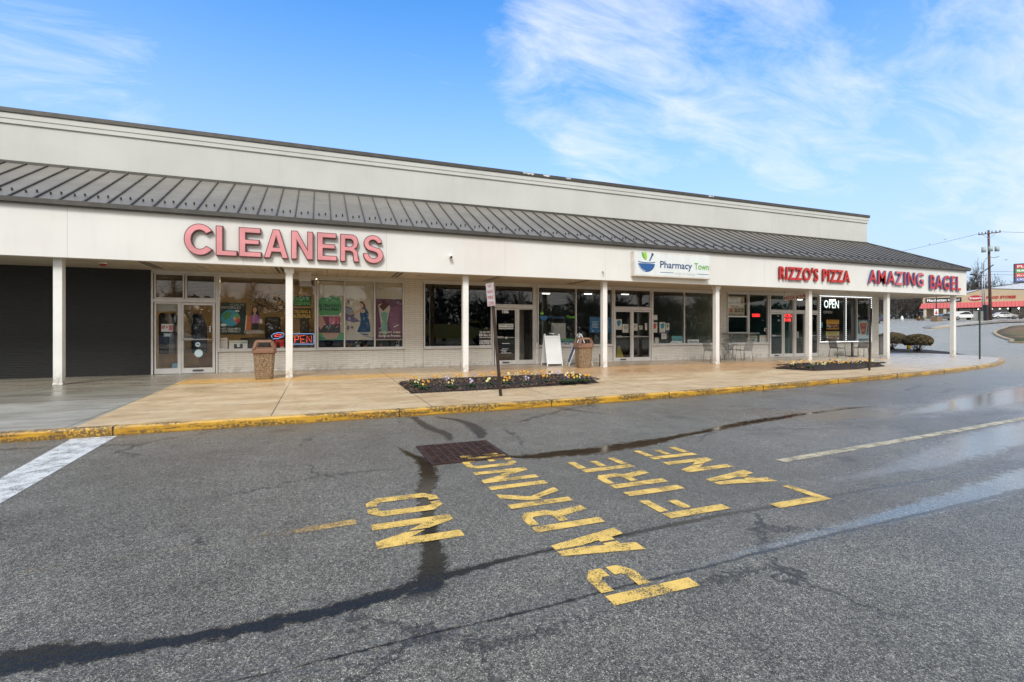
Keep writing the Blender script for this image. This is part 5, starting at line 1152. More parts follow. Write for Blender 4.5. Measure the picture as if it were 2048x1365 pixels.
lx0, lx1, lxm = FX(1639.2, YW), FX(1741, YW), FX(1690.5, YW); oxx = FX(1690, YW)
E_DOT = emis('white_dot_light', (.93, .97, 1), 1.6); mb = MB(); pts = []
n = 34
for i in range(n+1): xx = lx0+(lx1-lx0)*i/n; pts += [(xx, 3.13), (xx, .84)]
n = 22
for i in range(1, n): z = .84+(3.13-.84)*i/n; pts += [(lx0, z), (lx1, z), (lxm, z)]
for k_, (xx, z) in enumerate(pts):
    vert = k_ >= 70
    (mb.box(xx-oxx-.013, -.012, z-.82-.024, xx-oxx+.013, .0, z-.82+.024, E_DOT) if vert else mb.box(xx-oxx-.03, -.012, z-.82-.014, xx-oxx+.03, .0, z-.82+.014, E_DOT))
b_ = mb.build('bulbs', lt); b_['kind'] = 'stuff'
mb = MB(); mb.tube([(lx0-oxx, .004, .02), (lx1-oxx, .004, .02), (lx1-oxx, .004, 2.31), (lx0-oxx, .004, 2.31), (lx0-oxx, .004, .02)], .006, M_BLACK, 5); mb.build('cable', lt)
ceiling_light(1665, 19, E_COOL, 'ceiling strip lamp inside the bagel shop', .4, 3.08); ceiling_light(1600, 19.6, E_COOL, 'ceiling strip lamp behind the left bagel door panel', .3, 3.08)
mb = MB(); mb.box(FX(1592, 18.2), 18.2, ZS, FX(1609, 18.2), 18.7, 1.02, M_SHELF, .01); mb.box(FX(1595, 18.2), 18.25, 1.022, FX(1600, 18.2), 18.45, 1.35, M_WHITE, .02); mb.box(FX(1601, 18.2), 18.25, 1.022, FX(1606, 18.2), 18.45, 1.2, M_DKGREY, .02); tag(mb.build('service_stand'), 'grey stand with cups behind the bagel sidelight', 'stand')
# ================================================================== ON THE PAVEMENT
def agg_mat():
    m, t, b, o = newmat('exposed_aggregate'); k = T(t)
    tcn = k.n('ShaderNodeTexCoord'); v = k.n('ShaderNodeTexVoronoi'); k.l(tcn.outputs['Object'], v.inputs['Vector']); v.inputs['Scale'].default_value = 95
    sp = k.n('ShaderNodeSeparateColor'); k.l(v.outputs['Color'], sp.inputs[0])
    c = k.mix(k.m('POWER', sp.outputs[0], 1.6), (.10, .055, .025), (.40, .26, .13))
    c = k.mix(k.m('MULTIPLY', k.m('GREATER_THAN', sp.outputs[1], .8), .7), c, (.60, .50, .38))
    k.l(c, b.inputs['Base Color']); b.inputs['Roughness'].default_value = .6
    k.l(k.bump(k.m('MULTIPLY', v.outputs[0], -1), .8, .02), b.inputs['Normal'])
    return m
M_AGG = agg_mat(); M_LID = mat('brown_plastic_lid', (.20, .105, .065), .5, var=.15, vscale=5)
def octr(hw, ch, z, cx=0, cy=0): return [(cx+a*1., cy+b*1., z) for a, b in ((-hw+ch, -hw), (hw-ch, -hw), (hw, -hw+ch), (hw, hw-ch), (hw-ch, hw), (-hw+ch, hw), (-hw, hw-ch), (-hw, -hw+ch))]
def bin_(x, y, rz, label):
    o = empty('litter_bin', (x, y, ZS), rz, label, 'litter bin', 'aggregate litter bins on the pavement')
    mb = MB(); mb.loft([octr(.205, .06, 0), octr(.215, .06, .04), octr(.258, .08, .70)], M_AGG); mb.build('body', o)
    mb = MB(); mb.loft([octr(.27, .08, .695), octr(.295, .085, .71), octr(.295, .085, .78), octr(.27, .075, .81)], M_LID)
    # four sloping corner posts and a top plate leave the throw-in openings
    for sx in (-1, 1):
        for sy in (-1, 1):
            mb.bar((sx*.235, sy*.235, .80), (sx*.175, sy*.175, 1.0), .07, .07, M_LID)
    mb.loft([octr(.205, .05, .985), octr(.195, .05, 1.03), octr(.17, .05, 1.045)], M_LID)
    for sx, sy in ((0, -1), (1, 0), (0, 1), (-1, 0)):
        mb.bar((sx*.25-(.2 if sx == 0 else 0), sy*.25-(.2 if sy == 0 else 0), .83), (sx*.25+(.2 if sx == 0 else 0), sy*.25+(.2 if sy == 0 else 0), .83), .03, .05, M_LID)
    mb.build('lid', o); mb = MB(); mb.loft([octr(.19, .05, .80), octr(.17, .05, .815)], M_BLACK); mb.build('liner', o)
bin_(-1.40, 14.78, R(8), 'brown aggregate litter bin in front of the cleaners window beside the second column')
bin_(8.57, 15.15, R(-4), 'brown aggregate litter bin beside the fourth column near the white board signs')
M_ABW = mat('white_board_plastic', (.66, .68, .68), .4, var=.03); M_ABB = mat('navy_poster', (.03, .06, .20), .4, var=.05)
def aframe(x, y, rz, label, facem, open_=.30, wd=.31, h=1.12):
    o = empty('a_frame_sign', (x, y, ZS), rz, label, 'board sign')
    for s_ in (-1, 1):
        mb = MB(); a = math.atan2(open_, h)
        def p(u, v, t=0): return (u, s_*(open_*(1-v/h)+.012+t*.0)-0*t, v)
        for u0, u1, v0, v1 in ((-wd, -wd+.035, .0, h), (wd-.035, wd, .0, h), (-wd+.035, wd-.035, .07, .12), (-wd+.035, wd-.035, h-.08, h-.02)):
            q0, q1, q2, q3 = p(u0, v0), p(u1, v0), p(u1, v1), p(u0, v1); dy = s_*.03
            mb.loft([[q0, q1, q2, q3], [(a_[0], a_[1]+dy, a_[2]) for a_ in (q0, q1, q2, q3)]], M_ABW)
        for u0 in (-wd+.0, wd-.06): q0, q1 = p(u0, 1.1), p(u0+.06, 1.1); mb.bar((u0+.03, s_*.03, h-.02), (u0+.03, s_*.02, h+.045), .05, .03, M_ABW)
        mb.build('board_frame', o)
        mb = MB(); q = [p(-wd+.035, .12), p(wd-.035, .12), p(wd-.035, h-.08), p(-wd+.035, h-.08)]
        mb.loft([[(a_[0], a_[1]+s_*.012, a_[2]) for a_ in q], [(a_[0], a_[1]+s_*.02, a_[2]) for a_ in q]], facem); mb.build('panel', o)
    mb = MB(); mb.tube([(-.09, 0, h-.02), (-.09, 0, h+.06), (.09, 0, h+.06), (.09, 0, h-.02)], .018, M_ABW, 6); mb.build('handle', o)
    return o
aframe(8.02, 16.55, R(-4), 'blank white folding board sign in front of the green pharmacy banner', M_ABW)
aframe(9.02, 16.25, R(72), 'white folding board sign with navy panel standing half behind the second litter bin', M_ABB, .42, .30)
x, y = FX(1202, 15.6), 15.6; mb = MB(); mb.tube([(x, y, ZS), (x, y, .50)], .065, M_AGG, 12); mb.tube([(x, y, .50), (x, y, .535)], .075, M_LID, 12); tag(mb.build('ash_urn'), 'short speckled cylindrical ash urn left of the fourth column', 'ash urn')
# sign posts
M_POST = mat('rusty_brown_post', (.045, .028, .02), .6, .3, var=.25, vscale=6); M_GPOST = mat('dark_green_post', (.02, .05, .04), .5)
def upost(mb, h, m, w_=.028):
    for a in ((-w_, -.012, w_, -.006), (-w_, -.006, -w_+.008, .022), (w_-.008, -.006, w_, .022)): mb.box(a[0], a[1], -.05, a[2], a[3], h, m)
    for i in range(int(h/.1)): mb.box(-.006, -.0135, .1*i+.02, .006, -.0118, .1*i+.04, M_BLACK)
o = empty('no_parking_sign', (3.36, 9.25, ZS), 0, 'leaning no parking fire lane sign on a rusty post beside the near flower bed', 'road sign'); o.rotation_euler = (R(0), R(-5.2), R(0))
mb = MB(); upost(mb, 2.26, M_POST); mb.build('post', o)
mb = MB(); M_SW = mat('white_sign_enamel', (.62, .60, .58), .4, var=.05); M_SR = mat('sign_red_print', (.45, .04, .04), .5, var=0)
def disc_sign(parent, w_, h_, z0, rz, lines, back=M_ALUD, name='sign_plate', col_=None, dy=-.02):
    mb = MB(); mb.box(-w_/2, dy-.004, z0, w_/2, dy, z0+h_, M_SW, .0); n = len(lines)
    mb.rxz(-w_/2+.01, w_/2-.01, z0+.01, z0+h_-.01, dy-.0046, M_SR); mb.rxz(-w_/2+.016, w_/2-.016, z0+.016, z0+h_-.016, dy-.0055, M_SW)
    for i, l in enumerate(lines):
        zz_ = z0+h_*(1-(i+.5)/n); hh = h_/n*.28; ww = w_*.36 if len(l) > 3 else w_*.24
        mb.text(l, -ww, ww, zz_-hh, zz_+hh, dy-.0062, col_ or M_SR, .02)
    return mb.build(name, parent, rot=(0, 0, rz))
disc_sign(o, .30, .455, 1.80, R(-78), ['NO', 'PARKING', 'FIRE', 'ZONE'], dy=-.035)
o = empty('no_parking_sign', (16.62, 10.72, ZS), 0, 'brown sign post seen edge on beside the far flower bed', 'road sign'); o.rotation_euler = (0, R(2.2), 0)
mb = MB(); upost(mb, 2.02, M_POST, .032); mb.build('post', o); disc_sign(o, .30, .455, 1.58, R(36), ['NO', 'PARKING', 'FIRE', 'ZONE'], dy=-.03)
o = empty('no_parking_sign', (27.65, 13.05, ZS), 0, 'dark green sign post with the grey back of a plate at the kerb corner', 'road sign')
mb = MB(); upost(mb, 2.22, M_GPOST, .036); mb.build('post', o); mb = MB(); mb.box(-.24, .03, 1.72, .16, .034, 2.16, M_ALUD); mb.build('sign_plate', o, rot=(0, 0, R(-28)))

# flower beds ---------------------------------------------------------
def mulchm():
    m, t, b, o = newmat('dark_bark_mulch'); k = T(t)
    v = k.n('ShaderNodeTexVoronoi'); k.l(k.pos(), v.inputs['Vector']); v.inputs['Scale'].default_value = 42
    sp = k.n('ShaderNodeSeparateColor'); k.l(v.outputs['Color'], sp.inputs[0])
    k.l(k.mix(k.m('POWER', sp.outputs[0], 2.), (.008, .005, .004), (.065, .038, .024)), b.inputs['Base Color']); b.inputs['Roughness'].default_value = .75
    k.l(k.bump(k.m('ADD', v.outputs[0], k.noise(25, 4)), 1., .03), b.inputs['Normal']); return m
M_MULCH = mulchm(); M_CHIP = [mat('bark_chip_%d' % i, c_, .8, var=0) for i, c_ in enumerate([(.03, .018, .012), (.09, .055, .035), (.012, .008, .007), (.17, .11, .07)])]
def bed(poly, name, h=.09, chips=900, spill=60):
    xs_ = [p[0] for p in poly]; ys_ = [p[1] for p in poly]; cx_, cy_ = sum(xs_)/len(xs_), sum(ys_)/len(ys_)
    mb = MB(); rings = []; P = []
    for i in range(len(poly)):
        a, b = poly[i], poly[(i+1) % len(poly)]; n = max(2, int(math.hypot(b[0]-a[0], b[1]-a[1])/.18))
        for j in range(n): P.append((a[0]+(b[0]-a[0])*j/n+random.uniform(-.015, .015), a[1]+(b[1]-a[1])*j/n+random.uniform(-.015, .015)))
    for t_ in (1, .97, .92, .85, .75, .6, .45, .3, .15, .02):
        rings.append([(cx_+(x-cx_)*t_, cy_+(y-cy_)*t_, ZS+.004+h*min(1, (1-t_)*5)**.7*(1+.35*noise.noise(Vector((x*t_*3, y*t_*3, 0))))) for x, y in P])
    mb.loft(rings, M_MULCH, False, True)
    def inside(x, y):
        c = False; n = len(poly)
        for i in range(n):
            (xa, ya_), (xb, yb_) = poly[i], poly[(i+1) % n]
            if (ya_ > y) != (yb_ > y) and x < (xb-xa)*(y-ya_)/(yb_-ya_)+xa: c = not c
        return c
    k_ = 0
    while k_ < chips:
        x, y = random.uniform(min(xs_), max(xs_)), random.uniform(min(ys_), max(ys_))
        if not inside(x, y): continue
        z = ZS+h*.95; t_ = min(abs(y-min(ys_)), abs(y-max(ys_)), abs(x-min(xs_)), abs(x-max(xs_))); z = ZS+.01+h*min(1., t_*1.2)**.7
        a = random.random()*PI; l = random.uniform(.03, .08); w_ = random.uniform(.010, .022)
        mb.bar((x, y, z+.01), (x+l*math.cos(a), y+l*math.sin(a), z+.012+random.uniform(-.015, .035)), w_, .010, random.choice(M_CHIP)); k_ += 1
    for i in range(spill):
        a = random.random()*2*PI; x, y = random.choice(P); r_ = abs(random.gauss(0, .16)); x += r_*math.cos(a); y += r_*math.sin(a); l = random.uniform(.01, .03)
        if not inside(x, y): mb.bar((x, y, ZS+.006), (x+l*math.cos(a*3), y+l*math.sin(a*3), ZS+.007), .008, .004, random.choice(M_CHIP[:3]))
    return tag(mb.build(name), kind='stuff')
BED1 = [(1.80, 12.25), (1.76, 10.25), (3.4, 10.28), (5.0, 10.42), (6.45, 10.62), (6.75, 11.4), (6.95, 12.5), (5, 12.42)]
BED2 = [(14.35, 12.35), (14.7, 11.2), (16.6, 11.15), (19.1, 11.75), (19.6, 12.5), (18.5, 13.1), (16, 12.95)]
bed(BED1, 'mulch_bed', .10, 4200, 420); bed(BED2, 'mulch_bed', .12, 1500, 60)
FY = [mat('yellow_petal', (.72, .48, .02), .6, var=.1, vscale=30), mat('cream_petal', (.72, .68, .30), .6, var=.1, vscale=30), mat('white_petal', (.70, .68, .70), .6, var=.05, vscale=30), mat('purple_petal', (.10, .04, .20), .6, var=.1, vscale=30), mat('orange_petal', (.70, .30, .02), .6, var=.1, vscale=30), mat('lilac_petal', (.42, .40, .60), .6, var=.1, vscale=30)]
M_PL = mat('pansy_leaf', (.035, .085, .02), .55, var=.35, vscale=40); M_EYE = mat('pansy_eye', (.03, .01, .03), .6, var=0)
def pansy(name, cols, n, seed, spread=.10):
    rs = random.Random(seed); o = empty(name, (0, 0, 0)); mb = MB()
    for i in range(60):
        a = rs.random()*2*PI; r_ = rs.uniform(0, .08); leafblade(mb, (r_*math.cos(a), r_*math.sin(a), 0), (math.cos(a), math.sin(a), rs.uniform(.3, 1.4)), rs.uniform(.06, .12), .018, M_PL, .5)
    mb.build('leaves', o)
    for c_ in cols:
        mb = MB()
        for i in range(max(3, n//len(cols))):
            a = rs.random()*2*PI; r_ = rs.uniform(.0, spread); c = Vector((r_*math.cos(a), r_*math.sin(a), rs.uniform(.07, .14)))
            nrm = Vector((rs.uniform(-.5, .5), -1, rs.uniform(.1, .9))).normalized(); u = nrm.cross(Vector((0, 0, 1))).normalized(); v = u.cross(nrm)*-1
            for k_ in range(5):
                a2 = PI/2+k_*2*PI/5; pc = c+(u*math.cos(a2)+v*math.sin(a2))*.0115
                mb.add([tuple(pc+(u*math.cos(j*PI/3)+v*math.sin(j*PI/3))*.0125+nrm*(.002*k_)) for j in range(6)], [tuple(range(6))], FY[c_])
            mb.add([tuple(c+nrm*.013+(u*math.cos(j*PI/3)+v*math.sin(j*PI/3))*.007) for j in range(6)], [tuple(range(6))], M_EYE if rs.random() < .4 else FY[4])
        mb.build('flowers', o)
    return o
KIND = {'y': ((0, 4), 7, 'bright yellow'), 'c': ((1,), 4, 'pale cream'), 'w': ((5,), 3, 'white and lilac'), 'g': ((1,), 3, 'mostly green leaved'), 'p': ((3, 1), 4, 'dark purple'), 'o': ((4, 0), 6, 'orange yellow')}
PRO = {}
def place_pansy(kd, x, y, lab, grp, z=None):
    z = ZS+.085 if z is None else z
    if kd not in PRO: o = PRO[kd] = pansy('pansy', KIND[kd][0], 4, ord(kd)); o.location = (x, y, z); o.rotation_euler = (0, 0, random.uniform(-.6, .6))
    else: o = copy_tree(PRO[kd], (x, y, z), random.uniform(-.6, .6))
    o.scale = (1.1,)*3 if 'near' in grp else (1.0,)*3
    tag(o, lab, 'flower', grp); return o
spots1 = [('y', 136, 1135, 'at the left back corner'), ('c', 176, 1158, 'second from the left'), ('o', 262, 1192, 'nearest the kerb'), ('y', 355, 1120, 'second along the back edge'), ('w', 448, 1132, 'third along the back edge'), ('c', 508, 1168, 'in front of the third'), ('y', 580, 1108, 'fourth along the back edge'), ('w', 685, 1158, 'front row left of middle'), ('w', 728, 1095, 'fifth along the back edge'), ('y', 790, 1106, 'left of the sign post at the back'), ('c', 872, 1145, 'left of the sign post at the front'), ('y', 925, 1086, 'directly behind the sign post'), ('o', 1040, 1138, 'directly right of the sign post'),
 ('g', 1060, 1085, 'back row right of the post'), ('g', 1135, 1088, 'seventh along the back edge'), ('y', 1212, 1075, 'back edge in the middle right'), ('w', 1225, 1128, 'front row in the middle right'), ('c', 1312, 1078, 'back edge right of middle'), ('y', 1402, 1070, 'back edge toward the right end'), ('y', 1408, 1118, 'front row toward the right end'), ('p', 1468, 1075, 'back edge near the right end'), ('w', 1540, 1072, 'back edge beside the purple one'), ('w', 1600, 1120, 'front row near the right end'), ('c', 1632, 1085, 'back edge at the right end'), ('g', 1680, 1082, 'last of the back edge'), ('y', 1712, 1122, 'front row at the right end'), ('c', 1752, 1105, 'right end in the middle'), ('y', 1835, 1115, 'rightmost of the bed')]
for kd, zx, zy, lab in spots1:
    px, py = 800+zx/4.876, 530+zy/4.876; x, y = GP(px, py+1.5, ZS+.12); y = min(12.35, max(10.45, y))
    place_pansy(kd, x, y, '%s pansy plant of the near bed, %s' % (KIND[kd][2], lab), 'pansies in the near flower bed')
rs = random.Random(5)
for i in range(52):
    row = i % 3; t_ = (i//3+.5)/17.5; x = 14.75+4.6*t_+rs.uniform(-.1, .1); y = (11.45+.55*t_, 12.0+.3*t_, 12.55+.1*t_)[row]+rs.uniform(-.1, .1); kd = rs.choice('yyccwwgyp')
    place_pansy(kd, x, y, 'small pansy plant among the dense yellow and white pansies of the far flower bed', 'pansies in the far flower bed', ZS+.10)

# chairs and tables ----------------------------------------------------
M_SILV = mat('silver_painted_wire', (.24, .25, .25), .4, .4)
def wire_chair(label, grp, x, y, rz, m=M_SILV, n=9):
    o = empty('cafe_chair', (x, y, ZS), rz, label, 'chair', grp)
    def net(pf, nu, nv, rr=.008):
        mb = MB()
        for i in range(nu+1): mb.tube([pf(i/nu, j/3) for j in range(4)], rr, m, 4)
        for j in range(nv+1): mb.tube([pf(i/3, j/nv) for i in range(4)], rr, m, 4)
        ed = [pf(0, 0), pf(1, 0), pf(1, 1), pf(0, 1), pf(0, 0)]; mb.tube(ed, .014, m, 6); return mb
    net(lambda u, v: (-.22+.44*u, -.21+.42*v, .45-.02*math.sin(PI*v)), n, n).build('seat', o)
    net(lambda u, v: (-.22+.44*u, .21+.10*v, .45+.42*v), n, n).build('backrest', o)
    for sx in (-1, 1):
        mb = MB(); mb.tube([(sx*.23, -.25, 0), (sx*.22, -.20, .45)], .015, m, 6); mb.build('leg', o)
        mb = MB(); mb.tube([(sx*.24, .26, 0), (sx*.22, .20, .45)], .015, m, 6); mb.build('leg', o)
        mb = MB(); mb.tube([(sx*.22, -.20, .45), (sx*.26, -.16, .64), (sx*.26, .22, .66), (sx*.22, .25, .64)], .010, m, 6); mb.build('armrest', o)
    return o
gch = 'cafe chairs outside the shops'
X_ = lambda px, y=16.5: FX(px, y)
wire_chair('silver wire cafe chair left of the fifth column facing the pizza table', gch, X_(1424, 16.3), 16.3, R(85)); wire_chair('silver wire cafe chair behind the round pizza table against the wall', gch, X_(1466, 16.9), 16.9, R(5)); wire_chair('silver wire cafe chair on the right of the pizza table', gch, X_(1488, 16.1), 16.1, R(-95))
def pedestal(x, y, label, black=False, sq=False):
    o = empty('cafe_table', (x, y, ZS), 0, label, 'table', 'cafe tables outside the shops'); mb = MB()
    m = M_BLACK if black else M_SILV
    if sq: mb.box(-.42, -.30, .70, .42, .30, .725, M_SHELF, .005)
    else: mb.tube([(0, 0, .695), (0, 0, .715)], .34, M_ALUD, 24)
    mb.build('tabletop', o); mb = MB()
    if sq: mb.tube([(0, 0, .02), (0, 0, .70)], .038, m, 10); mb.box(-.25, -.03, 0, .25, .03, .03, m); mb.box(-.03, -.25, 0, .03, .25, .031, m); mb.build('pedestal', o)
    else:
        for k_ in range(4): a = R(45+90*k_); mb = MB(); mb.tube([(.27*math.cos(a), .27*math.sin(a), 0), (.02*math.cos(a), .02*math.sin(a), .36), (.22*math.cos(a), .22*math.sin(a), .695)], .014, m, 6); mb.build('leg', o)
pedestal(X_(1459, 16.3), 16.35, 'round silver cafe table with crossed legs outside the pizza window')
M_GRYF = mat('grey_wicker_chair', (.11, .11, .11), .6)
wire_chair('grey cafe chair left of the black pedestal table below the bagel window', gch, X_(1675, 16.4), 16.4, R(80), M_GRYF, 14); wire_chair('grey cafe chair right of the black pedestal table below the bagel window', gch, X_(1722, 16.4), 16.4, R(-80), M_GRYF, 14)
pedestal(X_(1704, 16.5), 16.5, 'black pedestal cafe table below the bagel window', True, True)
x, y = 29.1, 20.5; o = empty('grey_cabinet', (FX(1762.5, 17.6), 17.6, ZS), 0, 'dark grey bin standing behind the end of the brick wall', 'bin'); mb = MB(); mb.box(-.13, 0, 0, .24, .5, .98, M_SHELF, .03); mb.build('body', o); mb = MB(); mb.box(-.15, -.02, .98, .26, .52, 1.04, M_DKGREY, .02); mb.build('lid', o)

# ================================================================== BEYOND THE SHOPS
def sheet_(pts, m, name, dz, kind='structure', h=None):
    mb = MB(); cx_ = sum(p[0] for p in pts)/len(pts); cy_ = sum(p[1] for p in pts)/len(pts); n = len(pts); rings = []
    for t_ in (1, .8, .6, .4, .2, .01): rings.append([(cx_+(x-cx_)*t_, cy_+(y-cy_)*t_, rise(cx_+(x-cx_)*t_, cy_+(y-cy_)*t_)+dz+(h*(1-t_) if h else 0)) for x, y in pts])
    rings.insert(0, [(p[0], p[1], p[2]-dz-.1) for p in rings[0]])
    mb.loft(rings, m, False, True); return tag(mb.build(name), kind=kind)
MB2 = [(31.75, 15.2), (34.2, 17.1), (36.9, 19.0), (39.6, 21.9), (39, 26), (34, 30), (28, 30), (27.8, 19.2), (29.6, 19.1), (31.5, 17.9), (31.9, 16.4)]
mb = MB(); mb.prism(MB2, -.02, .06, M_MULCH); tag(mb.build('mulch_verge'), kind='stuff')
M_SHL = [mat('privet_leaf_dark', (.055, .058, .026), .6, var=.3, vscale=9), mat('privet_leaf_brown', (.17, .105, .05), .65, var=.3, vscale=9), mat('privet_leaf_green', (.10, .10, .035), .6, var=.3, vscale=9)]
M_TWIG = mat('grey_brown_twig', (.085, .062, .05), .8); M_BARK = mat('grey_bark', (.085, .072, .062), .85, var=.3, vscale=4, bump=.5, bscale=14)
def shrub(x, y, rx_, ry_, h, label, z0=.05, n=9500, seed=1):
    rs = random.Random(seed); o = empty('clipped_shrub', (x, y, z0), 0, label, 'shrub'); mb = MB(); zc_ = h*.60
    for i in range(n):
        a = rs.random()*2*PI; b = math.acos(rs.uniform(-.62, 1)); rr = 1-abs(rs.gauss(0, .10))
        lump = 1+.07*noise.noise(Vector((math.cos(a)*2+seed, math.sin(a)*2, math.cos(b)*2)))
        p = Vector((rx_*rr*lump*math.sin(b)*math.cos(a), ry_*rr*lump*math.sin(b)*math.sin(a), zc_+h*.40*rr*lump*math.cos(b)))
        d = Vector((rs.uniform(-1, 1), rs.uniform(-1, 1), rs.uniform(-1, 1))).normalized(); e = d.cross(Vector((rs.uniform(-1, 1), rs.uniform(-1, 1), rs.uniform(-1, 1)))).normalized(); l = rs.uniform(.028, .05)
        top = math.cos(b) > .1+.5*noise.noise(p*3)
        mb.add([tuple(p-d*l), tuple(p+e*l*.55), tuple(p+d*l), tuple(p-e*l*.55)], [(0, 1, 2, 3)], rs.choice((M_SHL[1], M_SHL[1], M_SHL[0], M_SHL[2])) if top else rs.choice((M_SHL[0], M_SHL[0], M_SHL[1])))
    mb.build('foliage', o); mb = MB()
    for i in range(46):
        a = rs.random()*2*PI; r_ = rs.uniform(.2, .85); mb.tube([(rs.uniform(-.12, .12)*rx_/.5, rs.uniform(-.12, .12)*rx_/.5, 0), (rx_*r_*.5*math.cos(a), ry_*r_*.5*math.sin(a), h*.25), (rx_*r_*math.cos(a), ry_*r_*math.sin(a), h*.6)], [.014, .009, .004], M_TWIG, 4)
    mb.build('stems', o)
shrub(35.4, 19.9, .82, .8, 1.12, 'big round clipped brown green shrub between the last two columns', seed=3); shrub(36.9, 22.3, 1.0, .9, 1.22, 'wide clipped shrub with bare stems left of the round shrub', seed=4); shrub(34.6, 22.7, .9, .9, 1.35, 'taller clipped shrub half hidden behind the seventh column', seed=6)
x, y, _ = GD(1817.5, 35.5); mb = MB(); mb.tube([(x, y, 0), (x, y, .95)], .12, mat('yellow_bollard_paint', (.55, .36, .02), .5), 12); mb.sphere((x, y, .95), .12, MATS['yellow_bollard_paint'], 12, 6, (1, 1, .5)); tag(mb.build('bollard'), 'yellow steel bollard between the two clipped shrubs', 'bollard')
# grassy island and concrete island with their kerbs
def gts(P): return [GT(*p)[:2] for p in P]
isl = gts([(2047, 687.3), (2020, 682.5), (2002, 677), (1990, 671.5), (1986, 667.5), (1990, 663.5), (2005, 659), (2047, 652.5)]); isl = [(isl[0][0]+6, isl[0][1]-7)]+isl+[(isl[-1][0]+14, isl[-1][1]-8), (isl[0][0]+26, isl[0][1]-22)]
isc = crom(isl, 4, True)
def turf():
    m, t, b, o = newmat('patchy_winter_turf'); k = T(t); n = k.noise(.5, 5, .6); n2 = k.noise(18, 4, .7)
    c = k.mix(k.map(n, .36, .52), (.07, .10, .02), (.23, .13, .06)); c = k.mix(.6, c, k.mix(n2, (.4, .4, .4), (1.3, 1.3, 1.3)), 'MULTIPLY'); k.l(c, b.inputs['Base Color']); b.inputs['Roughness'].default_value = .9; k.l(k.bump(n2, .8, .03), b.inputs['Normal']); return m
M_TURF = turf(); M_KW = mat('whitewashed_kerb', (.50, .40, .27), .6, var=.2, vscale=2)
def orient(P):
    A = sum(P[i][0]*P[(i+1) % len(P)][1]-P[(i+1) % len(P)][0]*P[i][1] for i in range(len(P))); return P if A > 0 else P[::-1]
isc = orient(isc); kerb(isc, 'island_kerb', M_KERB, .14, .3, rise, True); sheet_(offs(isc, .28, True), M_TURF, 'grass_island', .13, 'stuff', .25)
ic = gts([(2047, 641.3), (1988, 644.2), (1940, 650), (1906, 655), (1875, 657.8), (1858, 658), (1847, 656.3), (1850, 654.3), (1880, 650.5), (1918, 645.5), (1988, 641.3), (2047, 639.6)]); ic = orient(crom([(ic[0][0]+10, ic[0][1]-18)]+ic+[(ic[-1][0]+12, ic[-1][1]-18)], 3, True))
M_CP = mat('pale_concrete', (.44, .38, .30), .7, var=.12); kerb(ic, 'island_kerb', M_KERB, .14, .2, rise, True); sheet_(offs(ic, .18, True), M_CP, 'concrete_island', .145)
# left verge beside the access road
lv = gts([(1756, 656), (1762, 657), (1768, 651)])
# food store -----------------------------------------------------------
GZ = 4.12; A_ = Vector((142.4, 78.8)); dx_, dy_ = .443, -.897
FS = empty('food_store_building', (A_.x, A_.y, GZ), math.atan2(dy_, dx_), 'tan food store with a red striped awning across the road', 'building')
def fx(px):
    u = (px-1024)/987; rxx, ryy = SN+CS*u, CS-SN*u; return (A_.x*ryy-A_.y*rxx)/(dy_*rxx-dx_*ryy)
M_TAN = stucco('tan_stucco', (.52, .41, .27), .05, .05, .1); M_AWR = None
def awn():
    m, t, b, o = newmat('red_ribbed_awning'); k = T(t); tcn = k.n('ShaderNodeTexCoord'); X, Y, Z = k.xyz(tcn.outputs['Object']); fr = k.m('FRACT', k.m('DIVIDE', k.m('ADD', X, 50), .62))
    k.l(k.mix(k.m('LESS_THAN', fr, .16), (.60, .13, .12), (.40, .06, .055)), b.inputs['Base Color']); b.inputs['Roughness'].default_value = .45; k.l(k.bump(k.m('ABSOLUTE', k.m('SUBTRACT', fr, .5)), .6, .1), b.inputs['Normal']); return m
M_AWR = awn(); XR = 44
mb = MB(); mb.poly([(0, 0, 3.8), (XR, 0, 3.8), (XR, 0, 6.0), (21, 0, 6.25), (fx(1968), 0, 7.15), (fx(1938), 0, 6.25), (0, 0, 5.45)], M_TAN)
mb.box(0, .01, 3.79, XR, .4, 5.4, M_TAN); mb.box(0, 2.2, 0, fx(1915), 2.4, 3.85, M_TAN); mb.box(0, 2.21, 0, .3, 22, 5.0, M_TAN); mb.box(0, .4, 3.85, XR, 2.3, 3.9, M_TAN); mb.build('wall', FS)
mb = MB(); mb.add([(-.6, -1.5, 2.72), (XR, -1.5, 2.72), (XR, -.01, 3.95), (-.3, -.01, 3.95), (-.6, -1.5, 2.60), (XR, -1.5, 2.60), (XR, 0, 2.6), (-.6, 0, 2.60)], [(0, 1, 2, 3), (4, 5, 1, 0), (4, 0, 3, 7)], M_AWR); mb.build('awning', FS)
mb = MB(); mb.poly([(fx(1925), 6, 6.0), (XR, 6, 6.0), (XR, 9, 8.6), (fx(2048), 9, 8.65), (fx(1925)+.5, 9, 7.2)], mat('pale_grey_roof', (.50, .52, .55), .5)); mb.box(fx(1925), 9, 0, XR, 30, 7.0, M_TAN); mb.bar((fx(1925)+.5, 8.98, 7.25), (fx(2048), 8.98, 8.72), .15, .12, M_DKGREY); mb.bar((fx(2048), 8.98, 8.72), (XR, 8.98, 8.7), .15, .12, M_DKGREY); mb.box(0, 2.4, 3.9, XR, 22, 5.0, M_TAN); mb.build('roof', FS)
mb = MB(); mb.bar((0, -.03, 5.47), (fx(1938), -.03, 6.27), .1, .1, M_DKGREY); mb.bar((fx(1938), -.03, 6.27), (fx(1968), -.03, 7.17), .1, .1, M_DKGREY); mb.bar((fx(1968), -.03, 7.17), (21, -.03, 6.27), .1, .1, M_DKGREY); mb.build('roof_edge', FS)
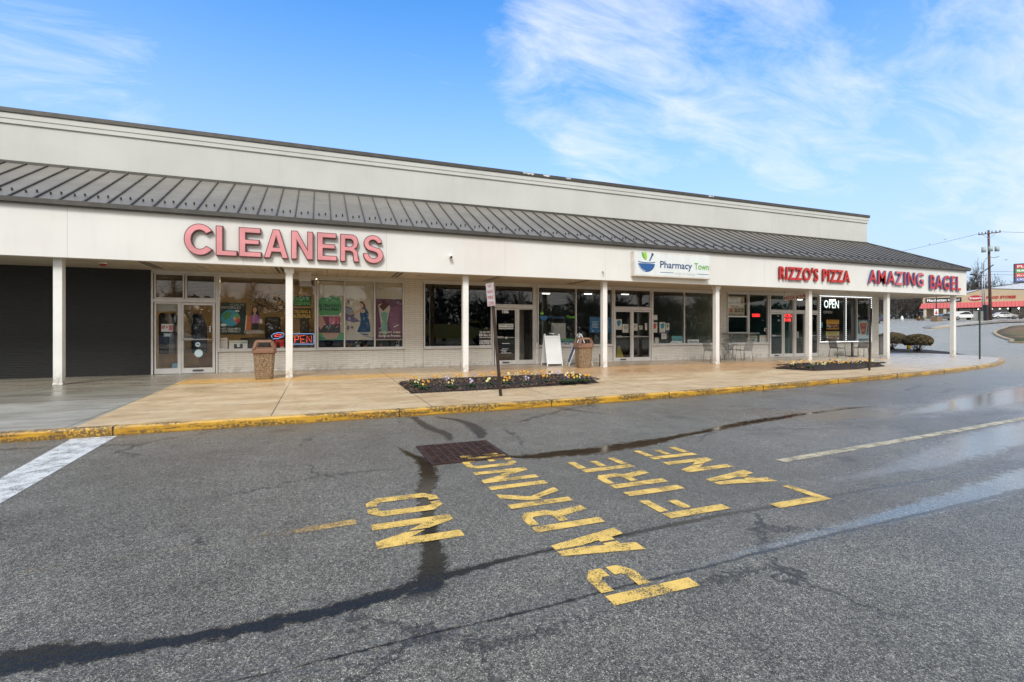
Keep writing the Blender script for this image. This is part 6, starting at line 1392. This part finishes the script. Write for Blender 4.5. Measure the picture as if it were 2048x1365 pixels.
for p in (1850.5, 1890, 1973, 2058): mb = MB(); xx = fx(p); mb.box(xx-.28, -1.25, 0, xx+.28, -.75, 2.62, mat('tan_column', (.55, .48, .38), .6)); mb.build('column', FS)
M_FG = glass('food_store_glass', .45, 1.5, 1.6)
for a, b in ((1919, 1945), (1946, 1971), (1972, 2002), (2003, 2038), (2040, 2075)):
    xa, xb = fx(a), fx(b); mb = MB(); mb.box(xa, 2.15, .3, xb, 2.19, 2.9, M_ALUD); 
    o_ = MB(); o_.box(xa, 2.2, 0, xb, 2.28, .3, M_TAN); o_.box(xa, 2.2, 2.9, xb, 2.28, 3.85, M_TAN); o_.box(xa, 2.2, .3, xa+.1, 2.28, 2.9, M_ALU); wf = o_.build('window', FS)
    mb = MB(); mb.box(xa+.1, 2.22, .3, xb, 2.24, 2.9, M_FG); mb.build('pane', wf)
mb = MB(); mb.box(fx(1915), 6, 0, XR, 6.1, 4, mat('store_interior', (.10, .10, .095), .8)); mb.box(fx(1915), 2.3, .0, XR, 6, .02, M_DF)
for i in range(9): mb.box(fx(1925)+i*2.4, 4.5, 0, fx(1925)+i*2.4+1.6, 5.0, 1.5, random.choice(GD_))
mb.build('store_interior', FS)
E_ST = emis('store_lamp', (1, .98, .9), 8)
for i, p in enumerate((1957, 1985, 2001, 2018, 2040)): mb = MB(); mb.sphere((fx(p), 3.4, 2.35), .16, E_ST, 8, 5); mb.build('interior_lamp', FS)
mb = MB(); xa, xb = fx(1851), fx(1923); mb.box(xa, -.10, 4.15, xb, -.012, 5.22, M_BLACK); sg = mb.build('shop_sign', FS)
mb = MB(); mb.text('Manhattan', xa+.3, xa+4.0, 4.35, 5.05, -.11, cm(.72, .72, .70), .03); mb.text('BAGELS', xa+4.25, xb-.3, 4.45, 4.88, -.11, cm(.72, .72, .70), .02); mb.build('lettering', sg)
mb = MB(); xa, xb = fx(1937), fx(1966); mb.exz((xa+xb)/2, 4.95, (xb-xa)/2, .62, -.12, M_RED, 24, .1); mb.exz((xa+xb)/2, 4.95, (xb-xa)/2-.12, .5, -.124, mat('oval_red', (.45, .03, .04), .4, var=0), 24); sg = mb.build('oval_sign', FS); mb = MB(); mb.text("Krauser's", xa+.22, xb-.22, 4.68, 5.22, -.13, cm(.72, .72, .70), .03); mb.build('lettering', sg)
mb = MB(); mb.text('FOOD STORES', fx(1973), fx(2032), 4.62, 5.28, -.05, M_RED, .03, .05); mb.build('wall_lettering', FS)
# vehicles
M_TYRE = mat('tyre_rubber', (.015, .015, .015), .8, var=0); M_RIM = mat('wheel_rim', (.4, .4, .41), .3, .7, var=0); M_CARG = mat('car_window', (.015, .018, .02), .08, var=0); M_TAIL = mat('tail_light', (.35, .01, .01), .3, var=0); M_HEAD = mat('head_light', (.6, .62, .62), .2, var=0)
PROF = {'sedan': (4.6, [(0, .35), (0, .80), (.25, .95), (.9, 1.02), (1.5, 1.42), (2.7, 1.44), (3.5, 1.02), (4.4, .88), (4.6, .65), (4.6, .35)], [(1.02, 1.02), (1.55, 1.38), (2.65, 1.40), (3.35, 1.03)], (.85, 3.75), .32),
 'pickup': (5.6, [(0, .5), (0, 1.12), (.1, 1.16), (.2, 1.85), (2.4, 1.9), (3.5, 1.88), (4.1, 1.25), (5.4, 1.15), (5.6, .9), (5.6, .5)], [(.4, 1.22), (.45, 1.75), (3.45, 1.78), (3.95, 1.25)], (1.05, 4.6), .40),
 'truck': (7.0, [(0, .6), (0, 2.0), (4.6, 2.0), (4.7, 2.3), (6.0, 2.3), (6.4, 1.5), (7.0, 1.4), (7.0, .6)], [(4.95, 1.5), (4.95, 2.15), (5.95, 2.15), (6.25, 1.5)], (1.2, 6.0), .48)}
def car(name, kind_, colr, x, y, z, rz, label, cat='car', grp=None):
    Ln, pr, wi, axl, wr = PROF[kind_]; o = empty(name, (x, y, z), rz, label, cat, grp); hw = .88; m = mat('car_paint_%d_%d_%d' % tuple(c*99 for c in colr), colr, .3, .1, coat=.8, var=.03)
    def side(P, w0, w1):
        zb_ = .95; return [[(px_-Ln/2, s_*(w0 if pz <= zb_ else w0-(w0-w1)*min(1, (pz-zb_)/.45)), pz) for px_, pz in P] for s_ in (-1, 1)]
    mb = MB(); a, b = side(pr, hw, hw*.80); mb.loft([a, b], m); mb.build('body', o)
    mb = MB(); a, b = side(wi, hw+.004, hw*.80+.006)
    for s_, P in zip((-1, 1), (a, b)): mb.poly([(p[0], p[1]+s_*.006, p[2]) for p in P], M_CARG)
    n_ = len(wi); mb.poly([(wi[0][0]-Ln/2-.03, -.62, wi[0][1]+.03), (wi[0][0]-Ln/2-.03, .62, wi[0][1]+.03), (wi[1][0]-Ln/2-.06, .58, wi[1][1]), (wi[1][0]-Ln/2-.06, -.58, wi[1][1])], M_CARG); mb.poly([(wi[-1][0]-Ln/2+.10, -.66, wi[-1][1]+.03), (wi[-1][0]-Ln/2+.10, .66, wi[-1][1]+.03), (wi[-2][0]-Ln/2+.10, .6, wi[-2][1]), (wi[-2][0]-Ln/2+.10, -.6, wi[-2][1])], M_CARG)
    mb.build('windows', o)
    for ax in axl:
        for s_ in (-1, 1):
            mb = MB(); mb.tube([(ax-Ln/2, s_*(hw-.2), wr), (ax-Ln/2, s_*(hw+.012), wr)], wr, M_TYRE, 16, True, False); wo = mb.build('wheel', o); mb = MB(); mb.tube([(ax-Ln/2, s_*(hw-.05), wr), (ax-Ln/2, s_*(hw+.022), wr)], wr*.6, M_RIM, 12, True, False); mb.build('rim', wo)
    for s_ in (-1, 1):
        mb = MB(); mb.box(-Ln/2-.012, s_*(hw-.02)-.12*(s_ > 0)-.0*(s_ < 0), .68, -Ln/2+.12, s_*(hw-.02)+.12*(s_ < 0), .86, M_TAIL); mb.box(-Ln/2+.0, s_*(hw-.0), .7, -Ln/2+.25, s_*(hw+.006), .86, M_TAIL); mb.build('tail_light', o)
        mb = MB(); mb.box(Ln/2-.15, s_*(hw-.06)-.0, .66, Ln/2+.012, s_*(hw-.30), .80, M_HEAD); mb.build('headlight', o)
    return o
fr_ = math.atan2(dy_, dx_)
def cpos(px, D): x, y, z = GD(px, D); return x, y, z
car('parked_car', 'sedan', (.10, .10, .11), *cpos(1889, 108), R(150), 'dark grey parked sedan with red tail lights before the bagel sign', 'car')
car('parked_van', 'pickup', (.70, .70, .70), *cpos(1926, 107), R(-25), 'white parked pickup with a covered bed right of the corner column', 'pickup')
car('parked_car', 'sedan', (.66, .67, .68), *cpos(2006, 110), R(-35), 'white parked car in front of the food store windows', 'car'); car('parked_car', 'sedan', (.03, .03, .035), *cpos(1757, 100), R(60), 'black parked car far off behind the bin beside the brick wall', 'car')
car('parked_car', 'sedan', (.03, .05, .12), *cpos(1989, 116), R(-60), 'dark blue parked car between the utility pole and the white car', 'car')
# poles
M_CREO = mat('brown_pole_timber', (.10, .055, .042), .85, var=.25, vscale=2); M_GALV = mat('galvanised_steel', (.34, .36, .38), .4, .5); M_WIRE = mat('black_wire', (.02, .02, .022), .6, var=0)
def PT(px, py, D):
    u = (px-1024)/987; return Vector(((SN+CS*u)*D, (CS-SN*u)*D, H+(660-py)*D/987))
def Pl(o, v): return tuple(Vector(v)-o.location)
D_ = 98
b0_ = PT(1981, 641, D_); o = empty('utility_pole', b0_, 0, 'tall brown timber utility pole with a crossarm in front of the food store', 'utility pole')
mb = MB(); mb.tube([(0, 0, -.5), Pl(o, PT(1977, 461, D_))], [.27, .17], M_CREO, 12); mb.build('pole', o)
mb = MB(); mb.bar(Pl(o, PT(1957, 470, D_-.3)), Pl(o, PT(2001, 464.5, D_-.3)), .14, .18, M_CREO); mb.bar(Pl(o, PT(1962, 469, D_-.4)), Pl(o, PT(1978, 478, D_-.4)), .05, .05, M_GALV); mb.bar(Pl(o, PT(1994, 466, D_-.4)), Pl(o, PT(1978, 478, D_-.4)), .05, .05, M_GALV); mb.build('crossarm', o)
for i, p in enumerate((1958, 1964, 1971, 1984, 1992, 2000)): mb = MB(); c = PT(p, 470-(p-1957)*.125-1, D_-.3); mb.tube([Pl(o, c), Pl(o, c+Vector((0, 0, .35)))], [.09, .06], M_WIRE, 6); mb.build('insulator', o)
M_TRF = mat('pale_green_transformer', (.36, .42, .40), .5)
for a, b in ((1967.5, 1974), (1981, 1994)): mb = MB(); p0_, p1_ = PT(a, 505 if a < 1970 else 503, D_-.4), PT(b, 495 if a < 1970 else 493.5, D_-.4); mb.tube([Pl(o, (p0_.x, p0_.y, p0_.z)), Pl(o, (p0_.x, p0_.y, p1_.z))], .36, M_TRF, 12); mb.tube([Pl(o, (p1_.x, p1_.y, p0_.z)), Pl(o, (p1_.x, p1_.y, p1_.z))], .36, M_TRF, 12) if a > 1975 else None; mb.build('transformer', o)
mb = MB(); mb.tube([Pl(o, PT(1979, 514, D_)), Pl(o, PT(1986, 516, D_)), Pl(o, PT(1993, 515, D_)), Pl(o, PT(1998, 513, D_))], .05, M_WIRE, 5); mb.tube([Pl(o, PT(1979, 512, D_)), Pl(o, PT(1972, 518, D_)), Pl(o, PT(1967, 528, D_-2)), Pl(o, PT(1966, 540, D_-2))], .06, M_GALV, 5); mb.build('cable_loop', o)
for k_, (px, lab) in enumerate(((1965.5, 'left'), (1969.2, 'right'))):
    b1_ = PT(px+(.6 if k_ else 0), 643, 96); o2 = empty('steel_pole', b1_, 0, 'slim galvanised steel pole left of the utility pole, %s of the pair' % lab, 'pole'); mb = MB(); mb.tube([(0, 0, 0), Pl(o2, PT(px-1.5, 526-k_*2, 96))], [.11, .08], M_GALV, 8); mb.build('pole', o2)
    mb = MB()
    if k_: mb.bar(Pl(o2, PT(1962, 546, 95.6)), Pl(o2, PT(1987, 530, 97.6)), .16, .12, M_WIRE); mb.bar(Pl(o2, PT(1966, 576, 95.8)), Pl(o2, PT(1990, 569, 97.7)), .12, .10, M_WIRE)
    else: mb.bar(Pl(o2, PT(1941, 549, 95.7)), Pl(o2, PT(1953, 551, 95.7)), .35, .2, M_WIRE); mb.bar(Pl(o2, PT(1953, 552, 95.7)), Pl(o2, PT(1978, 551, 95.8)), .06, .06, M_WIRE)
    mb.build('bracket_arm', o2)
x, y, z = GD(1971.5, 95.5); mb = MB(); mb.box(x-.3, y-.3, z-.2, x+.3, y+.3, z+3.2, M_WIRE, .03); tag(mb.build('control_cabinet'), 'tall dark cabinet at the foot of the slim steel poles', 'cabinet')
def wire(name, A, B, sag, lab, r=.028, kind_='wire'):
    mb = MB(); n = 14; P = [A.lerp(B, i/n)-Vector((0, 0, sag*4*(i/n)*(1-i/n))) for i in range(n+1)]; mb.tube(P, r, M_WIRE, 5); tag(mb.build(name), lab, kind_, 'overhead wires')
wire('overhead_wire', PT(1958, 468, D_-.3), PT(1640, 530, 150), .6, 'overhead wire running left from the utility pole crossarm'); wire('overhead_wire', PT(2000, 464, D_-.3), PT(2300, 462, 80), .3, 'overhead wire running right from the utility pole crossarm')
wire('overhead_wire', PT(1980, 543.5, D_), PT(2300, 540, 90), .2, 'upper of two low wires right of the utility pole'); wire('overhead_wire', PT(1980, 549.5, D_), PT(2300, 547, 90), .2, 'lower of two low wires right of the utility pole')
def bird(p, lab):
    o = empty('bird', p, 0, lab, 'bird'); o.scale = (.6,)*3; mb = MB(); s_ = 1.0; mb.sphere((0, 0, .16*s_), .14, M_WIRE, 8, 6, (1.7, .8, .85)); mb.sphere((.24, 0, .27), .08, M_WIRE, 8, 5); mb.loft([[(-.2, -.05, .15), (-.2, .05, .15), (-.2, .05, .19)], [(-.5, -.04, .08), (-.5, .04, .08), (-.5, .04, .10)]], M_WIRE); mb.build('body', o)
    for s2 in (-1, 1): mb = MB(); mb.poly([(.12, s2*.1, .2), (-.15, s2*.1, .2), (-.28, s2*.55, .38), (.0, s2*.45, .38)], M_WIRE); mb.poly([(.12, s2*.1, .195), (.0, s2*.45, .375), (-.28, s2*.55, .375), (-.15, s2*.1, .195)], M_WIRE); mb.build('wing', o)
bird(PT(1859, 490, 112), 'dark bird at the sagging wire left of the utility pole'); bird(PT(1890, 480.5, 108), 'small dark bird flying just above the left wire'); bird(PT(2012, 521.5, 90), 'small dark bird flying right of the transformers')
# pylon sign at the right edge
x, y, z = GD(2055, 97); o = empty('pylon_sign', (x, y, z), -YAW-R(35), 'dark shopping pylon sign with coloured panels at the right edge', 'pylon sign'); zt = PT(2042, 527, 97).z-z; zb2 = PT(2042, 565, 97).z-z
mb = MB(); mb.box(-1.9, -.4, zb2, 1.9, .4, zt, M_DKGREY); mb.build('cabinet', o); mb = MB(); mb.box(-.25, -.25, 0, .25, .25, zb2, M_DKGREY); mb.build('post', o)
mb = MB(); hs = (zt-zb2-.3)/4
for i, c_ in enumerate(((.12, .15, .35), (.55, .08, .06), (.10, .30, .10), (.42, .03, .05))): mb.rxz(-1.75, 1.75, zb2+.15+i*hs+.04, zb2+.15+(i+1)*hs-.04, -.41, cm(*c_))
for i, t_ in enumerate(('LIQUORS', "Krauser's", 'BAGELS', 'PLAZA')): mb.text(t_, -1.5, 1.5, zb2+.15+i*hs+.2, zb2+.15+(i+1)*hs-.2, -.415, cm(.72, .72, .70), .02)
mb.build('sign_panels', o)
# small things far off
x, y, z = GD(1872.5, 103); o = empty('planter_with_sign', (x, y, z), 0, 'wooden planter with a thin black pole carrying a small red and white sign', 'planter sign'); mb = MB(); mb.box(-.8, -.6, 0, .8, .6, .95, mat('planter_wood', (.24, .15, .08), .7)); mb.build('planter', o); mb = MB(); mb.tube([(0, 0, .95), (0, 0, 5.3)], .09, M_BLACK, 8); mb.build('pole', o); mb = MB(); mb.box(-.38, -.15, 1.3, .32, -.11, 2.6, M_WHITE); mb.fxz([(-.25, 1.5), (.22, 1.5), (-.02, 2.4)], -.155, M_RED); mb.build('sign_plate', o, rot=-YAW-R(30))
x, y, z = GD(1804, 112); mb = MB(); mb.tube([(x, y, z), (x, y, z+.75), (x, y, z+.85), (x, y, z+1.15)], [.3, .28, .2, .1], M_WHITE, 10); mb.bar((x-.38, y, z+.6), (x+.38, y, z+.6), .16, .16, M_WHITE); tag(mb.build('fire_hydrant'), 'white fire hydrant far off between the last two columns', 'hydrant')
x, y, z = GD(1838.5, 112); mb = MB(); mb.box(x-.25, y-.25, z, x+.25, y+.25, z+.05, M_DKGREY); mb.tube([(x, y, z+.05), (x, y, z+1.0)], [.22, .05], mat('cone_orange', (.6, .2, .03), .5), 10); tag(mb.build('traffic_cone'), 'orange cone far off left of the food store', 'traffic cone')
for i, (p, D2, r_, h_, lab) in enumerate(((2028, 104, 1.6, 1.7, 'low brown shrub beside the white car in front of the food store'), (2042, 103, 1.6, 2.2, 'taller brown shrub at the right edge before the food store'), (1846, 112, .9, .9, 'small yellow green shrub at the left corner of the food store'), (1836, 112, .7, .6, 'tiny yellow green shrub left of the food store corner'))):
    x, y, z = GD(p, D2); shrub(x, y, r_, r_, h_, lab, z, 900, 20+i)

# ---------------------------------------------------------------- trees
def bare_tree(h, seed, m=M_BARK, spread=.55, depth=5, rr=None):
    minr = h*.0015
    rs = random.Random(seed); tk = MB(); cr = MB()
    def grow(p, d, l, r_, lev):
        n = 3 if lev < 3 else 2; P = [p]; dd = d.copy()
        for i in range(n): dd = (dd+Vector((rs.uniform(-.18, .18), rs.uniform(-.18, .18), rs.uniform(-.04, .14)))).normalized(); P.append(P[-1]+dd*l/n)
        rad = [max(minr, r_*(1-.38*i/n)) for i in range(n+1)]
        (tk if lev == 0 else cr).tube(P, rad, m, 7 if lev == 0 else (5 if lev < 3 else 3), lev == 0)
        if lev >= depth: return
        k_ = (5 if lev == 0 else rs.choice((3, 4))) if lev < depth-1 else 4
        for i in range(k_):
            t_ = 1 if i == 0 else rs.uniform(.35, 1); q_ = P[min(n, int(t_*n))]; a = rs.random()*2*PI
            s_ = dd.cross(Vector((0, 0, 1))); s_ = s_.normalized() if s_.length > .05 else Vector((1, 0, 0)); s2 = dd.cross(s_).normalized()
            nd_ = (dd+(s_*math.cos(a)+s2*math.sin(a))*(spread*.5 if i == 0 else spread*rs.uniform(1.0, 2.1))+Vector((0, 0, .12))).normalized()
            grow(q_, nd_, l*(rs.uniform(.62, .82)), r_*(.60 if i else .66), lev+1)
    grow(Vector((0, 0, 0)), Vector((rs.uniform(-.05, .05), rs.uniform(-.05, .05), 1)).normalized(), h*.27, rr or h*.02, 0)
    return tk, cr
TP = {}
def tree(x, y, z, h, seed, label, grp=None, depth=5, spread=.55):
    if seed in TP:
        src, h0 = TP[seed]; o = copy_tree(src, (x, y, z), random.random()*6, label); o.scale = (h/h0,)*3; tag(o, label, 'tree', grp); return o
    o = empty('bare_tree', (x, y, z), 0, label, 'tree', grp); tk, cr = bare_tree(h, seed, depth=depth, spread=spread); tk.build('trunk', o); cr.build('crown', o); TP[seed] = (o, h); return o
for i, (p, D2, h_, s_, lab) in enumerate(((1938, 145, 19.5, 1, 'bare tree behind the food store just right of the canopy corner'), (1955, 150, 20, 2, 'bare tree behind the food store left of the steel poles'), (1925, 155, 17, 3, 'bare tree rising directly behind the canopy corner'), (2010, 165, 17, 1, 'thin bare tree behind the food store right of the utility pole'), (2030, 160, 17.5, 2, 'pale bare tree behind the food store near the pylon sign'))):
    x, y, z = GD(p, D2); tree(x, y, z, h_, s_, lab, 'bare trees behind the food store')
for i in range(13):
    p = 1735+i*9.5+random.uniform(-2, 2); x, y, z = GD(p, random.uniform(128, 150)); tree(x, y, z, random.uniform(9, 14), (1, 2, 3)[i % 3], 'bare woodland tree seen under the canopy left of the food store', 'woodland trees left of the food store')
M_EVG = [mat('evergreen_dark', (.03, .045, .022), .7, var=.3, vscale=.5), mat('evergreen_mid', (.055, .07, .035), .7, var=.3, vscale=.5), mat('brown_brush', (.11, .075, .05), .8, var=.3, vscale=.5)]
def thicket(name, pts, n, zlo, zhi, ms, sz, label=None, dz=0, rad=2.5):
    mb = MB(); rs = random.Random(3)
    for i in range(n):
        c = rs.choice(pts); x = c[0]+rs.gauss(0, rad); y = c[1]+rs.gauss(0, rad); g_ = rise(x, y)+dz; t_ = rs.random(); hh = (zlo+(zhi-zlo)*(.5+.5*noise.noise(Vector((x*.16, y*.16, 0)))+.15))*t_
        d = Vector((rs.uniform(-1, 1), rs.uniform(-1, 1), rs.uniform(-1, 1))).normalized(); e = d.orthogonal().normalized(); l = rs.uniform(.5, 1)*sz; hh *= 1; p = Vector((x, y, g_+hh))
        mb.add([tuple(p-d*l), tuple(p+e*l*.5), tuple(p+d*l), tuple(p-e*l*.5)], [(0, 1, 2, 3)], rs.choice(ms))
    return tag(mb.build(name), kind='stuff')
thicket('woodland_undergrowth', [GD(1730+i*4.5, 150+8*math.sin(i))[:2] for i in range(29)], 9000, 4, 8, M_EVG, .34)
thicket('woodland_undergrowth', [GD(1915+i*6, 165)[:2] for i in range(9)], 1500, 4, 6, [M_EVG[1], M_EVG[2], M_EVG[0]], .36)
thicket('distant_woodland', [(40+i*14, 215-i*1.2+6*math.sin(i)) for i in range(10)]+[(235, 150-i*14) for i in range(14)], 9000, 6, 12, M_EVG, 1.0, rad=5)
# across the lot, behind the photographer: seen as reflections in the shop windows
for i in range(12):
    tree(-22+i*7.2+random.uniform(-1.5, 1.5), -29+random.uniform(-3, 3), -.1, random.uniform(10, 14), (1, 2, 3)[i % 3], 'bare street tree across the parking lot mirrored in the shop windows', 'bare trees across the parking lot')
thicket('distant_woodland', [(-70+i*5, -62+3*math.sin(i)) for i in range(50)], 26000, 5, 8, [M_EVG[0], M_EVG[1], M_TWIG], .7, rad=3)
car('parked_truck', 'truck', (.55, .34, .02), 12.4, -13, 0, R(8), 'yellow truck parked across the lot mirrored in the middle shop window', 'truck'); car('parked_car', 'sedan', (.66, .67, .68), 2.2, -12, 0, R(4), 'white car parked across the lot mirrored in the middle shop window', 'car'); car('parked_car', 'sedan', (.55, .57, .6), -10.5, -9, 0, R(0), 'silver car parked across the lot mirrored in the cleaners window', 'car')
